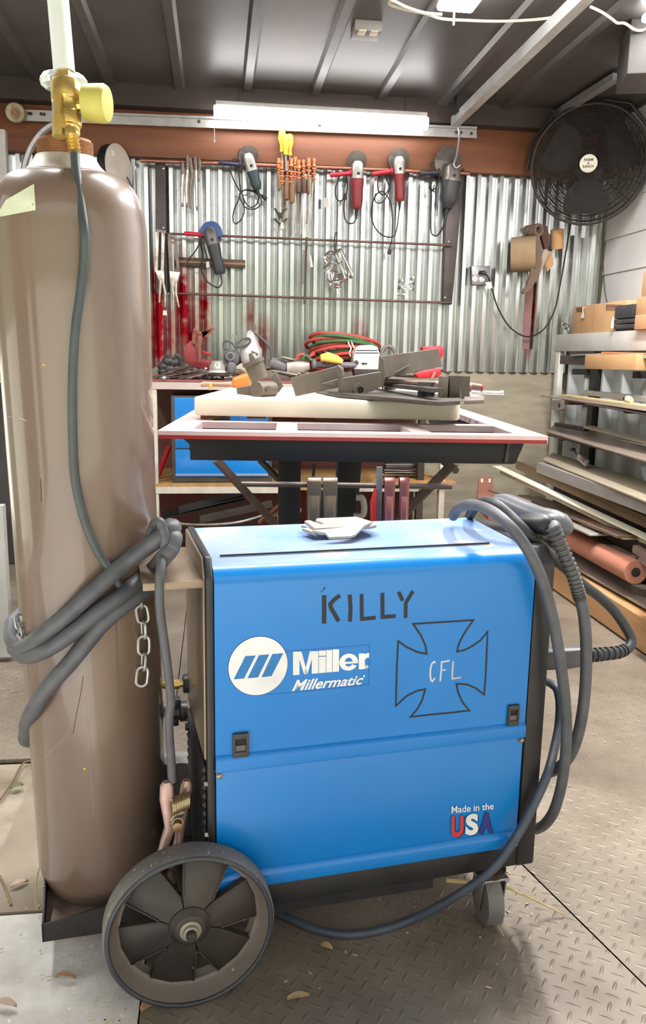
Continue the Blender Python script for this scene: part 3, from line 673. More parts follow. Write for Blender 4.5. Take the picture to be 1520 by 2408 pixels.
# ================================================================ hoses and cables round the welder
hp = [(176, 362), (178, 392), (183, 430), (191, 480), (199, 545), (199, 600), (191, 680), (179, 760), (172, 850), (169.5, 950), (171, 1050), (175, 1120), (185, 1175), (202, 1235), (228, 1295), (258, 1340), (278, 1372), (290, 1400)]
P = []
for i, (x, y) in enumerate(hp):
    k = proj(A0+AX*ax_row(y))[2]
    q = cylpt(x, y, .009) if y > 500 else atD(x, y, (proj(h0)[2]+(proj(cylpt(199, 545, .009))[2]-proj(h0)[2])*((y-362)/(545-362))))
    P.append(q)
mb = MB(); mb.tube(P, .0066, 10, 5); tag(mb.build('gas_hose', mat('gas_hose_rubber', (70, 77, 78), .45, col2=(58, 64, 66), scale=20)), 'thin grey gas hose running down the front of the brown cylinder from the brass regulator', 'hose')
# chain holding the cylinder
ch = thing('chain', 'zinc safety chain round the brown cylinder with its loose end hanging down', 'chain', cylpt(335, 1610, .006))
CHM = mat('zinc_chain', (190, 192, 190), .35, .7, col2=(150, 152, 150), scale=30)
def link(c, d, n, L=.0235, W=.0125, r=.0021):
    d = d.normalized(); n = (n-d*n.dot(d)).normalized(); w = d.cross(n); P = []
    for i in range(20):
        a = 2*PI*i/20; x = math.cos(a)*W*.5; y = math.sin(a)*W*.5+math.copysign((L-W)/2, math.sin(a)) if abs(math.sin(a)) > 1e-6 else 0
        P.append(c+w*x+d*y)
    mb = MB(); mb.tube(P, r, 8, raw=True, closed=True); mb.build('link', CHM, ch)
hang = [(326, 1411, 0), (335, 1444, 1), (338, 1481, 0), (338.5, 1518, 1), (338, 1556, 0), (334.5, 1591, 1)]
for i, (x, y, fl) in enumerate(hang):
    c = cylpt(x, y, .007); tow = (EYE-c).normalized()
    x2, y2 = hang[min(i+1, 5)][:2]; x1, y1 = hang[max(i-1, 0)][:2]
    d = cylpt(x2, y2, .007)-cylpt(x1, y1, .007); sd = d.normalized().cross(tow)
    link(c, d, (tow if fl else (sd*.9+tow*.35)), L=.034 if fl else .030, W=.0185 if fl else .0165, r=.0026)
arc = [(48, 1452), (50, 1478), (56, 1498)]
band_ = [(44, 1462), (47, 1482), (54, 1500), (70, 1508), (92, 1508), (112, 1504), (132, 1496), (152, 1484), (172, 1470), (192, 1458), (212, 1446)]
for i, (x, y) in enumerate(band_):
    c = cylpt(x, y, .005); x2, y2 = band_[min(i+1, len(band_)-1)]; x1, y1 = band_[max(i-1, 0)]
    d = cylpt(x2, y2, .005)-cylpt(x1, y1, .005); tow = (c-A0-AX*(c-A0).dot(AX)).normalized(); sd = d.normalized().cross(tow)
    link(c, d, tow if i % 2 else sd+tow*.3)
# thick power cable wound round the cylinder
def back(frac, py, rad):
    """behind the cylinder: frac 0 = left silhouette ... 1 = right silhouette"""
    c = A0+AX*ax_row(py); a = PI*frac; return c-HR*(rad*math.cos(a))+HA*(rad*math.sin(a)+.03)
def axd(py): return proj(A0+AX*ax_row(py))[2]
def lft(px, py, dz): return atD(px, py, axd(py)+dz)
RC = .0135
def cp(x, y, off): return cylpt(x, y, off)
f1 = [(308, 1314), (239, 1372), (171, 1434), (120, 1476), (84, 1505)]
f2 = [(357, 1342), (290, 1397), (238, 1434), (187, 1474), (137, 1511), (96, 1533)]
f3 = [(330, 1396), (285, 1430), (240, 1468), (205, 1510), (164, 1560), (113, 1616), (82, 1662)]
seg1 = [wb(404, 1243, .05), wb(374, 1266, .055)]+[cp(x, y, RC+.004) for x, y in f1]+[lft(52, 1521, -.06), lft(30, 1506, -.02), lft(28, 1478, .03), lft(46, 1448, .07)]
seg2 = [wb(409, 1266, .04), wb(404, 1285, .035), wb(390, 1306, .035)]+[cp(x, y, RC+.003) for x, y in f2]+[lft(62, 1544, -.055), lft(44, 1532, .0), lft(46, 1508, .06)]
seg3 = [cp(x, y, RC+.002) for x, y in f3]+[lft(66, 1695, -.055), lft(63, 1716, -.01), lft(78, 1738, .06)]
gb = (wa(438, 1672, -.016)-WO).dot(E2); gz = wa(438, 1672, -.016).z
pcb = thing('power_cable', 'thick grey power cable wound diagonally round the brown cylinder', 'cable', cylpt(113, 1616, RC))
T1 = [wb(397, 1236, .16), wb(406, 1239, .09)]+seg1+[back(.35, 1400, CR+.02), back(.55, 1360, CR+.02)]
T2 = [wb(402, 1256, .12), wb(409, 1262, .07)]+seg2+[back(.35, 1480, CR+.02), back(.55, 1450, CR+.02)]
T3 = [cp(372, 1362, RC+.004)]+seg3+[back(.4, 1745, CR+.02), back(.7, 1730, CR+.02), wl(-.20, .36, gz), wl(-.12, gb+.03, gz), wl(-.06, gb, gz)]
for T_ in (T1, T2, T3):
    mb = MB(); Q_ = catmull(T_, 6); nq = len(Q_)
    mb.tube(Q_, RC, 14, raw=True, rr=lambda u: RC*min(1, .35+math.sqrt(max(u, 0)*40)*.65)); mb.build('cable_turn', RUBBER, pcb)
# ground clamp and its cable
gp = [(352, 1262), (362, 1232), (374, 1226), (383, 1240), (388, 1268), (385, 1300), (377, 1345), (375, 1400), (378, 1450), (385, 1500), (392, 1552), (399, 1610), (402, 1650), (398, 1690), (399, 1740), (403, 1790), (405, 1838)]
t = thing('ground_clamp', 'copper coloured spring ground clamp on its grey cable, hanging between cylinder and welder', 'clamp', wb(405, 2030, .03))
mb = MB(); P = [wb(x, y, .03 if y < 1320 else .004+.03*min((y-1320)/500, 1)) for x, y in gp]; P[0] = wb(352, 1262, .085); P[1] = wb(362, 1232, .07)
mb.tube(P, .0072, 12, 5); mb.build('cable', RUBBER, t)
COPP = mat('worn_copper_clamp', (190, 174, 168), .42, .5, col2=(172, 128, 120), scale=12, amt=.9); CRED = mat('clamp_red', (176, 70, 66), .45, .3, col2=(190, 150, 140), scale=12)
k = .00068
def cl(px, py, b=.03): return wb(px, py, b)
mb = MB(); mb.sweep([(cl(392, 1838), 9*k, .006), (cl(392, 1848), 16*k, .009), (cl(392, 1880), 17*k, .010), (cl(396, 1915), 14*k, .010), (cl(400, 1945), 13*k, .011), (cl(390, 1975), 12*k, .011), (cl(382, 2005), 12*k, .011), (cl(384, 2036), 12*k, .011)], up=-E2, seg=14); mb.build('jaw', COPP, t, label='left jaw, red towards its tip')
mb = MB(); mb.sweep([(cl(440, 1834, .05), 9*k, .006), (cl(439, 1848, .05), 15*k, .008), (cl(433, 1885, .05), 13*k, .009), (cl(424, 1925, .05), 14*k, .010), (cl(422, 1965, .05), 11*k, .010), (cl(415, 2005, .05), 12*k, .010), (cl(402, 2036, .05), 12*k, .010)], up=-E2, seg=14); mb.build('jaw', COPP, t)
mb = MB(); c0 = cl(404, 1898, .02); c1 = cl(444, 1880, .03); P = []
for i in range(10*10+1):
    a = 2*PI*i/10; P.append(c0.lerp(c1, i/100)+(E3*math.cos(a)+E2*math.sin(a))*.0125)
mb.tube(P, .0022, 6, raw=True); mb.build('spring', mat('brassy_spring', (186, 166, 128), .3, .8), t)
mb = MB(); mb.lathe([(.008, -.01), (.008, .012), (.005, .013)], cl(416, 1937, .02), -E2, 14); mb.ring(cl(418, 1936, .01), -E2, .0085, .0016); mb.build('pivot', mat('dull_bronze', (170, 140, 104), .4, .6), t)
mb = MB(); mb.sweep([(cl(404, 1930, .02), .004, .003), (cl(415, 1916, .018), .006, .004), (cl(430, 1908, .02), .008, .004)], up=-E2); mb.build('strap', STEEL, t)
# welding gun: holder with gun and looped cable at the front end
gun = thing('welding_gun', 'grey welding gun lead hung over the front corner of the blue welder', 'welding gun', wl(WL+.08, .03, .2))
c1 = [(1066, 1214, .20), (1078, 1196, .17), (1100, 1187, .12), (1128, 1190, .08), (1165, 1207, .03), (1205, 1243, -.01), (1240, 1290, -.022), (1268, 1345, -.03), (1290, 1410, -.035), (1306, 1480, -.035), (1319, 1560, -.035), (1329, 1640, -.035), (1333, 1720, -.03), (1328, 1800, -.025), (1318, 1860, -.02), (1302, 1910, -.005), (1282, 1938, .02), (1262, 1950, .06)]
RG = .0098
mb = MB(); mb.tube([wb(x, y, b) for x, y, b in c1], RG, 14, 6); mb.build('cable', RUBBER, gun)
c2 = [(1106, 1212, .25), (1120, 1190, .2), (1142, 1180, .16), (1168, 1186, .12), (1200, 1212, .09), (1235, 1248, .06), (1270, 1282, .06), (1305, 1315, .07), (1340, 1345, .08), (1376, 1378, .09), (1412, 1405, .10), (1448, 1440, .10), (1478, 1485, .09), (1486, 1510, .08), (1474, 1528, .07), (1450, 1536, .06), (1405, 1541, .05)]
mb = MB(); mb.tube([wb(x, y, b) for x, y, b in c2], RG, 14, 6); mb.build('cable', RUBD, gun, label='dark loop standing out at the right')
# second loop: leaves the boot, hangs down behind
c3 = [(1365, 1405, .0), (1374, 1450, -.005), (1379, 1510, -.01), (1379, 1580, -.01), (1374, 1650, -.01), (1362, 1720, -.005), (1342, 1775, .005), (1315, 1805, .02), (1290, 1818, .05)]
mb = MB(); mb.tube([wb(x, y, b) for x, y, b in c3], RG+.0005, 14, 6); mb.build('cable', RUBBER, gun)
RIB = mat('ribbed_grey_rubber', (92, 90, 92), .5, col2=(76, 74, 76), scale=20)
def ribbed(P, r0, r1, n, name, m, parent):
    Q = catmull([V(p) for p in P], 12); tot = len(Q); mb = MB()
    fine = []
    for i in range(tot-1):
        for j in range(4): fine.append(Q[i].lerp(Q[i+1], j/4))
    fine.append(Q[-1])
    def rr(t): return (r0+(r1-r0)*t)*(1+.11*math.copysign(1, math.sin(t*n*2*PI)))
    mb.tube(fine, r0, 14, raw=True, rr=rr); return mb.build(name, m, parent, sharp=50)
ribbed([wb(x, y, b) for x, y, b in ((1300, 1240, .03), (1322, 1290, .015), (1346, 1345, .005), (1360, 1390, .0), (1366, 1412, .0))], .0125, .0105, 19, 'strain_relief', RIB, gun)
mb = MB(); mb.tube([wb(x, y, b) for x, y, b in ((1302, 1238, .045), (1306, 1248, .033), (1312, 1266, .022))], .0135, 14); mb.build('cuff', RUBBER, gun)
# curved holder boot on top right corner
BOOT = mat('grey_boot_plastic', (96, 98, 104), .35, col2=(66, 68, 74), scale=6)
mb = MB(); mb.sweep([(wb(1166, 1176, .22), .012, .012), (wb(1190, 1182, .2), .020, .018), (wb(1230, 1200, .16), .021, .019), (wb(1268, 1216, .11), .021, .02), (wb(1300, 1226, .07), .023, .022), (wb(1318, 1234, .055), .0225, .0215), (wb(1330, 1243, .045), .019, .018), (wb(1337, 1251, .04), .013, .012), (wb(1340, 1256, .038), .005, .005)], up=(0, 0, 1), seg=18, sq=2); mb.build('handle', BOOT, gun)
mb = MB(); mb.sweep([(wb(1222, 1226, .10), .010, .010), (wb(1245, 1228, .08), .017, .016), (wb(1278, 1234, .06), .021, .02), (wb(1290, 1238, .05), .019, .018), (wb(1299, 1241, .045), .012, .012), (wb(1303, 1242, .043), .004, .004)], up=(0, 0, 1), seg=18, sq=2); mb.build('lower_shell', BLACK, gun)
# plug at the front panel and its ribbed boot
mb = MB(); mb.sweep([(wb(1282, 1548, .10), .020, .02), (wb(1330, 1546, .08), .020, .02), (wb(1368, 1543, .07), .016, .018), (wb(1392, 1541, .06), .013, .014)], up=(0, 0, 1), seg=14, sq=4); mb.build('connector', mat('grey_plastic', (106, 104, 106), .4, col2=(88, 86, 88)), gun)
ribbed([wb(x, y, b) for x, y, b in ((1388, 1541, .055), (1420, 1538, .055), (1455, 1534, .06), (1474, 1526, .068))], .0125, .0105, 8, 'plug_boot', RUBD, gun)
# thinner ground lead from the front down under the machine
c4_ = [(1284, 1602, .17), (1300, 1610, .12), (1312, 1625, .10), (1317, 1660, .09), (1314, 1710, .07), (1302, 1770, .03), (1288, 1820, -.012), (1262, 1880, -.018), (1228, 1945, -.02), (1190, 2005, -.02), (1150, 2052, -.02)]
fl = [(1092, 2095), (1030, 2132), (960, 2166), (885, 2190), (815, 2198), (745, 2186), (680, 2158), (635, 2138), (590, 2120)]
P = [wb(x, y, b) for x, y, b in c4_]
zz = P[-1].z
for i, (x, y) in enumerate(fl): P.append(atZ(x, y, max(.008, zz*(1-(i+1)/3.2))))
mb = MB(); mb.tube(P, .0082, 12, 6); tag(mb.build('ground_lead', mat('slate_cable', (74, 84, 100), .5, col2=(60, 66, 78), scale=20)), 'slate grey ground lead drooping from the blue welder front to the floor behind its wheel', 'cable')
# cut steel plates lying on top of the machine
PLT = mat('pale_cut_plate', (166, 158, 150), .45, .3, col2=(166, 156, 146), scale=18)
def tp(px, py, z): return atZ(px, py, z)
def plate(P, z, th, label, holes=()):
    mb = MB(); mb.prism([tp(x, y, z) for x, y in P], (0, 0, th)); o = mb.build('steel_plate', PLT, bevel=.001, seg=1); tag(o, label, 'metal plate', 'cut steel plates on the welder'); return o
z0 = ZT+.009
zz = z0+.001
p1 = [(714, 1226), (726, 1224), (753, 1236), (790, 1236), (745, 1227), (742, 1224), (830, 1219), (868, 1228), (884, 1236), (874, 1240), (800, 1243), (742, 1246)]
plate([(716, 1232), (728, 1230), (755, 1240), (764, 1239), (742, 1230), (745, 1226), (838, 1222), (884, 1236), (886, 1241), (874, 1244), (800, 1247), (742, 1250)], z0+.010, .006, 'flat steel plate with a slotted end, lying under the folded bracket on the blue welder')
mb = MB(); zt_ = z0+.001
def T(x, y, z): return tp(x, y, z)
A = [T(735, 1252, z0+.014), T(805, 1246, z0+.014), T(838, 1225, z0+.022), T(876, 1232, z0+.018), T(858, 1240, z0+.016), T(836, 1262, z0+.004), T(824, 1266, z0+.002), T(774, 1268, z0+.002), T(765, 1258, z0+.008)]
vs = [mb.bm.verts.new(p) for p in A]; mb.bm.faces.new(vs); ex = bmesh.ops.extrude_face_region(mb.bm, geom=list(mb.bm.faces)); bmesh.ops.translate(mb.bm, vec=(0, 0, .004), verts=[v for v in ex['geom'] if isinstance(v, bmesh.types.BMVert)])
tg = [T(709, 1241, z0+.006), T(722, 1244, z0+.006), T(722, 1247, z0+.006), T(712, 1246, z0+.006), T(711, 1248, z0+.006), T(724, 1252, z0+.006), T(740, 1258, z0+.006), T(738, 1246, z0+.006)]
mb.prism(tg, (0, 0, .004))
tag(mb.build('folded_bracket', PLT), 'folded steel bracket with a forked tab lying uppermost on the blue welder', 'metal bracket')
# ================================================================ welding table, its slab and what lies on it
TZ = .876
def tz_(px, py, z=TZ): return atZ(px, py, z)
REDT = mat('red_sprayed_steel', (226, 214, 214), .4, .35, col2=(206, 170, 172), scale=5, amt=.8, spots=(190, 60, 80), spot_scale=6, spot_at=.66)
TINS = mat('red_black_steel', (110, 18, 28), .55, .1, col2=(36, 28, 30), scale=9, amt=.7)
TDRK = mat('black_table_steel', (32, 31, 33), .55, .2, col2=(25, 24, 26), scale=6)
fl_ = tz_(370, 1013); fr_ = tz_(1290, 1026); bl_ = tz_(455, 908)
tang = math.atan2(fr_.y-fl_.y, fr_.x-fl_.x); TE1 = V((math.cos(tang), math.sin(tang), 0)); TE2 = V((-math.sin(tang), math.cos(tang), 0)); TR3 = Matrix((TE1, TE2, E3)).transposed()
TW = (fr_-fl_).length; TD = min((bl_-fl_).dot(TE2), 3.93-fl_.y)
def tl(a, b, z): return V((fl_.x, fl_.y, 0))+TE1*a+TE2*b+E3*z
def tab(p): q = V(p)-fl_; return q.dot(TE1), q.dot(TE2)
def tspan(mb, a0, a1, b0, b1, z0, z1): return mb.box(tl((a0+a1)/2, (b0+b1)/2, (z0+z1)/2), (abs(a1-a0), abs(b1-b0), abs(z1-z0)), TR3)
tt = thing('welding_table', 'heavy steel welding table with a white and red sprayed open top frame and black apron', 'table', tl(TW/2, .6, 0))
o1 = tab(tz_(457, 1007))[0]; o2 = tab(tz_(650, 1007))[0]; o3 = tab(tz_(700, 1008))[0]; o4 = tab(tz_(958, 1009))[0]; o5 = tab(tz_(1003, 1010))[0]; o6 = tab(tz_(1186, 1011))[0]
bf = .058; bb = bf+.20; T0 = TZ-.016
mb = MB()
tspan(mb, 0, TW, 0, bf, T0, TZ); tspan(mb, 0, o1, bf, TD, T0, TZ); tspan(mb, o6, TW, bf, TD, T0, TZ); tspan(mb, o1, o6, TD-.08, TD, T0, TZ); tspan(mb, o1, o6, bb, bb+.05, T0, TZ)
tspan(mb, o2, o3, bf, bb, T0, TZ); tspan(mb, o4, o5, bf, bb, T0, TZ)
bmesh.ops.remove_doubles(mb.bm, verts=mb.bm.verts, dist=1e-5)
mb.build('top_frame', REDT, tt)
mb = MB(); tspan(mb, .002, TW-.002, -.0012, .0, T0-.001, TZ-.009); mb.build('front_edge', RED, tt)
mb = MB(); tspan(mb, o1-.006, o6+.006, bb+.002, bb+.02, TZ-.055, T0-.001); mb.build('inner_rail', TINS, tt)
for a in (o1-.01, o2, o4, o6+.004): mb = MB(); tspan(mb, a, a+.01, bf+.004, bb, TZ-.05, T0-.001); mb.build('inner_web', TINS, tt)
aL = tab(hit(447, 1050, fl_+TE2*.05, TE2))[0]; qR = tab(hit(1208, 1087, fl_+TE2*.05, TE2)); aR = qR[0]; aR2 = tab(hit(1230, 1034, fl_+TE2*.05, TE2))[0]
zA = hit(700, 1085, fl_+TE2*.05, TE2).z
mb = MB(); mb.prism([tl(aL, .05, zA), tl(aR, .05, zA), tl(aR2, .05, T0-.02), tl(aR2, .05, T0-.001), tl(aL-.02, .05, T0-.001), tl(aL, .05, T0-.02)], TE2*.012); mb.build('apron', TDRK, tt, bevel=.001)
mb = MB(); mb.prism([tl(aR, .06, zA), tl(aR, .05+1.2, zA), tl(aR2, .05+1.2, T0-.002), tl(aR2, .06, T0-.002)], TE1*.008); mb.build('side_rail', TDRK, tt); mb = MB(); mb.prism([tl(aL, .06, zA), tl(aL, 1.2, zA), tl(aL, 1.2, T0-.002), tl(aL, .06, T0-.002)], TE1*.008); mb.build('side_rail', TDRK, tt)
mb = MB(); q = tab(hit(1193, 1040, fl_+TE2*.05, TE2))[0]; mb.beam(tl(aR-.018, .048, zA+.004), tl(aR-.014, .048, T0-.004), .008, .004, up=TE2); mb.build('weld_seam', DSTEEL, tt)
def tb(px, py, b): return hit(px, py, fl_+TE2*b, TE2)
for x0, x1, b in ((655, 708, .5), (800, 855, .5)):
    p = tb(x0, 1090, b); q = tb(x1, 1090, b); w = (q-p).length
    mb = MB(); mb.prism([tl(tab(p)[0], b, zA+.01), tl(tab(q)[0], b, zA+.01), tl(tab(q)[0]-(.05 if x0 > 750 else 0), b, 0), tl(tab(p)[0]-(.05 if x0 > 750 else 0), b, 0)], TE2*.09); mb.build('leg', TDRK, tt, bevel=.003)
mb = MB(); tspan(mb, .25, .95, .45, .62, .0, .02); mb.build('foot_plate', TDRK, tt)
BRC = mat('rusty_dark_tube', (104, 88, 80), .5, .4, col2=(74, 60, 54), scale=20)
mb = MB(); mb.beam(tb(508, 1080, .2), tb(650, 1236, .42), .012, .018); mb.build('brace', BRC, tt)
mb = MB(); mb.beam(tb(612, 1082, .7), tb(668, 1140, .6), .014, .014); mb.build('brace', TDRK, tt)
mb = MB(); mb.cyl(tb(1072, 1084, .2), tb(930, 1230, .42), .0125); mb.build('brace', BRC, tt)
mb = MB(); mb.cyl(tb(1044, 1086, .5), tb(1072, 1106, .4), .010); mb.build('brace_stub', BRC, tt)
mb = MB(); mb.cyl(tb(568, 1138, .14), tb(1063, 1144, .14), .0068, seg=14); mb.build('clamp_rail', mat('worn_grey_rod', (118, 106, 100), .45, .5, col2=(92, 80, 76), scale=20), tt, label='bare horizontal rod below the apron')
mb = MB(); mb.beam(tb(893, 1098, .13), tb(890, 1240, .13), .0135, .012, up=TE2); mb.build('hanger_post', mat('grey_flat_bar', (150, 152, 156), .45, .3), tt)
mb = MB(); mb.beam(tb(740, 1088, .9), tb(735, 1140, .9), .01, .01); mb.build('strut', DSTEEL, tt)
# clamps hanging over the rod
def hook_clamp(x0, x1, y1, b, m, label):
    a0 = tb(x0, 1130, b); a1 = tb(x1, 1130, b); w = (a1-a0).length; c = (a0+a1)/2; zr = tb(800, 1141, .14).z; zt_ = tb((x0+x1)/2, 1127, b).z
    t = thing('hanging_clamp', label, 'clamp', V((c.x, c.y, tb(x0, y1, b).z)), 'clamps hung on the rod under the welding table')
    prof = [(.135, .0), (.135, zt_-zr-.004), (.128, zt_-zr+.002), (.112, zt_-zr+.002), (.105, zt_-zr-.006), (.105, -.05), (.103, -.17), (.107, -.17), (.110, -.05), (.110, -.01), (.112, zt_-zr-.006), (.128, zt_-zr-.006), (.131, .0)]
    mb = MB(); a = tab(c)[0]; mb.prism([tl(a-w/2, b_, zr+z_) for b_, z_ in prof], TE1*w); mb.build('strap', m, t, bevel=.0012)
    mb = MB(); mb.sweep([(tl(a, .103, zr-.02), w*.42, .002), (tl(a, .096, zr-.07), w*.40, .008), (tl(a, .100, zr-.13), w*.38, .005), (tl(a, .104, zr-.18), w*.36, .002)], up=TE2); mb.build('rib', m, t)
    if 'steel' in m.name: 
        mb = MB(); mb.lathe([(.004, 0), (.004, .002)], tl(a, .1055, zr-.024), -TE2, 12); mb.build('rivet_hole', BLACK, t)
    return t
KHAKI = mat('khaki_plate', (128, 112, 96), .35, .5, col2=(104, 90, 78), scale=12); REDST = mat('red_worn_steel', (160, 128, 126), .3, .6, col2=(146, 48, 54), scale=9, amt=.7)
hook_clamp(723, 757, 1225, .1, KHAKI, 'tan hooked clamp hanging leftmost on the rod under the welding table')
hook_clamp(760, 795, 1225, .1, KHAKI, 'tan hooked clamp hanging second from the left, touching the leftmost one')
hook_clamp(906, 931, 1222, .1, REDST, 'red worn clamp hanging just right of the grey post under the table')
hook_clamp(942, 965, 1222, .1, REDST, 'red worn clamp hanging rightmost on the rod under the welding table')
mb = MB(); mb.sweep([(tb(884, 1150, .12), .004, .01), (tb(879, 1180, .12), .008, .02), (tb(880, 1225, .12), .009, .02)], up=TE2); tag(mb.build('hanging_clamp', RED), 'bright red clamp edge showing just left of the grey post under the table', 'clamp', 'clamps hung on the rod under the welding table')
mb = MB(); zc = .36
mb.tube([tb(838, 1170, .45), tb(852, 1172, .45), tb(857, 1195, .45), tb(852, 1212, .45), tb(832, 1214, .45)], .009, 8); tag(mb.build('c_clamp', mat('pale_cast_clamp', (190, 186, 178), .5, .2)), 'pale cast C clamp behind the black table leg, right of the tan clamps', 'clamp')
# cream slab
SLAB = mat('cream_stone', (216, 209, 190), .42, col2=(200, 192, 172), scale=4, spots=(196, 186, 164), spot_scale=40, spot_at=.72)
s0 = TZ+.012; s1 = s0+.047
pL = atZ(453, 977, s0); pR = atZ(1084, 990, s0); pB = atZ(462, 906, s1)
sa = math.atan2(pR.y-pL.y, pR.x-pL.x); u1 = V((math.cos(sa), math.sin(sa), 0)); u2 = V((-math.sin(sa), math.cos(sa), 0)); sw = (pR-pL).length; sd = min((pB-pL).dot(u2), 1.1)
mb = MB(); N_ = []
def corner(cx_, cy_, a0, r=.03): return [pL+u1*(cx_+r*math.cos(math.radians(a)))+u2*(cy_+r*math.sin(math.radians(a))) for a in range(a0, a0+91, 15)]
r_ = .03
P = corner(r_, r_, 180)+corner(sw-r_, r_, 270)+corner(sw-r_, sd-r_, 0)+corner(r_, sd-r_, 90)
P = [V((p.x, p.y, s0)) for p in P]
mb.prism(P, (0, 0, s1-s0)); slab = mb.build('stone_slab', SLAB, bevel=.006, seg=3); tag(slab, 'thick cream stone slab lying on the welding table', 'slab')
for px in (490, 600, 760, 1040):
    p = atZ(px, 985, TZ)+u2*.03; mb = MB(); mb.box(V((p.x, p.y, TZ+.0055)), (.05, .05, .011)); tag(mb.build('spacer_block', WOOD, bevel=.001), {490: 'small spacer under the left end of the cream slab', 600: 'second small spacer from the left under the cream slab', 760: 'third small spacer from the left under the cream slab', 1040: 'small spacer under the right end of the cream slab'}[px], 'spacer', 'spacers under the slab')
# --- fabricated bracket with two angled plates (big, centre)
def sp(px, py, y): return atY(px, py, y)
FAB = mat('grey_fabricated_steel', (98, 89, 80), .5, .3, col2=(80, 72, 65), scale=12, bump=.05)
yS = pL.y+.12
fb = thing('bracket_frame', 'grey fabricated steel bracket with two slanted plates and a ring, on the cream slab', 'bracket', atY(840, 935, yS))
def pl(P, y, th, name, par=fb, m=FAB, bev=.001, ys=None):
    mb = MB(); Q = [atY(x, yy, y if ys is None else ys[i]) for i, (x, yy) in enumerate(P)]; n = (Q[1]-Q[0]).cross(Q[-1]-Q[0]).normalized()
    if n.y < 0: n = -n
    mb.prism(Q, n*th); return mb.build(name, m, par, bevel=bev, seg=1)
pl([(684, 888), (798, 860), (806, 905), (792, 912), (697, 932)], yS, .006, 'left_plate', ys=[yS-.02, yS+.02, yS+.02, yS+.02, yS-.02])
pl([(792, 858), (803, 866), (812, 934), (805, 938), (796, 930)], yS-.03, .008, 'left_web', ys=[yS-.03, yS-.05, yS-.05, yS-.05, yS-.03])
pl([(894, 838), (1032, 819), (1040, 862), (900, 890)], yS+.02, .006, 'right_plate', ys=[yS-.02, yS+.06, yS+.06, yS-.02])
pl([(893, 836), (904, 846), (907, 880), (902, 918), (896, 900), (891, 870)], yS-.04, .008, 'right_web')
pl([(757, 902), (798, 890), (800, 912)], yS-.012, .012, 'gusset'); pl([(902, 890), (966, 856), (966, 859), (904, 896)], yS-.005, .02, 'gusset')
pl([(803, 890), (896, 874), (896, 884), (900, 908), (876, 920), (806, 934)], yS-.055, .03, 'cross_member')
mb = MB(); c = atY(848, 917, yS-.07); mb.lathe([(.009, 0), (.018, 0), (.018, .02), (.009, .02), (.009, 0)], c, V((0, 1, 0)), 24, cap=False); mb.build('ring', FAB, fb)
# --- small pipe bracket, left
pb = thing('pipe_bracket', 'short grey steel pipe welded between flat plates, at the left end of the slab', 'bracket', atY(610, 938, yS-.06))
y_ = yS-.06
mb = MB(); p0 = atY(603, 917, y_-.02); p1 = atY(640, 915, y_+.03); rr_ = .0215
mb.lathe([(.016, 0), (rr_, 0), (rr_, (p1-p0).length), (.016, (p1-p0).length)], p0, p1-p0, 24, cap=False); mb.lathe([(.016, 0), (.016, (p1-p0).length)], p0, p1-p0, 24); mb.build('pipe', FAB, pb)
pl([(556, 912), (603, 904), (603, 932), (558, 927)], y_, .008, 'plate', pb); pl([(640, 884), (648, 874), (667, 908), (655, 924)], y_+.03, .008, 'plate', pb)
mb = MB(); mb.lathe([(.008, 0), (.008, .012), (.005, .013)], atY(632, 914, y_-.015), V((0, -1, 0)), 14); mb.build('boss', FAB, pb)
# --- grey flanged fitting standing behind it
ft = thing('flanged_fitting', 'grey steel cup with flange and upright ears, standing behind the small pipe bracket', 'fitting', atY(605, 894, yS+.1))
y2 = yS+.1
a_ = atY(612, 893, y2); ax_ = (atY(596, 852, y2)-a_).normalized(); ll = (atY(596, 852, y2)-a_).length
mb = MB(); mb.lathe([(.026, 0), (.028, ll*.9), (.032, ll*.92), (.032, ll*1.1), (.02, ll*1.12)], a_, ax_, 24); mb.build('cup', FAB, ft)
pl([(589, 862), (585, 832), (592, 829), (605, 852)], y2-.02, .008, 'ear', ft); pl([(630, 862), (632, 842), (636, 838), (637, 866)], y2+.02, .008, 'ear', ft)
# --- bending fixture: plate with cylinders, round bars
fx_ = thing('bending_fixture', 'dark steel fixture plate with round posts and bar, right on the cream slab', 'fixture', atY(960, 950, yS-.02))
zf = s1+.002
DK = mat('dark_oiled_steel', (82, 74, 68), .45, .4, col2=(60, 54, 50), scale=14)
mb = MB(); mb.prism([atZ(x, y, zf) for x, y in ((740, 922), (800, 912), (1060, 938), (1082, 944), (1082, 952), (1030, 955), (905, 943), (795, 934))], (0, 0, .010)); mb.build('base_plate', DK, fx_, bevel=.001)
mb = MB(); mb.prism([atZ(x, y, zf+.003) for x, y in ((1092, 941), (1140, 941), (1138, 949), (1092, 951))], (0, 0, .009)); mb.build('end_plate', MSTEEL, fx_, bevel=.001)
zt2 = zf+.010
def post(px, py, r, h, name='post', groove=False):
    p = atZ(px, py, zt2); mb = MB(); pr = [(r, 0), (r, h*.35), (r*1.03, h*.36), (r*1.03, h*.45), (r*.98, h*.46), (r*.98, h)] if groove else [(r, 0), (r, h)]
    mb.lathe(pr, p, E3, 28); return mb.build(name, mat('blued_steel', (72, 72, 74), .4, .4), fx_, bevel=.0006, seg=1)
post(1003, 932, .022, .036, groove=True); post(955, 914, .016, .018); post(918, 916, .018, .018)
mb = MB(); p = atZ(1036, 934, zt2); mb.box(p+V((.006, 0, .026)), (.016, .035, .052)); mb.build('upright', MSTEEL, fx_, bevel=.001)
mb = MB(); p = atZ(1064, 934, zt2); mb.box(p+V((0, 0, .022)), (.028, .04, .064)); mb.build('clamp_block', DK, fx_, bevel=.0015)
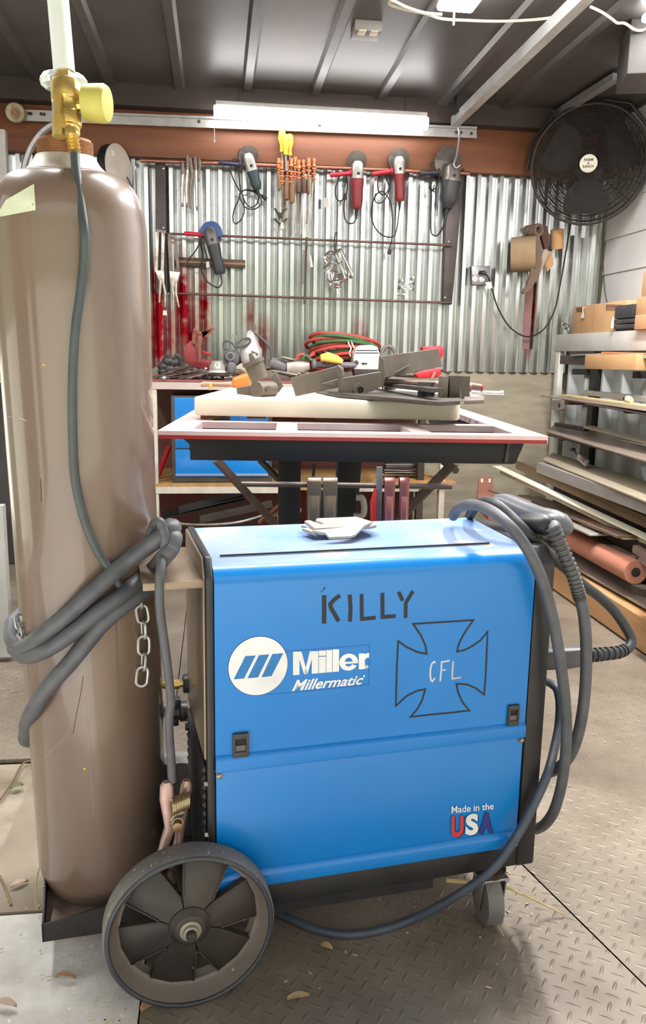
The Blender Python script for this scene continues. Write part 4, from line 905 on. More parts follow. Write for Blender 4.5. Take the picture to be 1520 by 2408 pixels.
mb = MB(); p = atZ(1090, 928, zt2); mb.box(p+V((0, 0, .02)), (.022, .04, .06)); mb.build('clamp_block', DK, fx_, bevel=.0015)
BARM = mat('brown_round_bar', (116, 94, 82), .4, .5, col2=(88, 70, 62), scale=20)
mb = MB(); mb.cyl(atY(885, 896, yS+.03), atY(1108, 911, yS+.0), .0125, seg=20); mb.build('round_bar', BARM, fx_)
mb = MB(); mb.cyl(atY(1060, 900, yS+.06), atY(1134, 912, yS+.04), .0105, seg=20); mb.build('round_bar', BARM, fx_)
for (x, y, dy, m_) in ((1108.5, 911.2, 0, STEEL), (1135, 912, .04, RED)):
    mb = MB(); p = atY(x, y, yS+dy); mb.lathe([(.012, -.004), (.013, 0), (.007, .002), (.004, .003)], p, V((1, -.2, -.05)), 18); mb.build('bar_end', m_, fx_)
mb = MB(); mb.beam(atZ(865, 900, zt2+.014), atZ(1030, 918, zt2+.022), .03, .01); mb.build('flat_arm', DK, fx_)
mb = MB(); mb.lathe([(.008, 0), (.008, .01), (.005, .011)], atY(1050, 909, yS-.05), V((-.6, -1, 0)), 14); mb.cyl(atY(1040, 909, yS-.03), atY(1058, 909, yS-.03), .005); mb.build('thumb_screw', BARM, fx_)
mb = MB(); mb.cyl(atY(1108, 925, yS+.1), atY(1183, 927, yS+.1), .0095, seg=18); mb.lathe([(.0095, 0), (.0115, .001), (.0115, .008), (.0095, .009)], atY(1176, 926.6, yS+.1), V((1, 0, 0)), 18); tag(mb.build('galvanised_pipe', ZINC), 'bright galvanised pipe stub sticking out past the right end of the slab', 'pipe')
# ================================================================ the bench along the back wall
BY = 3.97; bz = atY(420, 893, BY).z
BR = atY(1058, 900, BY).x
BLX = atY(318, 900, BY).x
bn = thing('workbench', 'long workbench along the back wall with a red and white edge and lower shelf', 'workbench', (0, BY+.28, 0))
BTOP = mat('bench_top_steel', (120, 104, 100), .5, .3, col2=(150, 60, 66), scale=5, amt=.6)
BEDGE = mat('bench_edge', (200, 190, 180), .5, .1, col2=(184, 164, 160), scale=5, spots=(178, 40, 60), spot_scale=5, spot_at=.56)
BWHT = mat('bench_frame_paint', (208, 200, 188), .55, .1, col2=(172, 164, 152), scale=9)
zsh = atY(400, 1143, BY).z
mb = MB(); mb.span((BLX, BY, bz-.012), (BR, BW-.003, bz)); mb.build('top', BTOP, bn, bevel=.002)
mb = MB(); mb.span((BLX, BY-.004, bz-.045), (BR, BY+.03, bz-.012)); mb.build('front_edge', BEDGE, bn)
mb = MB(); mb.span((BLX, BY, zsh-.022), (BR, BW-.03, zsh+.012)); mb.build('shelf', mat('shelf_board', (176, 140, 92), .65, col2=(146, 110, 66), scale=6, stretch=(6, 1, 1)), bn)
sx1 = atY(654, 1150, BY).x
mb = MB(); mb.span((BLX, BY-.004, zsh-.036), (sx1, BY+.02, zsh-.004)); mb.build('shelf_edge', BWHT, bn)
mb = MB(); mb.span((atY(830, 1150, BY).x, BY-.004, zsh-.03), (atY(985, 1150, BY).x, BY+.02, zsh-.008)); mb.build('shelf_edge', BWHT, bn)
for x in (363, 1047): 
    p = atY(x, 1000, BY); mb = MB(); mb.span((p.x-.014, BY, 0), (p.x+.014, BY+.04, bz-.04)); mb.build('leg', BWHT, bn)
mb = MB(); mb.span((atY(985, 1150, BY).x, BY+.03, .0), (atY(1000, 1150, BY).x, BY+.07, bz-.04)); mb.build('leg', DSTEEL, bn)
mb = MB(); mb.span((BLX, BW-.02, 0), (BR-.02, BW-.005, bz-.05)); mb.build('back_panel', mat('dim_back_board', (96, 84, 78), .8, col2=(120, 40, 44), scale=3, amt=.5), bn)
# second blue machine on the shelf
w2a = atY(405, 1130, BY+.02); w2b = atY(640, 1128, BY+.02); z2b = zsh+.013
zt3 = atY(420, 925, BY+.02).z
sm = thing('welding_machine', 'second blue machine with dark frame, standing on the shelf under the bench', 'welder', ((w2a.x+w2b.x)/2, BY+.2, z2b))
mb = MB(); mb.span((w2a.x, BY+.025, z2b), (w2b.x, BY+.45, zt3-.01)); mb.build('chassis', mat('dirty_dark_frame', (60, 58, 58), .5, .2, col2=(84, 78, 74), scale=9), sm, bevel=.006)
zm = atY(420, 1056, BY+.02).z
mb = MB(); mb.span((w2a.x+.017, BY+.019, zm+.004), (w2b.x-.02, BY+.03, zt3-.02)); mb.build('upper_panel', BLUE, sm, bevel=.002)
mb = MB(); mb.span((w2a.x+.017, BY+.019, z2b+.03), (w2b.x-.02, BY+.03, zm-.002)); mb.build('lower_panel', BLUE, sm, bevel=.002)
mb = MB(); mb.span((w2a.x+.017, BY+.016, z2b+.034), (w2b.x-.02, BY+.02, z2b+.045)); mb.build('trim_strip', BLUET, sm)
# red rods leaning in the dark left bay, scrap under the shelf
mb = MB(); mb.beam(atY(368, 1128, BY+.15), atY(398, 1050, BY+.2), .03, .012); tag(mb.build('red_bar', RED), 'red painted bar leaning in the bay left of the blue machine under the bench', 'bar')
for i, (a, b, lab) in enumerate((((380, 1218), (575, 1175), 'long dark angle iron lying lowest under the bench shelf at the left'), ((420, 1205), (590, 1163), 'long dark channel lying on top of the angle iron under the bench shelf'), ((470, 1228), (640, 1190), 'pale edged flat bar lying in front of the dark irons under the bench'))):
    p = atY(*a, BY+.02-.12*i+.1); q = atY(*b, BY+.1-.12*i+.1); mb = MB(); mb.beam(p, q, .03, .004); mb.beam(p+V((0, .015, .014)), q+V((0, .015, .014)), .004, .028); tag(mb.build('steel_bar', BLACK if i < 2 else DSTEEL), lab, 'steel bar', 'scrap bars under the bench')
mb = MB(); mb.tube([atY(352, 1215, 3.6), atY(400, 1228, 3.55), atY(470, 1234, 3.5), atY(560, 1228, 3.5), atY(640, 1205, 3.6)], .006, 8); tag(mb.build('bent_rod', STEEL), 'pale bent rod curving across the floor behind the blue welder', 'rod')
for (a, b, lab) in (((610, 1228), (662, 1182), 'rusty pipe tool leaning left of the table leg'), ((628, 1224), (676, 1192), 'shiny bolt rod leaning in front of the rusty pipe tool'), ((650, 1232), (702, 1200), 'chrome socket bar lying behind the welder top')):
    mb = MB(); p = atY(*a, 2.6); q = atY(*b, 2.7); mb.cyl(p, q, .006); mb.ball(q, .011); tag(mb.build('rod_tool', ZINC if 'rusty' not in lab else RUST), lab, 'tool', 'rods behind the welder')
mb = MB(); mb.beam(atY(653, 1210, 2.6), atY(655, 1232, 2.6), .005, .004); tag(mb.build('yellow_stick', mat('yellow_paint', (232, 204, 40), .5)), 'small bright yellow stick standing behind the left end of the welder top', 'stick')
# stack of flat irons on the shelf at the right
k = 0
for i in range(9):
    y = 1113-i*3.2; p = atY(902+random.uniform(-4, 6), y, BY+.1); q = atY(996+random.uniform(-8, 4), y+random.uniform(-2, 3), BY+.12)
    p.z = max(p.z, zsh+.018); mb = MB(); mb.beam(p, q, .05, .004, up=(0, 0, 1)); tag(mb.build('flat_iron', random.choice((STEEL, DSTEEL, ZINC))), 'thin flat iron in the loose stack on the right end of the bench shelf', 'flat iron', 'flat irons stacked on the bench shelf')
mb = MB(); mb.span((atY(905, 1125, BY-.03).x, BY-.03, zsh+.012), (atY(1074, 1125, BY-.03).x, BY+.2, zsh+.022)); tag(mb.build('board', WOOD), 'thin wooden board on the bench shelf under the stack of flat irons', 'board')
# ================================================================ tool rack on the back wall
RY = BW-.055
def w(px, py, off=.06): return atY(px, py, BW-off)
def W(P, off=.06): return [w(x, y, off) for x, y in P]
K = .00233
RODM = mat('rusty_rod', (122, 92, 82), .4, .6, col2=(86, 62, 56), scale=18); PIPE = mat('copper_brown_pipe', (168, 116, 96), .32, .7, col2=(120, 78, 64), scale=12)
POST = mat('brown_grey_post', (86, 76, 74), .5, .4, col2=(66, 58, 58), scale=12)
rk = thing('tool_rack', 'steel tool rack of two posts and long horizontal rods on the ribbed back wall', 'rack', w(720, 710, .03))
for P in ([(366, 385), (390, 385), (392, 690), (368, 690)], [(1048, 400), (1090, 398), (1060, 717), (1040, 715)]):
    mb = MB(); mb.prism(W(P, .012), (0, -.03, 0)); mb.build('post', POST, rk, bevel=.002)
for P, m_, r in (([(330, 377), (1105, 408)], PIPE, .0105), ([(385, 549), (1064, 577)], RODM, .006), ([(415, 690), (1058, 712)], RODM, .006)):
    mb = MB(); mb.cyl(w(*P[0]), w(*P[1]), r, seg=14); mb.build('rod', m_, rk)
mb = MB(); mb.cyl(w(1040, 711.5), w(1060, 712), .009); mb.build('rod_socket', POST, rk)
for px, py in ((384, 396), (384, 536), (1056, 568), (1047, 700), (544, 600), (396, 690)):
    mb = MB(); mb.lathe([(.006, 0), (.006, .003), (.003, .005)], w(px, py, .043), V((0, -1, 0)), 10); mb.build('bolt', ZINC, rk)
# --- angle grinders
def cord(P, parent, off=.075, r=.0035, name='cord', m=CORDB):
    mb = MB(); mb.tube([w(*p[:2], p[2] if len(p) > 2 else off) for p in P], r, 7, 5); return mb.build(name, m, parent)
GDISC = mat('grinding_disc', (92, 84, 78), .7, col2=(70, 64, 60), scale=30); GALU = mat('gear_case_alloy', (196, 192, 186), .35, .7, col2=(150, 146, 142), scale=25)
GUARD = mat('worn_guard', (128, 122, 116), .4, .7, col2=(92, 88, 84), scale=20)
def grinder(label, head, tail, bodym, wid, disc, handle, hm, headm=GALU, guard=None, cords=(), hw=17, plug=None, taper=.8, boot=None):
    hp_, tp_ = w(*head, .09), w(*tail, .085)
    t = thing('angle_grinder', label, 'grinder', tp_, 'angle grinders hung on the rack')
    ax = (tp_-hp_).normalized(); ln = (tp_-hp_).length; kw = wid*K/2
    neck = hp_+ax*(.17*ln if ln > .25 else .032)
    b0 = hp_+ax*.035
    mb = MB(); mb.sweep([(b0, kw*1.02, kw*.95), (b0+ax*(ln*.12), kw*1.08, kw), (b0+(tp_-b0)*.45, kw*.92, kw*.9), (b0+(tp_-b0)*.7, kw*.95, kw*.9), (tp_-ax*.012, kw*taper, kw*taper), (tp_, kw*taper*.8, kw*taper*.8)], seg=16, sq=3); mb.build('motor_body', bodym, t)
    mb = MB(); h_ = hw*K; mb.sweep([(hp_-ax*.045, h_*.55, h_*.5), (hp_-ax*.03, h_*.9, h_*.8), (hp_, h_*.95, h_*.85), (hp_+ax*.022, h_*.92, kw*1.05), (hp_+ax*.042, kw*1.05, kw*1.05)], seg=16, sq=3.2); g_ = mb.build('gear_case', headm, t)
    mb = MB(); mb.lathe([(.008, 0), (.008, .004), (.005, .006)], hp_+ax*.02-V((0, kw*.98, 0)), V((0, -1, 0)), 12); mb.build('spindle_lock', BLACK, g_)
    dc = w(*disc[:2], .07); dr = disc[2]*K; dn = V((disc[3] if len(disc) > 3 else .1, -1, disc[4] if len(disc) > 4 else -.25)).normalized()
    mb = MB(); mb.lathe([(.012, .006), (.02, .003), (dr*.9, .002), (dr, .001), (dr, -.002), (.012, -.002)], dc, dn, 32); mb.build('disc', GDISC, t)
    if guard:
        a0, a1 = guard; x = V((1, 0, 0)); y = dn.cross(x).normalized(); x = y.cross(dn); A = []
        pr = []
        for i in range(13):
            a = math.radians(a0+(a1-a0)*i/12); e = x*math.cos(a)-y*math.sin(a); pr.append(e)
        mb = MB()
        for s_ in (0,):
            for e, f_ in zip(pr, pr[1:]):
                mb.quad(dc+e*dr*1.08+dn*.012, dc+f_*dr*1.08+dn*.012, dc+f_*dr*1.08-dn*.012, dc+e*dr*1.08-dn*.012); mb.quad(dc+dn*.012, dc+e*dr*1.08+dn*.012, dc+f_*dr*1.08+dn*.012, dc+dn*.012+V((1e-4, 0, 0)))
        mb.build('guard', GUARD, t)
    if handle:
        (x0, y0), (x1, y1), hr = handle; p = w(x0, y0, .08); q = w(x1, y1, .08); d = (q-p)
        mb = MB(); mb.lathe([(hr*K*.7, 0), (hr*K, .006), (hr*K*.9, d.length*.5), (hr*K, d.length*.85), (hr*K*1.5, d.length*.88), (hr*K*1.5, d.length*.94), (hr*K*.6, d.length)], p, d, 14); mb.build('side_handle', hm, t)
    if boot: mb = MB(); P = W(boot, .085); mb.tube(P, .007, 10, rr=lambda u: .010-.006*u); mb.build('cord_boot', CORDB, t)
    for c in cords: cord(c, t)
    if plug:
        p = w(*plug[0], .075); q = w(*plug[1], .075); mb = MB(); mb.sweep([(p, .006, .006), (p.lerp(q, .5), .011, .009), (q, .010, .008)]); pg = mb.build('plug', CORDB, t)
    return t
TEAL = mat('dark_teal_plastic', (36, 58, 66), .4, col2=(28, 44, 50)); GRED = mat('dark_red_plastic', (138, 34, 40), .4, col2=(116, 26, 34)); HRED = mat('red_handle', (196, 36, 58), .35); GBLK = mat('charcoal_plastic', (52, 52, 56), .45); GBLU = mat('blue_guard', (50, 84, 150), .45)
grinder('teal angle grinder at the left of the top pipe, its cord looped in a knot', (588, 383), (606, 446), TEAL, 25, (585, 366, 22, .2, -.5), ((514, 382), (570, 388), 4.5), mat('navy_handle', (52, 52, 86), .35), guard=(120, 215), hw=13, boot=[(605, 446), (609, 460), (608, 470)],
    cords=[[(608, 468), (604, 480), (592, 488), (580, 480), (573, 466), (568, 452), (562, 446), (552, 428), (545, 410), (542, 395), (547, 376), (556, 374), (560, 385), (562, 410), (565, 440), (570, 455), (574, 480), (574, 500), (566, 518), (553, 526), (548, 512), (552, 490), (562, 468), (566, 452)], [(566, 450), (580, 447), (600, 453), (613, 466), (615, 478), (605, 489), (590, 492), (576, 486), (566, 468), (564, 455)], [(566, 452), (580, 446), (600, 450), (616, 460)]], plug=((614, 459), (628, 469)))
grinder('left one of the two red angle grinders on the top pipe, short cord loop', (841, 401), (840, 492), GRED, 27, (840, 378, 22, 0, -.45), ((776, 412), (829, 407), 5), HRED, hw=14, boot=[(839, 492), (838, 505), (838, 516)],
    cords=[[(838, 514), (832, 524), (820, 525), (812, 515), (809, 490), (811, 468)], [(811, 466), (800, 473), (791, 465), (789, 445), (795, 425), (804, 408), (811, 400), (815, 410), (811, 440)], [(806, 402), (816, 420), (817, 445), (812, 465)]], plug=((811, 455), (812, 470)))
grinder('right one of the two red angle grinders on the top pipe, long cord loop', (939, 390), (941, 473), GRED, 23, (939, 374, 24, .1, -.35), ((875, 410), (926, 402), 5.5), HRED, guard=(130, 200), hw=14, taper=.95, boot=[(940, 474), (940, 484), (939, 496)],
    cords=[[(939, 496), (935, 530), (929, 552), (918, 558), (900, 553), (884, 538), (875, 515), (874, 490), (884, 460), (898, 450), (910, 460), (920, 480), (924, 520), (922, 560), (917, 585)], [(890, 420), (889, 445), (900, 458), (912, 450), (918, 430), (917, 410), (908, 400), (903, 410), (916, 440), (905, 470), (890, 478), (882, 470), (884, 455)]], plug=((918, 586), (915, 598)))
grinder('big black angle grinder at the right end of the top pipe, largest of all', (1064, 408), (1052, 490), GBLK, 44, (1054, 380, 33, .25, -.2), ((988, 408), (1036, 405), 6), GBLK, guard=(105, 185), hw=19, taper=.6,
    boot=[(1052, 490), (1048, 510), (1044, 530), (1036, 545), (1028, 555)], headm=mat('grey_gear_case', (150, 142, 136), .4, .5, col2=(120, 112, 108), scale=20),
    cords=[[(1028, 555), (1018, 552), (1014, 540), (1014, 500), (1015, 455), (1012, 440), (1020, 420)], [(1012, 396), (1014, 384), (1024, 384), (1034, 396), (1034, 420), (1026, 440), (1015, 448), (1010, 440), (1016, 420), (1020, 400), (1028, 390)], [(1010, 415), (1013, 440), (1022, 452)]])
gb_ = grinder('black grinder with blue guard and red handle hanging on the middle rod', (497, 556), (519, 645), GBLK, 27, (498, 550, 23, 0, -.1), ((433, 549), (478, 552), 5), HRED, guard=None, hw=15, headm=mat('grey_gear_head', (112, 106, 108), .4, .4), taper=.95,
    cords=[[(519, 646), (522, 664), (514, 676), (498, 670), (482, 655), (474, 630), (478, 600), (474, 570)], [(474, 560), (460, 590), (445, 608), (442, 620), (455, 628), (470, 625), (476, 600), (470, 570)], [(478, 570), (482, 590), (486, 600), (488, 612)]])
mb = MB(); c = w(497, 548, .078); A = [c+V((math.cos(a), 0, math.sin(a)))*.058 for a in [math.radians(q) for q in range(-20, 201, 11)]]; mb.prism(A, (0, -.012, 0)); mb.build('guard', GBLU, gb_, bevel=.002)
mb = MB(); mb.prism(W([(485, 616), (491, 614), (494, 628), (485, 630)], .082), (0, -.001, 0)); mb.build('price_tag', PAPER, gb_)
# --- small locking pliers and clamps at left of the top pipe
LP = mat('chrome_pliers', (206, 198, 190), .3, .8, col2=(140, 120, 112), scale=30); LPD = mat('worn_pliers', (130, 116, 106), .4, .6, col2=(96, 82, 76), scale=30)
for i, (P, lab) in enumerate((([(428, 378), (430, 410), (428, 445), (428, 480)], 'leftmost of the locking pliers hung at the left of the top pipe'), ([(440, 366), (441, 400), (438, 440), (439, 480)], 'second locking pliers from the left on the top pipe'), ([(447, 372), (452, 410), (447, 450), (447, 484)], 'third locking pliers from the left on the top pipe, darkest'), ([(458, 368), (461, 400), (462, 440), (462, 488)], 'fourth locking pliers from the left on the top pipe, brightest handle'), ([(468, 372), (470, 390), (466, 420)], 'short clamp hanging rightmost of the locking pliers on the top pipe'))):
    t = thing('locking_pliers', lab, 'pliers', w(*P[-1]), 'locking pliers hung on the top pipe'); n_ = len(P); off = .085
    mb = MB(); mb.sweep([(w(*P[0], off), .006, .006), (w(P[0][0]+1, P[0][1]+10, off), .010, .008), (w(*P[1], off), .009, .007)]); mb.build('jaw', LPD, t)
    mb = MB(); mb.sweep([(w(*P[1], off), .008, .007)]+[(w(*p, off), .008, .007) for p in P[2:-1]]+[(w(*P[-1], off), .005, .005)], seg=12); mb.build('handle', LP if i in (0, 1, 3) else LPD, t)
    mb = MB(); x, y = P[-1]; mb.cyl(w(x+1, y-4, off), w(x+2, y+7, off), .0055, seg=10); mb.build('adjusting_screw', LPD, t)
# --- two long reach locking clamps at the left
for i, (dx, lab) in enumerate(((0, 'long reach locking clamp hung at the far left of the rack, nearest the cylinder'), (1, 'long reach locking clamp hung second at the left of the rack, right of the first'))):
    J = ([(370, 545), (384, 545)], [(398, 555), (412, 560)])[i]; off = .085
    bt = ((368, 640), (382, 640)) if i == 0 else ((402, 642), (420, 644))
    hn = [(378, 660), (376, 690), (375, 712)] if i == 0 else [(404, 665), (408, 690), (407, 725)]
    h2 = [(382, 655), (389, 690), (388, 722)] if i == 0 else [(414, 660), (414, 690), (421, 722)]
    t = thing('long_reach_clamp', lab, 'clamp', w(hn[2][0], 740), 'long reach locking clamps')
    for a, b_ in zip(J, bt): mb = MB(); mb.beam(w(*a, off), w(*b_, off), .016, .008, up=(0, 1, 0)); mb.build('arm', LPD if i else LP, t, bevel=.001)
    mb = MB(); mb.beam(w(J[0][0]-2, J[0][1]-3, off), w(J[1][0]+6, J[1][1]+1, off), .012, .01, up=(0, 1, 0)); mb.build('head', LPD, t)
    mb = MB(); mb.prism(W([(bt[0][0]-3, bt[0][1]-4), (bt[1][0]+4, bt[1][1]-4), (hn[0][0]+10, hn[0][1]+14), (hn[0][0]-4, hn[0][1])], off), (0, -.008, 0)); mb.build('body_plate', LP, t, bevel=.001)
    for HH in (hn, h2): mb = MB(); mb.sweep([(w(*p, off+.005), .008-.0015*j, .007) for j, p in enumerate(HH)]); mb.build('handle', LP, t)
    if i == 0:
        mb = MB(); mb.prism(W([(384, 730), (392, 730), (393, 742), (383, 741)], .09), (0, -.001, 0)); mb.build('price_tag', PAPER, t)
# --- magnetic bar, file, hacksaw strip
t = thing('magnetic_tool_bar', 'brown horizontal magnetic tool bar behind the blue grinder', 'tool bar', w(500, 630, .03)); mb = MB(); mb.prism(W([(420, 605), (577, 612), (577, 630), (420, 625)], .02), (0, -.012, 0)); mb.build('backing', mat('brown_bar', (92, 62, 52), .5, .2), t, bevel=.001)
mb = MB(); mb.prism(W([(420, 613), (577, 619), (577, 623), (420, 617)], .032), (0, -.003, 0)); mb.build('magnet_strip', mat('tan_strip', (160, 128, 86), .5), t)
mb = MB(); mb.beam(w(721, 558, .075), w(717, 715, .075), .012, .005, up=(0, 1, 0)); mb.beam(w(717, 715, .075), w(717, 800, .075), .004, .004, up=(0, 1, 0)); tag(mb.build('long_file', DSTEEL), 'long thin dark file hanging in the middle of the rack', 'file')
mb = MB(); mb.beam(w(715, 588, .07), w(713, 668, .07), .010, .004, up=(0, 1, 0)); tag(mb.build('saw_blade', mat('brown_blade', (140, 122, 116), .45, .5)), 'short brown saw blade hanging just left of the long file', 'blade')
mb = MB(); mb.sweep([(w(730, 600, .07), .004, .002), (w(732, 615, .07), .006, .003), (w(733, 628, .07), .009, .003)]); tag(mb.build('chrome_lever', ZINC), 'small chrome lever hanging just right of the long file', 'lever')
# --- wooden handled tools + bar clamps with orange ends
ORG = mat('orange_clamp_casting', (230, 140, 96), .4, .2, col2=(206, 108, 66), scale=30); WHD = mat('oiled_wood_handle', (150, 112, 78), .5, col2=(120, 86, 60), scale=10); WHDD = mat('dark_wood_handle', (108, 78, 66), .5, col2=(88, 62, 54), scale=10)
def F6(x, y): return (640+x*.15789, 290+y*.15789)
clamps = [((105, 520), (105, 1650), (105, 780, 990, 25), WHD, 'leftmost of the small orange bar clamps on the top pipe'), ((150, 560), (150, 1500), (0, 0, 0, 0), None, 'small orange bar clamp second from the left, without visible handle'), ((230, 560), (222, 1700), (220, 830, 1130, 34), WHD, 'small orange bar clamp third from the left, brown square handle'),
    ((290, 520), (290, 1690), (300, 920, 1185, 34), WHD, 'small orange bar clamp fourth from the left, lowest wooden handle'), ((345, 500), (350, 1640), (0, 0, 0, 0), None, 'small orange bar clamp fifth from the left with a tall orange knob'), ((400, 545), (385, 1480), (395, 860, 1030, 30), WHDD, 'small orange bar clamp sixth from the left, dark handle'), ((470, 545), (425, 1650), (485, 840, 1035, 38), WHDD, 'small orange bar clamp seventh from the left, wide dark handle'), ((548, 520), (520, 1500), (548, 830, 1050, 20), WHD, 'small orange bar clamp second from the right, narrow pale handle'), ((628, 525), (560, 1690), (0, 0, 0, 0), None, 'rightmost of the small orange bar clamps on the top pipe')]
for i, (a, b_, h_, hm, lab) in enumerate(clamps):
    t = thing('bar_clamp', lab, 'clamp', w(*F6(*b_)), 'small orange bar clamps on the top pipe'); off = .075+.012*(i % 2)
    mb = MB(); mb.beam(w(*F6(a[0], a[1]+60), off), w(*F6(*b_), off), .009, .005, up=(0, 1, 0)); mb.build('bar', LPD if i % 2 else STEEL, t)
    mb = MB(); x, y = a; mb.sweep([(w(*F6(x, y), off+.01), .008, .008), (w(*F6(x, y+25), off+.01), .010, .009), (w(*F6(x, y+60), off+.01), .006, .006), (w(*F6(x, y+110), off+.01), .010, .008), (w(*F6(x, y+120), off+.01), .011, .009)]); mb.build('fixed_jaw', ORG, t)
    lo = h_[1]-60 if h_[1] else y+290; mb = MB()
    for q in (-150, -75, 0): mb.sweep([(w(*F6(x, lo+q), off+.012), .011, .009), (w(*F6(x, lo+q+22), off+.012), .012, .010), (w(*F6(x, lo+q+30), off+.012), .006, .006), (w(*F6(x, lo+q+60), off+.012), .006, .006)])
    mb.build('sliding_jaw', ORG, t)
    if hm: mb = MB(); hw_ = h_[3]*.158*K; mb.sweep([(w(*F6(h_[0], h_[1]-20), off+.02), hw_*.6, .008), (w(*F6(h_[0], h_[1]+20), off+.02), hw_, .012), (w(*F6(h_[0], h_[2]-30), off+.02), hw_*1.05, .012), (w(*F6(h_[0], h_[2]), off+.02), hw_*.8, .009)], sq=3); mb.build('handle', hm, t)
YEL = mat('yellow_plastic_handle', (246, 190, 70), .35, col2=(232, 164, 40), scale=8)
for i, (x, y0, y1, lab) in enumerate(((150, 105, 430, 'taller of the yellow handled chisels standing on the top pipe'), (205, 165, 470, 'middle yellow handled chisel standing on the top pipe, partly covered'), (262, 160, 485, 'rightmost yellow handled chisel standing on the top pipe'))):
    t = thing('chisel', lab, 'chisel', w(*F6(x, 600)), 'yellow handled chisels'); off = .085+.02*(i == 1)-.02*(i == 2)
    mb = MB(); mb.sweep([(w(*F6(x, y0), off), .010, .010), (w(*F6(x, y0+20), off), .018, .017), (w(*F6(x, y0+120), off), .021, .02), (w(*F6(x, y0+230), off), .011, .011), (w(*F6(x, y1), off), .012, .012)], sq=2.2); mb.build('handle', YEL, t)
    mb = MB(); mb.sweep([(w(*F6(x, y1), off), .007, .006), (w(*F6(x, y1+80), off), .006, .005), (w(*F6(x+8, y1+240), off), .009, .004)]); mb.build('blade', STEEL, t)
# spring clamp blades low on the bars
for (P, lab) in (([(20, 1265), (60, 1275), (100, 1330), (130, 1340), (165, 1280), (240, 1270), (200, 1300), (165, 1370), (160, 1410), (110, 1410), (80, 1370)], 'dark winged spreader clamped high on the small bar clamps'), ([(15, 1425), (60, 1420), (110, 1480), (150, 1480), (190, 1425), (240, 1415), (200, 1470), (160, 1490), (140, 1520), (90, 1500)], 'dark winged spreader with a price tag, low on the small bar clamps')):
    mb = MB(); mb.prism(W([F6(*p) for p in P], .10), (0, -.014, 0)); o = tag(mb.build('spreader', DSTEEL, bevel=.001), lab, 'spreader')
mb = MB(); mb.prism(W([F6(*p) for p in ((130, 1480), (165, 1470), (182, 1570), (125, 1580))], .12), (0, -.001, 0)); tag(mb.build('price_tag', PAPER), 'small white price tag hanging on the lower winged spreader', 'tag')
mb = MB(); mb.prism(W([F6(*p) for p in ((770, 1110), (835, 1105), (850, 1240), (770, 1255))], .006), (0, -.001, 0)); tag(mb.build('paper_note', PAPER), 'small pale paper note stuck on the ribbed wall between the bar clamps and red grinders', 'note')
# --- bundle of chrome C clamps on a wire
CHR = mat('chrome', (214, 212, 210), .18, .95, col2=(180, 178, 176), scale=30)
t0 = w(790, 545, .06)
mb = MB(); mb.tube(W([(789, 596), (786, 570), (791, 545), (793, 558), (789, 580), (789, 598)], .075), .0028, 6); tag(mb.build('wire_hook', CORDB), 'black wire hook on the middle rod holding the chrome clamps', 'hook')
def cclamp(P, screw, lab, off):
    t = thing('c_clamp', lab, 'clamp', w(*P[len(P)//2], off), 'bundle of chrome C clamps')
    mb = MB(); mb.tube(W(P, off), .0092, 8, 4); mb.build('frame', CHR, t)
    a, b_ = screw; mb = MB(); mb.cyl(w(*a, off+.008), w(*b_, off+.008), .0062, seg=8); q = w(*b_, off+.008); d = (w(*a, off+.008)-q).normalized(); mb.lathe([(.009, 0), (.009, .006)], q, d, 10); s_ = mb.build('screw', CHR, t)
    p = w(*a, off+.008); e = d.cross(V((0, 1, 0))); mb = MB(); mb.cyl(p-e*.018+d*.004, p+e*.018+d*.004, .003, seg=6); mb.build('tommy_bar', CHR, s_)
cclamp([(786, 600), (800, 588), (808, 600), (828, 645), (822, 652)], ((770, 605), (792, 622)), 'chrome C clamp at the upper right of the hanging bundle', .08)
cclamp([(770, 618), (764, 606), (776, 594), (792, 600), (800, 625)], ((760, 632), (782, 616)), 'chrome C clamp at the upper left of the hanging bundle', .095)
cclamp([(782, 622), (772, 645), (782, 662), (806, 658), (818, 652)], ((800, 620), (812, 655)), 'chrome C clamp in the middle of the hanging bundle', .105)
cclamp([(776, 640), (784, 668), (800, 672), (806, 660)], ((782, 676), (794, 655)), 'chrome C clamp at the bottom of the hanging bundle', .085)
cclamp([(792, 606), (812, 640), (806, 646), (794, 650)], ((786, 640), (778, 672)), 'chrome C clamp deepest in the hanging bundle', .07)
mb = MB(); mb.prism(W([(791, 680), (796, 679), (797, 690), (793, 692)], .1), (0, -.001, 0)); tag(mb.build('price_tag', PAPER), 'small white tag under the chrome C clamp bundle', 'tag')
# --- hole cluster shot through the sheet: bright burrs
BUR = mat('bright_burr', (236, 238, 236), .3, .6); 
mb = MB(); random.seed(4)
for i in range(46):
    x = random.gauss(955, 9)+(0); y = random.gauss(674, 14); p = w(x, y, -.002 if i % 3 else .001); mb.ball(p, random.uniform(.003, .0075), (1, .5, random.uniform(.8, 1.4)), 6, 4)
mb.build('trim_burrs', BUR, kind='structure')
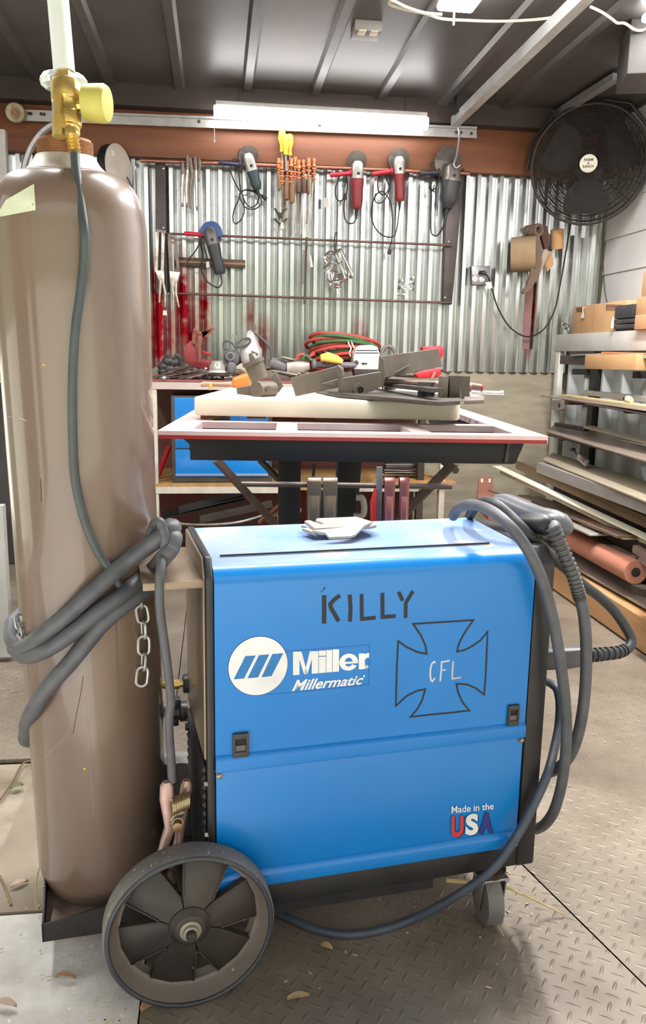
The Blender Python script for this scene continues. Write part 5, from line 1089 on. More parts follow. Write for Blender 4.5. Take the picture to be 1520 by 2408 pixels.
# --- outlet box with plugged cord
ob = thing('outlet_box', 'grey four socket outlet box on the ribbed wall with a black plug in it', 'outlet', w(1126, 650, .03))
GRYB = mat('grey_box', (140, 138, 142), .4, .4); mb = MB(); mb.prism(W([(1104, 627), (1147, 627), (1149, 671), (1105, 671)], .0), (0, -.045, 0)); mb.build('box', GRYB, ob, bevel=.003)
for px, py in ((1117.5, 640.5), (1135, 641), (1117, 656), (1133.5, 656.5)):
    p = w(px, py, .046); mb = MB(); mb.lathe([(.0155, 0), (.0155, .003), (.014, .004)], p, V((0, -1, 0)), 20); sk = mb.build('socket', WHITE, ob)
    mb = MB(); [mb.box(p+V((dx, -.0045, .003)), (.0022, .001, .006)) for dx in (-.005, .005)]; mb.ball(p+V((0, -.004, -.006)), .0026, (1, .4, 1), 8, 6); mb.build('slots', BLACK, sk)
cd = thing('fan_cable', 'black cable drooping from the outlet box across the ribbed wall up to the fan', 'cable', w(1240, 795, .05))
mb = MB(); mb.sweep([(w(1130, 641, .052), .010, .010), (w(1137, 641, .075), .013, .013), (w(1144, 644, .08), .007, .007)]); mb.build('plug', CORDB, cd)
mb = MB(); mb.tube([w(x, y, o_) for x, y, o_ in ((1142, 643, .08), (1150, 655, .07), (1158, 680, .06), (1168, 715, .055), (1190, 757, .05), (1215, 782, .05), (1243, 792, .05), (1270, 782, .05), (1290, 760, .05), (1306, 725, .05), (1316, 680, .05), (1326, 625, .05), (1337, 560, .06), (1345, 515, .1))], .0042, 8, 5); mb.build('cable', CORDB, cd)
mb = MB(); mb.prism(W([(1142, 664), (1156, 662), (1158, 678), (1146, 679)], .072), (0, -.002, 0)); mb.build('price_tag', PAPER, cd)
# --- rolls of sanding belt hanging at the right
BELT = mat('brown_belt', (116, 96, 82), .85, col2=(98, 80, 68), scale=14); BELT2 = mat('tan_belt', (156, 132, 104), .85, col2=(138, 114, 88), scale=14)
def roll(c, ax, R, r, L, m, m2, label, flap=None):
    t = thing('abrasive_roll', label, 'roll', V(c)-V((0, 0, R)), 'abrasive rolls hung on the back wall'); ax = V(ax).normalized(); o = V(c)-ax*L/2
    mb = MB(); mb.lathe([(r, 0), (R, 0), (R, L), (r, L), (r, 0)], o, ax, 40, cap=False); mb.build('wound_roll', m, t)
    if flap: mb = MB(); mb.prism(flap[0], flap[1]); mb.build('loose_tail', m2, t)
    return t
roll(w(1232, 598, .10), (1, -.42, .05), .092, .055, .13, BELT2, BELT, 'largest tan abrasive roll, lowest at the left of the hanging rolls')
mb = MB(); P = [(1240, 565), (1262, 556), (1270, 580), (1272, 620), (1262, 655), (1245, 683), (1230, 692), (1226, 688), (1238, 670), (1246, 640), (1248, 600)]
mb.prism(W(P, .14), (0, -.02, 0)); tag(mb.build('hanging_belt', BELT), 'dark brown abrasive belt strip curving down in front of the largest tan roll', 'belt')
roll(w(1254, 543, .10), (.4, -1, 0), .034, .018, .09, BELT, BELT, 'small brown abrasive roll, topmost of the hanging rolls', flap=(W([(1236, 548), (1246, 538), (1215, 575), (1203, 572)], .1), V((0, -.01, 0))))
mb = MB(); mb.prism(W([(1266, 535), (1282, 533), (1288, 560), (1285, 585), (1278, 588), (1270, 560)], .08), (0, -.03, 0)); tag(mb.build('hanging_belt', mat('red_brown_belt', (92, 60, 50), .8)), 'reddish brown belt strip between the topmost small roll and the tan paper roll', 'belt')
roll(w(1311, 562, .08), (-.15, -.2, 1), .034, .030, .1, CARD, CARD, 'small tan paper roll hanging rightmost beside the other rolls')
mb = MB(); mb.sweep([(w(1263, 643, .12), .018, .014), (w(1275, 615, .12), .02, .016), (w(1286, 590, .12), .022, .014)]); tag(mb.build('rolled_sheet', mat('pale_rolled_paper', (188, 168, 150), .8)), 'pale rolled abrasive sheet hanging slanted below the tan paper roll', 'roll')
mb = MB(); mb.prism(W([(1290, 590), (1298, 592), (1302, 622), (1287, 640), (1284, 618)], .10), (0, -.004, 0)); tag(mb.build('paper_strip', CARD), 'tan paper strip hanging behind the pale rolled sheet', 'paper')
# --- red spray guard / ruler strip at wall
mb = MB(); mb.prism(W([(1237, 660), (1256, 662), (1244, 822), (1229, 820)], .004), (0, -.003, 0)); tag(mb.build('wooden_ruler', mat('red_brown_strip', (150, 108, 106), .7)), 'dull red vertical strip on the ribbed wall below the hanging rolls', 'strip')
# ================================================================ header rail, pulley, curved track, overhead rail
RAIL = mat('galvanised_rail', (176, 174, 172), .4, .6, col2=(150, 146, 144), scale=12)
t = thing('door_track_bar', 'long perforated galvanised bar across the wooden header behind the lit LED batten', 'bar', w(560, 300, .1))
mb = MB(); P = W([(28, 258), (1120, 302), (1120, 326), (28, 284)], .075); mb.prism(P, (0, -.012, 0)); mb.prism(W([(200, 265), (1120, 300), (1120, 305), (200, 270)], .087), (0, -.02, 0)); mb.build('bar', RAIL, t)
for x, y in ((68, 267), (73, 267.5), (97, 268), (104, 269), (468, 286), (752, 295), (1085, 312), (1109, 314), (1074, 311)):
    mb = MB(); mb.lathe([(.008, 0), (.008, .003)], w(x, y, .087), V((0, -1, 0)), 10); mb.build('bolt', DSTEEL, t)
t = thing('pulley', 'pale round pulley at the far left end of the perforated bar', 'pulley', w(36, 265, .12)); c = w(36, 265, .12)
mb = MB(); mb.lathe([(.012, .008), (.02, .012), (.026, .016), (.042, .018), (.046, .012), (.038, 0), (.046, -.012), (.042, -.018), (.02, -.012)], c, V((.1, -1, -.2)), 28); mb.build('wheel', mat('dusty_zinc_pulley', (176, 162, 132), .5, .4, col2=(130, 112, 88), scale=20), t)
mb = MB(); mb.lathe([(.012, 0), (.012, .022), (.008, .024)], c, V((.1, -1, -.2)), 6); mb.build('axle_bolt', RUST, t)
P = [(54, 420), (56, 400), (62, 375), (74, 345), (92, 318), (112, 300), (135, 288)]
mb = MB(); Q = catmull(W(P, .16), 6); 
mb.tube(Q, .016, 6, raw=True); tag(mb.build('curved_track', RAIL), 'grey curved door track behind the neck of the brown cylinder', 'track')
p0 = w(1066, 297, .14); X0 = p0.x; z0_ = p0.z
mb = MB(); ye_ = atX(1388, 0, X0).y-.4
mb.span((X0-.012, p0.y, z0_), (X0-.008, ye_, z0_+.045)); mb.span((X0-.012, p0.y, z0_-.002), (X0+.03, ye_, z0_+.002)); tag(mb.build('overhead_rail', mat('white_angle_rail', (206, 204, 202), .35, .4)), 'long white angle rail running overhead from the header towards the camera', 'rail')
mb = MB(); mb.box(w(1083, 235, .25)+V((0, 0, .0)), (.05, .06, .13)); mb.beam(w(1075, 225, .25), w(1096, 195, .3), .03, .03); tag(mb.build('track_bracket', BLACK), 'dark bracket on the ceiling above the wall end of the overhead rail', 'bracket')
mb = MB(); mb.tube(W([(1079, 300), (1081, 318), (1078, 345), (1073, 370), (1068, 385), (1073, 394), (1082, 388)], .14), .0055, 8); tag(mb.build('wire_hook', ZINC), 'bent zinc hook hanging from the overhead rail over the big black grinder', 'hook')
# hose reel on the wall at the left
rl = thing('cord_reel', 'black reel with a pale side disc on the header behind the cylinder', 'reel', w(272, 445, .15))
c = w(277, 398, .16); axr = V((.9, -.45, .05)).normalized()
mb = MB(); mb.lathe([(.11, -.045), (.118, -.04), (.118, .0), (.11, .004)], c, axr, 40); mb.build('drum', BLACK, rl)
mb = MB(); mb.lathe([(.02, .012), (.09, .010), (.118, .004), (.118, -.001)], c+axr*.006, axr, 40); mb.build('side_disc', mat('cream_disc', (206, 196, 184), .5), rl)
mb = MB(); mb.lathe([(.016, 0), (.016, .006)], w(263, 361, .22), V((.1, -1, 0)), 16); mb.build('knob', mat('cream_knob', (216, 206, 186), .5), rl)
mb = MB(); mb.tube(W([(296, 412), (306, 430), (307, 450), (300, 470)], .12), .003, 6); mb.build('cord', CORDB, rl)
# fan
FANM = mat('dusty_black_wire', (38, 34, 33), .6, .2, col2=(56, 48, 44), scale=20)
fcx = atY(1386, 388, BW-.33); fn = V((-.50, -1, -.12)).normalized(); fr_x = (V((0, 0, 1)).cross(fn)).normalized(); fr_y = fn.cross(fr_x); FR = .285
fan = thing('wall_fan', 'large black caged wall fan in the back right corner with a round white badge', 'fan', fcx-V((0, 0, FR)))
def fp(a, r, h): return fcx+(fr_x*math.cos(a)+fr_y*math.sin(a))*r+fn*h
def dome(r): return .075*(1-(r/FR)**2.2)
mb = MB()
for i in range(30): r = .052+(FR-.052)*(i+.5)/30; mb.ring(fcx+fn*dome(r), fn, r, .0021, 72, 4)
for i in range(24): a = 2*PI*i/24; mb.tube([fp(a, r, dome(r)-.002) for r in (.04, .1, .16, .22, .26, FR)], .0018, 4, 2)
mb.ring(fcx, fn, FR, .007, 72, 8); mb.build('front_grille', FANM, fan)
mb = MB()
for i in range(16): r = .08+(FR-.08)*(i+.5)/16; mb.ring(fcx-fn*(.07+dome(r)*.6), fn, r, .002, 56, 4)
for i in range(18): a = 2*PI*i/18; mb.tube([fp(a, r, -.07-dome(r)*.6) for r in (.06, .14, .22, FR)]+[fp(a, FR, 0)], .0022, 4, 2)
mb.build('rear_grille', FANM, fan)
mb = MB(); mb.lathe([(.03, -.03), (.045, -.02), (.045, .02), (.03, .03)], fcx-fn*.03, fn, 24); mb.build('fan_hub', BLACK, fan)
for k in range(3):
    a0 = 2*PI*k/3+.5; P = []; R_ = []
    mb = MB(); up_ = []; lo_ = []
    for i in range(8):
        r = .04+.215*i/7; wd = .42+.25*math.sin(i/7*PI)
        up_.append((fp(a0-wd, r, -.012), fp(a0+wd, r, -.055)))
    for (a, b_), (c_, d_) in zip(up_, up_[1:]): mb.quad(a, b_, d_, c_)
    bmesh.ops.remove_doubles(mb.bm, verts=mb.bm.verts, dist=1e-5); bmesh.ops.solidify(mb.bm, geom=mb.bm.faces[:], thickness=.003)
    mb.build('blade', mat('black_blade', (30, 29, 31), .35), fan)
mb = MB(); mb.cyl(fcx-fn*.10, fcx-fn*.22, .075, seg=24); mb.build('motor', BLACK, fan, bevel=.006)
bp_ = fcx+fn*.078; mb = MB(); mb.lathe([(.040, -.012), (.044, -.004), (.042, .002), (.036, .004)], bp_, fn, 32); bd = mb.build('badge', mat('white_badge', (232, 226, 210), .5), fan)
mb = MB()
def bt_(x, y): return bp_+fn*.0052-fr_x*x*-1+fr_y*y
for s_, y_, w_, h_ in (('FARM', .010, .044, .013), ('&', -.004, .010, .010), ('RANCH', -.021, .052, .013)):
    text_mb(mb, s_, bil(bt_(-w_/2, y_), bt_(w_/2, y_), bt_(-w_/2, y_+h_), bt_(w_/2, y_+h_)), bold=.03)
mb.build('badge_lettering', INK, bd)
mb = MB(); y1 = [fp(math.radians(a), FR+.03, -.06) for a in (-12, 8, 30, 52)]
mb.tube([fp(math.radians(0), FR+.002, -.05), fp(math.radians(0), FR+.028, -.05), fp(math.radians(25), FR+.04, -.06), fp(math.radians(58), FR+.05, -.08), fp(math.radians(90), FR+.04, -.1), fp(math.radians(122), FR+.05, -.08), fp(math.radians(155), FR+.04, -.06), fp(math.radians(180), FR+.028, -.05), fp(math.radians(180), FR+.002, -.05)], .009, 8, raw=True); mb.build('yoke', BLACK, fan)
mb = MB(); pk = fp(math.radians(90), FR+.04, -.1); mb.beam(pk, V((pk.x+.05, BW-.045, pk.z+.03)), .03, .02); mb.build('wall_arm', BLACK, fan)
mb = MB(); mb.tube([atX(1421, 505, RX-.012), atX(1419, 570, RX-.012), atX(1420, 640, RX-.012), atX(1424, 690, RX-.012), atX(1430, 715, RX-.012)], .002, 6); mb.ball(atX(1430, 716, RX-.012), .006); tag(mb.build('pull_chain', DSTEEL), 'thin dark pull chain hanging below the fan on the white board wall', 'chain')
# ceiling items
def cz(px, py, dz=0.): return atZ(px, py, CZ-dz)
cb_ = thing('ceiling_outlet', 'white double outlet on the dark metal ceiling, top centre of the photo', 'outlet', cz(865, 40)); c = cz(865, 52)
mb = MB(); mb.box(c+V((0, .03, -.02)), (.11, .11, .04)); mb.build('box', mat('dim_ceiling_box', (150, 144, 140), .5), cb_, bevel=.004)
for dx in (-.024, .024): mb = MB(); mb.box(c+V((dx, -.01, -.042)), (.032, .05, .006)); mb.build('socket', mat('cream_socket', (222, 214, 196), .5), cb_, bevel=.006)
mb = MB(); P = [(918, 5), (950, 8), (985, 22), (1020, 33), (1060, 37), (1100, 42), (1160, 49), (1230, 47), (1300, 42), (1322, 38)]
P2 = [(1040, 34), (1000, 30), (960, 18), (925, 2), (915, 6), (925, 14), (960, 24), (1000, 32), (1040, 44), (1100, 48), (1180, 50), (1260, 46), (1322, 38)]
mb.tube([cz(x, y, .05) for x, y in P2], .0052, 8, 5); tag(mb.build('ceiling_cable', mat('cream_flex', (214, 206, 188), .5)), 'cream cord looped along the ceiling from the lit panel to the overhead rail', 'cable')
mb = MB(); mb.tube([cz(x, y, .05) for x, y in ((1390, 16), (1415, 28), (1440, 45), (1452, 54), (1470, 55), (1490, 68), (1505, 72), (1520, 68), (1540, 50))], .0052, 8, 5); tag(mb.build('ceiling_cable', mat('cream_flex', (0, 0, 0))), 'cream cord on the ceiling right of the overhead rail, leading to the corner light', 'cable')
c = atZ(1490, 155, CZ-.12); mb = MB(); mb.box(V((c.x+.05, c.y-.05, CZ-.1)), (.22, .26, .198), Matrix.Rotation(-.3, 3, 'Z')); tag(mb.build('loudspeaker', mat('dark_speaker_box', (66, 60, 58), .6), bevel=.006), 'dark box speaker under the ceiling at the upper right edge', 'speaker')
mb = MB(); a, b_ = atZ(1300, 275, CZ-.03), atZ(1452, 180, CZ-.03); mb.beam(a, b_, .045, .03); tag(mb.build('ceiling_brace', RAIL), 'pale metal brace on the ceiling between the fan and the dark speaker', 'brace')
# ================================================================ clutter on the bench
def bq(px, py, y): return atY(px, py, y)
yb = BY+.2
def onb(px, py): return atZ(px, py, bz)
# red crimping/cutting press
CRP = mat('dull_red_casting', (160, 52, 58), .5, .1, col2=(134, 40, 46), scale=12); CRO = mat('rusty_orange_casting', (164, 98, 82), .55, .1, col2=(136, 78, 66), scale=14)
t = thing('bench_press', 'dull red cast bench cutter with a raised lever, standing at the left of the bench', 'cutter', (bq(470, 868, yb).x, yb, bz))
def F8(x, y): return (350+x*.23026, 750+y*.23026)
def pb_(P, y, th, name, m, par, bev=.002): mb = MB(); mb.prism([bq(*F8(*p), y) for p in P], (0, th, 0)); return mb.build(name, m, par, bevel=bev)
pb_([(370, 330), (385, 260), (430, 220), (470, 240), (485, 280), (495, 330), (500, 430), (560, 400), (610, 420), (690, 400), (680, 470), (660, 500), (600, 530), (430, 470), (380, 430), (368, 380)], yb, .03, 'frame', CRP, t)
pb_([(520, 315), (645, 350), (640, 385), (520, 345)], yb-.02, .05, 'blade_bed', RED, t)
pb_([(440, 240), (450, 120), (470, 95), (500, 110), (500, 150), (560, 180), (585, 155), (625, 85), (650, 65), (672, 90), (630, 150), (590, 185), (520, 185), (495, 165), (490, 250), (460, 262)], yb-.025, .02, 'lever', CRO, t)
mb = MB(); mb.sweep([(bq(*F8(521, 140), yb-.04), .010, .010), (bq(*F8(522, 165), yb-.04), .013, .012), (bq(*F8(522, 250), yb-.04), .011, .012), (bq(*F8(520, 265), yb-.04), .009, .01), (bq(*F8(520, 430), yb-.03), .010, .010)]); mb.build('plunger', CRO, t)
for x, y in ((472, 115), (521, 148)): mb = MB(); mb.ball(bq(*F8(x, y), yb-.05), .010); mb.build('pivot_pin', CRO, t)
# dark lump: chain hoist bundle
t = thing('chain_hoist', 'lumpy black chain hoist bundle at the far left of the bench', 'hoist', (bq(400, 875, yb).x, yb, bz)); BLK2 = mat('greasy_black', (44, 40, 42), .4, col2=(64, 58, 58), scale=30)
mb = MB()
random.seed(3)
for (x, y, r) in ((385, 862, .030), (396, 850, .034), (410, 853, .032), (400, 868, .034), (384, 874, .028), (414, 866, .026)): mb = MB(); mb.ball(bq(x, y, yb), r, (1, .9, .9), 12, 8); mb.build('coil', BLK2, t)
mb = MB(); mb.sweep([(bq(412, 832, yb), .010, .008), (bq(420, 838, yb), .012, .01), (bq(428, 846, yb), .008, .008), (bq(416, 850, yb), .008, .008)]); mb.build('hook', BLK2, t)
mb = MB(); mb.beam(bq(418, 848, yb), bq(440, 868, yb), .01, .02); mb.build('handle', BLK2, t)
# spanners in a heap
WR1 = mat('spanner_steel', (160, 150, 142), .35, .7, col2=(110, 98, 92), scale=30); WR2 = mat('old_spanner_steel', (104, 88, 80), .45, .5, col2=(78, 64, 58), scale=30)
sr = [((362, 890), (436, 862)), ((372, 892), (446, 873)), ((368, 888), (420, 878)), ((395, 884), (450, 868)), ((400, 892), (455, 888)), ((382, 881), (462, 867)), ((410, 890), (470, 876)), ((372, 894), (400, 889)), ((430, 880), (476, 873)), ((420, 893), (474, 884)), ((440, 890), (486, 878)), ((396, 876), (440, 858)), ((404, 886), (470, 882)), ((452, 886), (500, 880)), ((462, 893), (520, 884)), ((470, 888), (512, 876)), ((480, 893), (530, 888)), ((444, 893), (490, 890)), ((500, 886), (548, 880)), ((505, 892), (560, 886)), ((388, 890), (430, 884)), ((415, 875), (452, 866))]
t0 = None
for i, (a, b) in enumerate(sr):
    yy = BY+.03+.012*(i % 9); p = bq(*a, yy); q = bq(*b, yy+.05); p.z = max(p.z, bz+.006); q.z = max(q.z, bz+.006); d = (q-p).normalized(); sd = d.cross(V((0, 0, 1))).normalized()
    mb = MB(); mb.sweep([(p-d*.004, .006, .003), (p+d*.006, .012, .005), (p+d*.02, .010, .005), (p+d*.028, .006, .004), (q-d*.028, .006, .004), (q-d*.02, .010, .005), (q-d*.006, .012, .005), (q+d*.004, .006, .003)], up=(0, -.5, 1), seg=10, sq=3)
    o = mb.build('spanner', WR1 if (i % 3) else WR2); tag(o, 'worn steel spanner in the loose heap at the left front of the bench', 'spanner', 'spanners heaped on the bench')
for (x, y, lab) in ((386, 889, 'bright round knob lying left in the heap of spanners'), (484, 867, 'small bright knob lying on top right of the heap of spanners')): mb = MB(); mb.ball(bq(x, y, BY+.0), .013 if x < 400 else .008); tag(mb.build('knob', ZINC), lab, 'knob')
# grey drill and white sander standing nose down
GRPL = mat('grey_tool_plastic', (122, 118, 122), .4, col2=(100, 96, 100)); SILV = mat('silver_tool_body', (214, 210, 206), .35, .3, col2=(176, 170, 168), scale=9)
t = thing('grinder_tool', 'silver power tool standing nose down with a curled grey cord, left middle of the bench', 'power tool', (bq(592, 870, yb).x, yb-.03, bz)); y_ = yb-.05
def F9(x, y): return (540+x*.17105, 780+y*.17105)
mb = MB(); mb.sweep([(bq(*F9(262, -10), y_), .010, .012), (bq(*F9(275, 30), y_), .022, .022), (bq(*F9(290, 110), y_), .030, .03), (bq(*F9(300, 210), y_), .042, .04), (bq(*F9(305, 250), y_), .052, .045), (bq(*F9(298, 330), y_), .056, .05), (bq(*F9(270, 420), y_), .045, .045), (bq(*F9(262, 470), y_), .03, .03)]); mb.build('body', SILV, t)
for q in ((300, 265, 390, 305), (305, 285, 388, 325)): mb = MB(); mb.beam(bq(*F9(q[0], q[1]), y_-.046), bq(*F9(q[2], q[3]), y_-.044), .004, .004, up=(0, 1, 0)); mb.build('vent', BLACK, t)
mb = MB(); mb.tube([bq(*F9(x, y), y_+.02) for x, y in ((320, 0), (400, 60), (480, 130), (550, 210), (580, 290), (575, 400))], .006, 8); mb.build('cord', RUBBER, t)
t = thing('power_drill', 'dark grey power drill with its round chuck facing forward, in the bench clutter left', 'power tool', (bq(545, 870, yb).x, yb-.08, bz)); y_ = yb-.08; dv = V((-.25, -1, .25)).normalized(); c = bq(*F9(20, 350), y_)
mb = MB(); mb.lathe([(.030, -.10), (.036, -.08), (.037, -.01), (.030, .0), (.022, .018), (.014, .019), (.013, .004), (.0001, .003)], c, dv, 28); mb.build('chuck_housing', GRPL, t)
mb = MB(); mb.lathe([(.0005, 0), (.0128, 0)], c+dv*.0185, dv, 16, cap=True) if 0 else mb.lathe([(.013, 0), (.013, .001)], c+dv*.0186, dv, 16); mb.build('bore', BLACK, t)
mb = MB(); mb.sweep([(bq(*F9(40, 420), y_), .02, .02), (bq(*F9(20, 500), y_), .026, .026), (bq(*F9(0, 560), y_), .022, .022)]); mb.build('grip', GRPL, t)
mb = MB(); mb.tube([bq(x, y, y_-.01) for x, y in ((536, 822), (527, 818), (526, 806), (534, 802), (545, 806), (556, 816), (575, 814), (588, 804), (586, 796), (574, 797), (560, 806), (552, 820))], .005, 8, closed=False); mb.build('cord', RUBBER, t)
t = thing('jar', 'small clear glass jar with pale band left of the grey drill', 'jar', bq(515, 880, yb-.1)); p = onb(515, 880); p.y = yb-.14
GLAS = mat('dusty_glass', (214, 214, 206), .2, trans=.5, col2=(190, 188, 180)); mb = MB(); c = bq(511, 882, yb-.14); mb.lathe([(.034, 0), (.038, .004), (.038, .045), (.03, .055), (.03, .068)], c, E3, 28); mb.build('glass', GLAS, t)
mb = MB(); mb.lathe([(.0385, .008), (.0385, .022)], c, E3, 28, cap=False); mb.build('paper_band', PAPER, t)
mb = MB(); mb.lathe([(.05, 0), (.052, .004), (.04, .014), (.03, .016)], bq(514, 884, yb-.16), E3, 28); tag(mb.build('metal_dish', DSTEEL), 'flat dark metal dish under the glass jar on the bench', 'dish')
mb = MB(); mb.tube([bq(x, y, yb+.05) for x, y in ((547, 786), (553, 791), (556, 794), (557, 810), (562, 830))], .004, 6); tag(mb.build('bent_wire', ZINC), 'bright bent wire standing up behind the grey drill', 'wire')
mb = MB(); mb.tube([bq(x, y, yb+.05) for x, y in ((594, 772), (598, 764), (602, 768), (600, 776), (596, 770))], .0025, 6); tag(mb.build('wire_clip', STEEL), 'small wire clip sticking up above the silver power tool', 'wire')
# spring-loaded cable clamp, tan
mb = MB(); mb.sweep([(bq(555, 866, y_), .008, .006), (bq(566, 862, y_), .018, .01), (bq(580, 872, y_), .014, .01), (bq(590, 884, y_), .008, .006)]); tag(mb.build('trowel', mat('cream_trowel', (206, 192, 170), .45)), 'cream oval trowel blade lying below the grey drill', 'trowel')
# second body: long grinder lying
t = thing('angle_grinder', 'grey barrel angle grinder lying on its side in the middle of the bench', 'grinder', bq(700, 884, yb)); y_ = yb-.05
mb = MB(); mb.sweep([(bq(636, 852, y_), .026, .026), (bq(648, 856, y_), .030, .03), (bq(668, 864, y_), .028, .028), (bq(674, 866, y_), .02, .02)], up=(0, -1, 0)); mb.build('motor_body', GRPL, t)
ALU = mat('cast_aluminium', (186, 176, 164), .45, .4, col2=(156, 146, 134), scale=20)
mb = MB(); mb.sweep([(bq(674, 866, y_), .034, .03), (bq(690, 866, y_), .040, .03), (bq(702, 865, y_), .034, .03), (bq(716, 862, y_), .026, .026), (bq(728, 861, y_), .018, .018)], sq=4, seg=14); mb.build('gear_case', ALU, t)
mb = MB(); mb.lathe([(.010, 0), (.045, .004), (.045, .012), (.012, .012)], bq(676, 846, y_), V((.2, 0, 1)), 24); mb.build('flange', ALU, t)
mb = MB(); P = [(733, .010), (735, .024), (738, .026), (742, .026), (746, .014), (755, .013), (775, .0155), (800, .0165), (830, .0145), (838, .008)]
mb.sweep([(bq(x, 857+(x-735)*.02, y_-.02), r, r) for x, r in P], sq=2); mb.build('side_handle', mat('mauve_grey_handle', (120, 114, 124), .45), t)
# red / green hose coil
HRD = mat('red_hose', (198, 84, 76), .45, col2=(176, 66, 60), scale=20); HGR = mat('green_hose', (74, 108, 66), .45, col2=(58, 90, 54), scale=20)
t = thing('welding_hose', 'coiled red and green twin gas hose lying at the back of the bench', 'hose', (bq(800, 870, yb+.1).x, yb+.12, bz)); cc_ = bq(800, 830, yb+.12)
random.seed(8)
for i in range(9):
    m_ = HGR if i in (2, 5, 7) else HRD; mb = MB(); P = []; rx_ = .175-.006*(i % 4)+random.uniform(-.012, .012); ry = .10; oz = -.055+.014*i
    for k in range(18):
        a = 2*PI*k/18; P.append(cc_+V((rx_*math.cos(a)+random.uniform(-.006, .006)+.012*(i % 3), ry*math.sin(a)-.02*(i % 2), oz-.018*math.sin(a)*1.+.028*math.cos(a+.6+i*.25))))
    mb.tube(P, .0095, 8, 3, closed=True); mb.build('coil', m_, t, label='green coil' if m_ is HGR else 'red coil')
mb = MB(); P = [bq(x, y, yb-.02) for x, y in ((698, 846), (702, 836), (715, 834), (722, 842), (730, 838), (740, 830))]; mb.tube(P, .009, 8); mb.build('loose_end', HRD, t)
mb = MB(); P = [bq(x, y, yb-.03) for x, y in ((712, 848), (716, 838), (724, 838), (730, 846), (742, 848))]; mb.tube(P, .009, 8); mb.build('loose_end', HGR, t)
for dx in (0, 8): mb = MB(); mb.tube([bq(x+dx, y, yb-.005) for x, y in ((818, 800), (822, 812), (826, 820), (822, 830), (825, 838))], .004, 6); mb.build('tie', PAPER, t)
YLB = mat('pale_yellow_plastic', (236, 206, 110), .5, col2=(224, 186, 84)); mb = MB(); mb.sweep([(bq(754, 842, yb-.1), .016, .02), (bq(770, 840, yb-.1), .026, .03), (bq(790, 845, yb-.1), .022, .03), (bq(805, 851, yb-.1), .012, .02)], sq=3.2); tag(mb.build('yellow_case', YLB), 'pale yellow plastic case in front of the red and green hose coil', 'case')
# white belt sander
t = thing('belt_sander', 'white rounded belt sander body with vents, standing on the bench right of the hose coil', 'power tool', bq(862, 888, yb-.05)); y_ = yb-.06
mb = MB(); mb.prism([bq(x, y, y_) for x, y in ((831, 866), (832, 838), (838, 818), (848, 812), (876, 811), (888, 816), (894, 832), (894, 866), (890, 870), (834, 869))], (0, .09, 0)); mb.build('body', mat('white_tool_body', (226, 218, 214), .35, col2=(206, 196, 192)), t, bevel=.008, seg=3)
for y, x0, x1 in ((824, 838, 888), (830, 836, 890)): mb = MB(); mb.beam(bq(x0, y, y_-.0005), bq(x1, y, y_-.0005), .004, .003, up=(0, 1, 0)); mb.build('vent', BLACK, t)
mb = MB(); mb.lathe([(.012, 0), (.012, .002), (.008, .003)], bq(838, 853, y_), V((0, -1, 0)), 20); mb.build('screw_boss', DSTEEL, t)
mb = MB(); mb.prism([bq(x, y, y_-.0006) for x, y in ((850, 855), (855, 851), (855, 853.5), (864, 853.5), (864, 857), (855, 857), (855, 859))], (0, -.001, 0)); mb.build('arrow_mark', BLACK, t)
mb = MB(); mb.prism([bq(x, y, y_+.005) for x, y in ((832, 868), (892, 870), (884, 886), (836, 888))], (0, .07, 0)); mb.build('belt_unit', mat('dark_mech', (66, 62, 62), .5, .3), t, bevel=.002)
mb = MB(); mb.tube([bq(x, y, y_+.03) for x, y in ((896, 850), (898, 830), (906, 817), (916, 814), (926, 822), (930, 838))], .010, 10); mb.build('handle_hose', mat('mauve_hose', (128, 116, 114), .5), t)
# red bench vise / red clamp behind the bracket
t = thing('red_vise', 'bright red vise partly hidden behind the right slanted plate on the slab', 'vise', bq(1010, 885, yb-.2)); y_ = yb-.25; RDV = mat('bright_red_casting', (206, 36, 50), .4, col2=(180, 26, 40), scale=14)
mb = MB(); mb.prism([bq(x, y, y_) for x, y in ((994, 815), (1038, 813), (1044, 822), (1042, 836), (1034, 850), (1010, 850), (996, 830))], (0, .06, 0)); mb.build('rear_jaw', RDV, t, bevel=.004)
mb = MB(); mb.prism([bq(x, y, y_) for x, y in ((978, 880), (1000, 872), (1016, 868), (1036, 866), (1040, 876), (1030, 888), (985, 890))], (0, .06, 0)); mb.build('front_jaw', RDV, t, bevel=.004)
mb = MB(); mb.cyl(bq(1016, 892, y_-.02), bq(1024, 874, y_-.02), .009); mb.build('handle', mat('worn_red_steel', (170, 120, 112), .4, .4), t)
mb = MB(); mb.cyl(bq(1038, 870, y_), bq(1056, 878, y_), .005); mb.ball(bq(1055, 877.5, y_), .007); mb.build('tommy_bar', DSTEEL, t)
mb = MB(); mb.sweep([(bq(964, 812, yb), .008, .006), (bq(984, 811, yb), .008, .006)]); tag(mb.build('red_stick', RED), 'short red stick behind the belt sander handle', 'stick') if 0 else mb.bm.free()
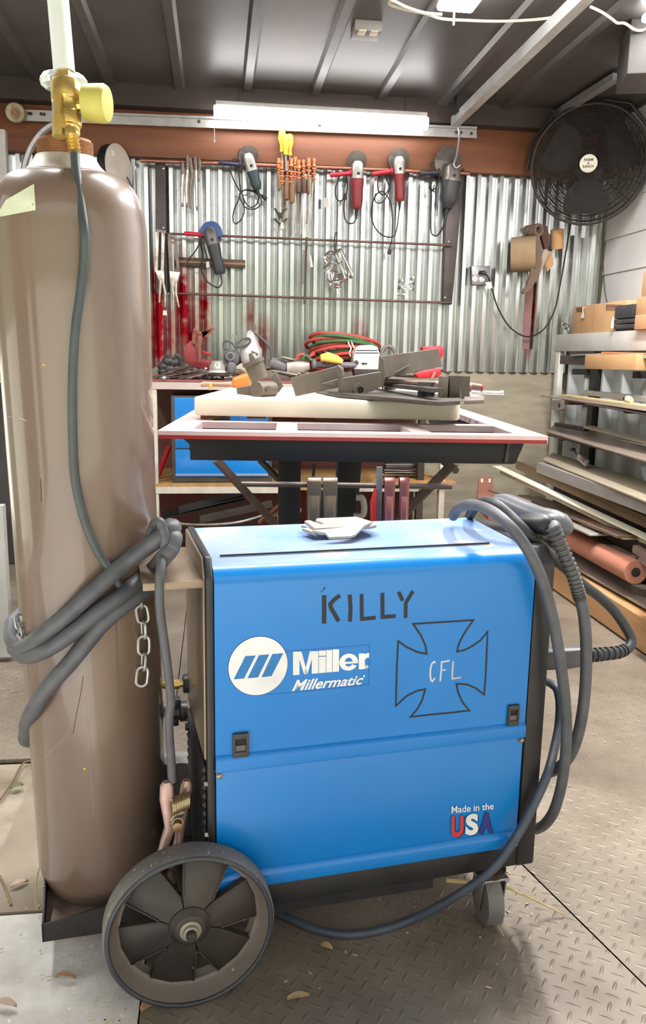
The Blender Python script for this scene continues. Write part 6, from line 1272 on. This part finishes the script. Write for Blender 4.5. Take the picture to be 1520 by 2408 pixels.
# orange handled tool + pliers on slab left rear
t = thing('pipe_cutter', 'bright orange handled tool lying at the back left of the cream slab', 'tool', atZ(575, 903, s1)); ys_ = pL.y+.62
mb = MB(); mb.sweep([(bq(546, 905, ys_), .008, .008), (bq(553, 902, ys_), .020, .018), (bq(572, 897, ys_), .024, .02), (bq(586, 894, ys_), .028, .022), (bq(592, 897, ys_), .014, .014)], sq=3); mb.build('head', mat('bright_orange', (228, 116, 52), .35, col2=(214, 96, 36)), t)
mb = MB(); mb.sweep([(bq(472, 905, ys_), .006, .006), (bq(480, 903, ys_), .009, .009), (bq(520, 904, ys_), .008, .008), (bq(550, 903, ys_), .009, .009)]); mb.build('shaft', mat('copper_shaft', (196, 156, 130), .4, .5), t)
mb = MB(); mb.cyl(bq(497, 917, ys_-.03), bq(494, 902, ys_-.03), .006); mb.build('crank', BRASS, t)
# loose small sockets and bits at middle front of the bench
random.seed(12)
BIT = [(500+random.uniform(0, 75), 884+random.uniform(-6, 8)) for _ in range(22)]+[(690+random.uniform(0, 70), 882+random.uniform(-5, 6)) for _ in range(14)]
for i, (x, y) in enumerate(BIT):
    p = bq(x, y, BY+.04+random.uniform(0, .12)); p.z = max(p.z, bz+.008); a = random.uniform(0, PI); d = V((math.cos(a), math.sin(a)*.6, random.uniform(-.1, .25)))*random.uniform(.015, .04)
    left = x < 640
    mb = MB(); mb.sweep([(p-d, .006, .006), (p-d*.6, .009, .008), (p+d*.2, .006, .006), (p+d, .007, .006)], up=(0, 0, 1), seg=8); tag(mb.build('loose_fitting', random.choice((ZINC, STEEL, WR1, WR2))), 'small loose metal fitting among the bits beside the spanner heap' if left else 'small loose metal fitting lying under the grey barrel grinder', 'fitting', 'loose fittings left on the bench' if left else 'loose fittings under the grinder')
for (a, b, lab, m_) in (((655, 876), (690, 884), 'long thin punch lying under the grey barrel grinder', DSTEEL), ((640, 872), (700, 882), 'long chisel lying left of the barrel grinder gear case', WR1), ((690, 896), (745, 898), 'tan stick lying at the front edge of the bench behind the slab', WOOD), ((735, 886), (760, 874), 'round file lying under the mauve grinder handle', WR2), ((905, 880), (985, 886), 'dark rail of small blocks lying behind the slanted plates', BLACK)):
    y_ = yb-.12; p = bq(*a, y_); q = bq(*b, y_); mb = MB(); mb.sweep([(p, .005, .005), (p.lerp(q, .1), .009, .008), (p.lerp(q, .6), .008, .007), (q, .005, .005)], up=(0, 0, 1)); tag(mb.build('hand_tool', m_), lab, 'tool')
# ================================================================ steel stock rack along the right wall
FX = 1.885
def rx(px, py, x=FX): return atX(px, py, x)
SHT = mat('white_ribbed_panel', (206, 208, 208), .45, .2, col2=(176, 180, 178), scale=3, stretch=(1, 4, .4), amt=.9); RKW = mat('white_rack_steel', (220, 218, 212), .45, .1, col2=(196, 192, 184), scale=6)
zr1 = rx(1310, 787).z; zr0 = rx(1310, 826).z
rk2 = thing('stock_rack', 'white ribbed steel stock rack along the right wall holding lengths of steel', 'rack', (FX+.12, 3.6, 0))
yb2 = rx(1309, 800).y
mb = MB(); mb.span((FX-.004, yb2, zr0), (FX+.004, 2.0, zr1)); mb.span((FX, yb2, zr1-.006), (RX-.04, 2.0, zr1)); mb.build('top_rail', RKW, rk2, bevel=.001)
mb = MB(); mb.span((FX+.0, yb2-.055, .02), (FX+.03, yb2, zr0)); mb.build('post', RKW, rk2, bevel=.002)
# ribbed back sheet
mb = MB(); y = yb2-.06; xb_ = FX+.10
while y > 2.0:
    for (a, xa), (b_, xc) in (((0, 0), (.012, -.05)), ((.012, -.05), (.03, -.05)), ((.03, -.05), (.042, 0)), ((.042, 0), (.205, 0))):
        mb.quad((xb_+xa, y-a, .46), (xb_+xc, y-b_, .46), (xb_+xc, y-b_, zr0+.01), (xb_+xa, y-a, zr0+.01))
    y -= .205
bmesh.ops.remove_doubles(mb.bm, verts=mb.bm.verts, dist=1e-5); mb.build('ribbed_sheet', SHT, rk2, sharp=20)
mb = MB(); mb.span((FX+.02, 2.0, .002), (FX+.04, yb2-.06, .46)); mb.build('shade_board', mat('dark_shade_board', (44, 40, 40), .8), rk2)  # dark board added in place of the deep shade under the lowest tier
# arms
ARM = mat('black_arm', (40, 38, 40), .5)
for zz_, lab in ((rx(1350, 868, 1.8).z, 0), (rx(1350, 945, 1.75).z, 1), (rx(1350, 1040, 1.72).z, 2), (rx(1350, 1120, 1.7).z, 3)):
    for yy in (yb2-.30, yb2-.95): mb = MB(); mb.span((atY((1350, 1338, 1330, 1320)[lab], 868, yb2-.30).x, yy-.02, zz_-.03), (FX+.09, yy+.02, zz_)); mb.build('arm', ARM, rk2)
for yy in (yb2-.42, yb2-1.3): mb = MB(); mb.span((FX+.03, yy-.03, 0), (FX+.08, yy+.03, zr0-.05)); mb.build('upright', ARM, rk2)
mb = MB(); c = rx(1316, 950, FX-.005); mb.prism([rx(x, y, FX-.006) for x, y in ((1306, 942), (1334, 940), (1334, 962), (1322, 966), (1308, 964))], (-.02, 0, 0)); mb.build('eye_bracket', mat('pink_grey_bracket', (176, 162, 156), .5, .3), rk2, bevel=.002)
mb = MB(); mb.lathe([(.013, 0), (.013, .002)], rx(1316, 953, FX-.027), V((-1, 0, 0)), 18); mb.build('eye_hole', BLACK, rk2)
for x in (1312, 1321, 1331): mb = MB(); mb.ball(rx(x, 972, FX-.006), .006); mb.build('bolt', ZINC, rk2)
# lengths of steel: (pixel back end, pixel front end, x plane, width, thickness, material, label)
FLAT = mat('brown_flat_steel', (156, 140, 128), .4, .4, col2=(126, 110, 98), scale=4, stretch=(3, .6, 3), amt=.9); FLATY = mat('yellowed_flat_steel', (180, 168, 140), .45, .3, col2=(146, 134, 122), scale=4, stretch=(3, .5, 3), amt=.9); GFL = mat('grey_flat_steel', (178, 174, 172), .4, .4, col2=(152, 146, 142), scale=5, stretch=(3, .6, 3)); RSTY = mat('rusty_pink_steel', (164, 116, 100), .65, .1, col2=(140, 92, 76), scale=5, amt=.9)
def bar(P, xp, th, m_, label, name='steel_bar', group='lengths of steel on the rack'):
    """P: pixel outline of the bar's top face lying level at its height; first point fixes the height on the plane X=xp"""
    z = atX(*P[0], xp).z; Q = [atZ(x, y, z) for x, y in P]; mb = MB(); mb.prism(Q, (0, 0, -th)); o = mb.build(name, m_, bevel=.0015, seg=1); tag(o, label, 'steel bar', group); return o, z
def lng(a, b, xa, xb, wd, th, m_, label, name='steel_bar', group='lengths of steel on the rack', ext=0., up=(0, 0, 1), bev=.0015):
    p = atX(*a, xa); q = atX(*b, xb); q = q+(q-p)*ext; mb = MB(); mb.beam(p, q, wd, th, up=up); o = mb.build(name, m_, bevel=bev, seg=1); tag(o, label, 'steel bar', group); return o
lng((1328, 846), (1420, 849), 1.80, 1.80, .05, .045, mat('brown_square_tube', (84, 70, 68), .45, .3), 'dark brown square tube on the top tier of the rack, left of the cardboard carton', ext=1.2)
p = atX(1390, 851, 1.755); q = atX(1512, 852, 1.755); mb = MB(); d = q-p; mb.beam(p, q, .06, .066); tag(mb.build('long_carton', CARD, bevel=.002), 'long tan cardboard carton on the top tier of the rack', 'carton')
lng((1362, 836), (1430, 833), 1.80, 1.80, .09, .006, GFL, 'thin grey sheet strip lying on the brown square tube', ext=.3)
lng((1432, 838), (1520, 838), 1.78, 1.78, .05, .018, GFL, 'grey channel lying on the long cardboard carton', ext=.4)
lng((1436, 830), (1540, 833), 1.80, 1.80, .09, .008, mat('orange_strip', (232, 142, 104), .5), 'orange flat strip on top of the cardboard carton', ext=.2)
mb = MB(); mb.prism([atX(x, y, FX+.045) for x, y in ((1358, 812), (1400, 812), (1400, 834), (1358, 836))], (-.004, 0, 0)); tag(mb.build('spotted_sheet', mat('dirty_sheet_offcut', (168, 164, 158), .5, .3, col2=(134, 128, 120), scale=16)), 'small spotted sheet offcut standing behind the top tier of the rack', 'sheet')
# tier two
lng((1296, 931), (1520, 962), 1.72, 1.70, .11, .006, FLAT, 'widest brown flat on the second tier of the rack, farthest left end', ext=.4)
lng((1330, 930), (1520, 955), 1.75, 1.74, .05, .010, mat('yellow_dusty_bar', (198, 184, 140), .6, col2=(168, 150, 108), scale=20), 'yellow dusty bar lying on the wide flat of the second tier', ext=.3)
lng((1376, 923), (1530, 940), 1.80, 1.80, .03, .025, GFL, 'grey tube at the back of the second tier of the rack', ext=.3)
lng((1390, 950), (1530, 974), 1.66, 1.66, .06, .006, DSTEEL, 'dark flat overhanging the front of the second tier of the rack', ext=.3)
lng((1330, 940), (1400, 950), 1.705, 1.70, .006, .012, RED, 'red edged strip under the wide flat of the second tier')
mb = MB(); mb.sweep([(rx(1470, 938, 1.74), .008, .01), (rx(1478, 938, 1.74), .016, .014), (rx(1486, 942, 1.74), .010, .01)]); tag(mb.build('yellow_lump', mat('pale_lump', (208, 196, 160), .7)), 'pale lump of filler on the yellow dusty bar', 'lump')
# tier three
bar([(1284, 1013), (1310, 994), (1600, 1058), (1600, 1106)], 1.66, .008, FLAT, 'wide brown flat plate on the third tier of the rack')
lng((1310, 998), (1380, 1010), 1.76, 1.76, .03, .02, DSTEEL, 'short dark bar at the back of the third tier', ext=0)
lng((1384, 1004), (1540, 1044), 1.76, 1.76, .05, .012, FLATY, 'pale brown flat at the back of the third tier of the rack', ext=.3)
lng((1292, 1022), (1520, 1082), 1.655, 1.63, .02, .010, DSTEEL, 'thin dark bar under the front edge of the wide brown plate on the third tier', ext=.3)
# tier four
bar([(1277, 1080), (1300, 1064), (1600, 1156), (1600, 1210)], 1.60, .008, FLATY, 'wide yellowed flat on the fourth tier of the rack')
lng((1274, 1099), (1520, 1188), 1.59, 1.56, .05, .05, GFL, 'grey rectangular tube along the front of the fourth tier', ext=.35)
t = thing('sprung_catch', 'small bright sprung catch standing on the yellowed flat of the fourth tier', 'catch', rx(1370, 1092, 1.66)); mb = MB(); mb.beam(rx(1362, 1072, 1.66), rx(1382, 1090, 1.66), .018, .03); mb.build('sleeve', ZINC, t, bevel=.002)
mb = MB(); mb.cyl(rx(1348, 1058, 1.66), rx(1362, 1074, 1.66), .004); mb.ball(rx(1347, 1057, 1.66), .012, (1.4, 1, .7)); mb.build('knob', BLACK, t)
# leaning and floor stock
def fl2(a, za, b, zb2, wd, th, m_, label, name='steel_bar', up=(0, 0, 1), ext=0., cat='steel bar', group='steel stock on the floor at the right', bev=.0015):
    p = atZ(*a, za); q = atZ(*b, zb2); q = q+(q-p)*ext; mb = MB(); mb.beam(p, q, wd, th, up=up); o = mb.build(name, m_, bevel=bev, seg=1); tag(o, label, cat, group); return o
PERF = mat('cream_painted_angle', (238, 232, 212), .5, .1, col2=(220, 212, 188), scale=10)
p = atX(1168, 1096, 1.50); q = atX(1520, 1262, 1.62); d = (q-p); q = q+d*.25; n_ = d.cross(E3).normalized()
mb = MB(); mb.beam(p+n_*.0, q, .05, .004); mb.beam(p-n_*.024-E3*.02, q-n_*.024-E3*.02, .004, .04); o = mb.build('perforated_angle', PERF); tag(o, 'long cream slotted angle leaning across the stock at the right', 'steel angle', 'steel stock on the floor at the right')
sl_ = MB(); 
for i in range(70):
    c = p.lerp(q, (i+1)/80)-n_*.0265-E3*.02; sl_.box(c, (.002, .012, .007), Matrix((n_, d.normalized(), n_.cross(d.normalized()))).transposed())
so_ = sl_.build('slots', BLACK, o); so_['kind'] = 'stuff'
lng((1220, 1088), (1520, 1222), 1.57, 1.66, .045, .006, DSTEEL, 'dark rusty angle leaning just above the cream slotted angle', ext=.25, group='steel stock on the floor at the right')
lng((1214, 1092), (1520, 1228), 1.55, 1.64, .005, .045, mat('brown_angle_web', (122, 100, 74), .55, .2), 'brown upright web of the dark rusty angle above the cream slotted angle', ext=.25)
GF = 'steel stock on the floor at the right'
lng((1240, 1166), (1480, 1262), 1.62, 1.60, .10, .012, mat('brown_worn_plate', (138, 114, 100), .5, .3, col2=(112, 90, 78), scale=6), 'brown steel plate lying under the cream slotted angle', group=GF)
lng((1262, 1178), (1330, 1212), 1.60, 1.60, .09, .010, FLAT, 'short brown plate lying left of the brown steel plate', group=GF)
lng((1150, 1150), (1240, 1180), 1.45, 1.5, .05, .012, mat('dusty_brown_iron', (142, 126, 110), .6), 'dusty brown iron behind the red bracketed channel', group=GF)
t = thing('bracketed_channel', 'reddish steel channel with a drilled end plate, behind the gun cables', 'channel', atZ(1170, 1165, .29)); mb = MB(); mb.prism([atZ(x, y, .35) for x, y in ((1122, 1168), (1128, 1150), (1200, 1158), (1230, 1190), (1150, 1196))], (0, 0, -.06)); mb.build('channel', RSTY, t, bevel=.003)
yy_ = atZ(1140, 1150, .36).y
mb = MB(); mb.prism([atY(x, y, yy_) for x, y in ((1127, 1122), (1160, 1122), (1160, 1168), (1122, 1172))], (0, .008, 0)); mb.build('end_plate', RSTY, t)
for x in (1134, 1152): mb = MB(); mb.sweep([(atY(x, 1126, yy_-.001), .006, .001), (atY(x, 1134, yy_-.001), .006, .001)], sq=2); mb.build('slot_hole', PAPER, t)
WFL = mat('pale_flat_bar', (196, 192, 182), .4, .4, col2=(170, 162, 150), scale=6)
lng((1255, 1190), (1410, 1258), 1.56, 1.56, .085, .010, WFL, 'pale flat bar with drilled end lying on the brown plates', group=GF)
lng((1400, 1234), (1560, 1308), 1.66, 1.66, .06, .05, DSTEEL, 'dark channel end lying right of the pale flat bar', group=GF)
lng((1380, 1232), (1484, 1268), 1.60, 1.60, .06, .006, mat('tan_angle', (170, 150, 126), .5, .2), 'tan angle iron with cut end lying behind the pale flat bar', group=GF)
RP = mat('red_oxide_pipe', (194, 134, 112), .6, .05, col2=(176, 112, 92), scale=6, amt=.9)
p = atX(1318, 1254, 1.60); q = atX(1496, 1346, 1.58); d = q-p; L_2 = d.length
t = thing('steel_pipe', 'thick red oxide pipe with an open end lying on the stock pile at the right', 'pipe', (p+q)/2-V((0, 0, .05)), GF)
mb = MB(); mb.lathe([(.018, L_2), (.046, L_2), (.046, 0), (.018, 0)], p, d, 32); mb.build('pipe_wall', RP, t)
mb = MB(); mb.lathe([(.0185, 0), (.0185, .001)], q, d, 20); mb.build('bore', BLACK, t)
p = atX(1414, 1270, 1.66); q = atX(1444, 1286, 1.66); d = q-p
t = thing('steel_pipe', 'short grey brown tube lying above the thick red oxide pipe', 'pipe', (p+q)/2-V((0, 0, .03)), GF); mb = MB(); mb.lathe([(.024, d.length), (.024, 0), (.02, 0)], p, d, 24); mb.build('pipe_wall', MSTEEL, t)
mb = MB(); mb.lathe([(.020, 0), (.020, .001)], q, d, 20); mb.build('bore', BLACK, t)
lng((1440, 1290), (1560, 1358), 1.64, 1.64, .05, .04, mat('grey_timber', (150, 140, 126), .7), 'grey squared bar lying right of the short grey brown tube', group=GF)
lng((1496, 1290), (1560, 1330), 1.62, 1.62, .03, .03, mat('pinkish_rod', (160, 134, 124), .5, .3), 'pinkish round bar end at the right photo edge above the pipe', group=GF)
lng((1506, 1316), (1560, 1348), 1.60, 1.60, .018, .018, ZINC, 'bright thin rod at the right photo edge', group=GF)
lng((1500, 1384), (1580, 1412), 1.50, 1.50, .05, .03, DSTEEL, 'dark flat end lying in front of the open pipe end', group=GF)
# timber with a steel plate on it
TIM = mat('pale_timber', (190, 148, 104), .65, col2=(160, 118, 78), scale=3, stretch=(4, .5, 4))
fl2((1296, 1330), .07, (1560, 1500), .07, .12, .13, TIM, 'long pale timber beam on the floor at the right', cat='timber', name='timber_beam', ext=.1, bev=.006)
fl2((1306, 1288), .155, (1600, 1448), .150, .16, .008, mat('grey_brown_plate', (160, 144, 132), .45, .35, col2=(134, 118, 106), scale=4), 'long grey brown steel plate lying on the pale timber beam', ext=.1)
# things on top of the rack
def boxy(x0, x1, y0, y1, xf, dep, name, m_, label, cat, grp=None, z=None):
    a = atX(x0, y1, xf); b = atX(x1, y1, xf); zt_ = atX(x0, y0, xf).z; zb3 = zr1+.001 if z is None else z
    t = thing(name, label, cat, (xf+dep/2, (a.y+b.y)/2, zb3), grp); mb = MB(); mb.span((xf, a.y, zb3), (xf+dep, b.y, zt_)); mb.build('carton', m_, t, bevel=.003); return t, a, b, zt_, zb3
CARD2 = mat('faded_cardboard', (206, 166, 124), .8, col2=(190, 148, 108), scale=3)
t, a, b, z1_, z0b = boxy(1346, 1468, 722, 778, FX+.01, .20, 'cardboard_box', CARD2, 'wide cardboard box on top of the white rack beside the ribbed wall', 'box')
mb = MB(); mb.prism([(FX+.008, a.y+(b.y-a.y)*f_, z) for f_, z in ((.42, z1_), (.43, z1_), (.43, z0b), (.42, z0b))], (-.0005, 0, 0)); mb.build('tape_seam', CARD, t)
mb = MB(); mb.prism([atX(x, y, FX+.007) for x, y in ((1356, 724), (1372, 722), (1370, 732), (1357, 733))], (-.001, 0, 0)); mb.build('hand_hole', mat('dark_card', (120, 84, 64), .8), t)
mb = MB(); [mb.prism([atX(x, y, FX+.0075) for x, y in ((1426, y_), (1466, y_+1), (1466, y_+2), (1426, y_+1))], (-.001, 0, 0)) for y_ in (716, 720, 727)]; [mb.prism([atX(x, y, FX+.0075) for x, y in ((x_, 716), (x_+1, 716), (x_+1, 728), (x_, 728))], (-.001, 0, 0)) for x_ in range(1427, 1466, 4)]; mb.build('printed_grid', mat('brown_print', (110, 78, 60), .8), t)
mb = MB(); mb.prism([atX(x, y, FX+.0) for x, y in ((1370, 735), (1372, 730), (1374, 735), (1375, 748), (1366, 748))], (-.001, 0, 0)); mb.tube([atX(1371, 732, FX), atX(1372, 724, FX), atX(1376, 723, FX+.01)], .003, 6); mb.build('price_tag', PAPER, t)
t = thing('plastic_tray', 'dark ribbed plastic trays stacked between the cardboard boxes on the rack', 'tray', (FX+.1, rx(1470, 770).y, zr1)); 
for k_, (y0, y1) in enumerate(((720, 750), (752, 762), (764, 774))):
    a = atX(1446-(k_ > 0)*2, y1, FX-.01); b = atX(1490, y1, FX-.01); zt_ = atX(1446, y0, FX-.01).z; zb4 = atX(1446, y1, FX-.01).z
    mb = MB(); mb.span((FX-.01, a.y, zb4), (FX+.18, b.y, zt_))
    if k_ == 0:
        for i in range(9): yy = a.y+(b.y-a.y)*(i+.5)/9; mb.span((FX-.014, yy-.006, zb4), (FX-.0095, yy+.006, zt_))
    mb.build('tray', mat('black_ribbed_plastic', (62, 60, 66), .45), t, bevel=.002)
mb = MB(); mb.span((FX+.0, a.y, zr1+.001), (FX+.17, b.y, zb4)); mb.build('tray_base', BLACK, t)
GRP = 'tan boxes stacked at the right end of the rack'
_, _, _, zA1, _ = boxy(1491, 1600, 741, 780, FX-.03, .2, 'cardboard_box', CARD2, 'lowest of the tan boxes stacked at the right photo edge', 'box', GRP)
_, _, _, zA2, _ = boxy(1495, 1600, 700, 741, FX-.02, .2, 'cardboard_box', CARD2, 'middle of the tan boxes stacked at the right photo edge', 'box', GRP, z=zA1+.001)
boxy(1508, 1600, 640, 700, FX+.0, .2, 'cardboard_box', CARD2, 'topmost of the tan boxes stacked at the right photo edge', 'box', GRP, z=zA2+.001)
t = rx(1332, 772, FX+.03); mb = MB(); random.seed(5)
for i in range(6): mb.ring(rx(1332, 772, FX+.03)+V((random.uniform(-.01, .01), random.uniform(-.015, .015), random.uniform(-.012, .02))), V((random.random(), random.random(), random.random())), .014, .003, 12, 6)
tag(mb.build('chain_heap', CHR), 'small heap of bright chain at the left end of the rack top', 'chain')
mb = MB(); mb.sweep([(rx(1444, 745, FX-.02), .004, .003), (rx(1442, 755, FX-.02), .006, .004), (rx(1440, 772, FX-.02), .007, .005)]); tag(mb.build('white_tag', PAPER), 'white tag hanging between the wide box and the dark trays', 'tag')
# ================================================================ left edge: cabinet, sill and door leaf behind the cylinder
mb = MB(); p = atY(-60, 900, 4.1); q = atY(34, 1290, 4.1); mb.span((p.x, 4.1, .003), (q.x, 4.5, atY(20, 898, 4.1).z)); t = mb.build('steel_cabinet', mat('dented_black_cabinet', (48, 46, 48), .45, .2, col2=(74, 70, 68), scale=8), bevel=.004); tag(t, 'black dented steel cabinet at the left edge behind the cylinder', 'cabinet')
mb = MB(); p = atY(-40, 1200, 2.75); mb.span((p.x, 2.75, 0.02), (atY(12, 1300, 2.75).x, 2.79, atY(5, 1190, 2.75).z)); mb.build('door_1', mat('grey_door_leaf', (186, 184, 180), .5), kind='structure')
mb = MB(); mb.span((LX-.3, 3.6, atY(5, 828, 3.6).z-.02), (atY(22, 828, 3.6).x, 4.4, atY(5, 828, 3.6).z)); mb.build('trim_3', mat('cream_sill', (208, 196, 172), .6), kind='structure')
for x0, x1, y0, y1, m_, nm in ((0, 26, 560, 900, WHITE, 'trim_4'), (-30, 24, 300, 560, mat('grey_door_post', (150, 144, 140), .55), 'trim_5')):
    mb = MB(); a = atY(x0-40, y0, 3.9); b = atY(x1, y1, 3.9); mb.span((a.x, 3.9, b.z), (b.x, 3.94, a.z)); mb.build(nm, m_, kind='structure')
# ================================================================ litter on the floor
LEAF = mat('dry_leaf', (190, 150, 120), .8, col2=(166, 124, 94), scale=30); STRAW = mat('dry_straw', (206, 186, 136), .8, col2=(178, 156, 106), scale=20)
def leaf(px, py, ln, wd, rot, lab, m_=LEAF):
    c = atZ(px, py, .004); x = V((math.cos(rot), math.sin(rot), 0)); y = V((-math.sin(rot), math.cos(rot), 0)); mb = MB(); up_ = []; dn_ = []
    N_ = 7; rows = []
    for i in range(N_):
        t_ = i/(N_-1); w_ = wd*math.sin(PI*min(max(t_, .04), .96))**.8; z = .003+.003*math.sin(t_*PI*1.2); rows.append([c+x*((t_-.5)*ln)+y*w_+V((0, 0, z+.005)), c+x*((t_-.5)*ln)+V((0, 0, z)), c+x*((t_-.5)*ln)-y*w_+V((0, 0, z+.004))])
    for r0, r1 in zip(rows, rows[1:]):
        for j in (0, 1): mb.quad(r0[j], r0[j+1], r1[j+1], r1[j])
    bmesh.ops.remove_doubles(mb.bm, verts=mb.bm.verts, dist=1e-6); bmesh.ops.solidify(mb.bm, geom=mb.bm.faces[:], thickness=.0006)
    tag(mb.build('fallen_leaf', m_, sharp=180), lab, 'leaf', 'fallen leaves on the floor')
leaf(155, 2301, .034, .005, -.15, 'curled orange brown leaf on the concrete left of the wheel')
leaf(15, 2366, .036, .007, -.3, 'pale pinkish leaf at the lower left corner', mat('pale_leaf', (204, 176, 156), .8))
leaf(352, 2366, .036, .010, .8, 'brown leaf lying on the plate seam below the wheel')
leaf(702, 2350, .038, .006, .15, 'pale tan leaf on the tread plate right of the wheel', mat('tan_leaf', (204, 172, 126), .8))
leaf(768, 2232, .022, .006, -.4, 'small tan leaf near the ground lead', mat('tan_leaf', (0, 0, 0)))
leaf(46, 2082, .035, .006, .6, 'small pale leaf on the dusty plate left of the tray', mat('pale_leaf', (0, 0, 0)))
leaf(40, 1852, .03, .01, .6, 'green brown weed tuft leaf on the dirty stone at the left', mat('dull_green_leaf', (112, 116, 66), .8))
mb = MB(); mb.tube([atZ(1050, 2070, .09), atZ(1120, 2076, .085), atZ(1180, 2084, .07), atZ(1240, 2108, .05), atZ(1290, 2132, .02), atZ(1328, 2152, .005)], .003, 6, rr=lambda u: .0042-.0028*u); tag(mb.build('straw_stalk', STRAW), 'long dry straw stalk caught on the front caster', 'straw')
mb = MB(); mb.tube([atZ(1132, 2100, .05), atZ(1140, 2130, .03), atZ(1165, 2165, .01), atZ(1185, 2200, .004)], .0012, 5); tag(mb.build('straw_wisp', STRAW), 'thin straw wisp tangled at the foot of the caster', 'straw')
mb = MB(); mb.tube([atZ(92, 1990, .10), atZ(98, 2020, .10), atZ(88, 2060, .07), atZ(84, 2110, .03), atZ(88, 2140, .01)], .0014, 5); tag(mb.build('grass_blade', STRAW), 'dry grass blade drooping beside the left end of the cylinder tray', 'grass')
for (P, lab) in (([(0, 1880), (30, 1835), (55, 1795), (90, 1788)], 'dry twig lying across the dirty stone at the left'), ([(0, 2060), (12, 2085), (26, 2128)], 'dry twig on the dusty plate at the left edge')):
    mb = MB(); mb.tube([atZ(x, y, .004) for x, y in P], .0025, 6); tag(mb.build('dry_twig', mat('grey_twig', (140, 116, 90), .8)), lab, 'twig')
random.seed(21)
zones = [(260, 2390, 60), (620, 2160, 200), (1050, 2150, 220), (1300, 2000, 180), (1330, 1750, 150), (60, 2200, 150), (60, 1600, 60)]
mb = MB()
for i in range(110):
    zx, zy, sp_ = random.choice(zones); x = zx+random.uniform(-1, 1)*sp_; y = min(max(zy+random.uniform(-1, 1)*sp_*.8, 1450), 2400); c = atZ(x, y, .002); a = random.uniform(0, PI); d = V((math.cos(a), math.sin(a), 0))*random.uniform(.0015, .005); n_ = V((-d.y, d.x, 0)).normalized()*random.uniform(.0006, .0014)
    mb.prism([c-d-n_, c+d-n_, c+d+n_, c-d+n_], (0, 0, .0012))
o = mb.build('floor_litter', mat('pale_litter', (214, 200, 168), .85)); tag(o, 'scattered pale chaff and crumbs over the floor plates', 'litter'); o['kind'] = 'stuff'
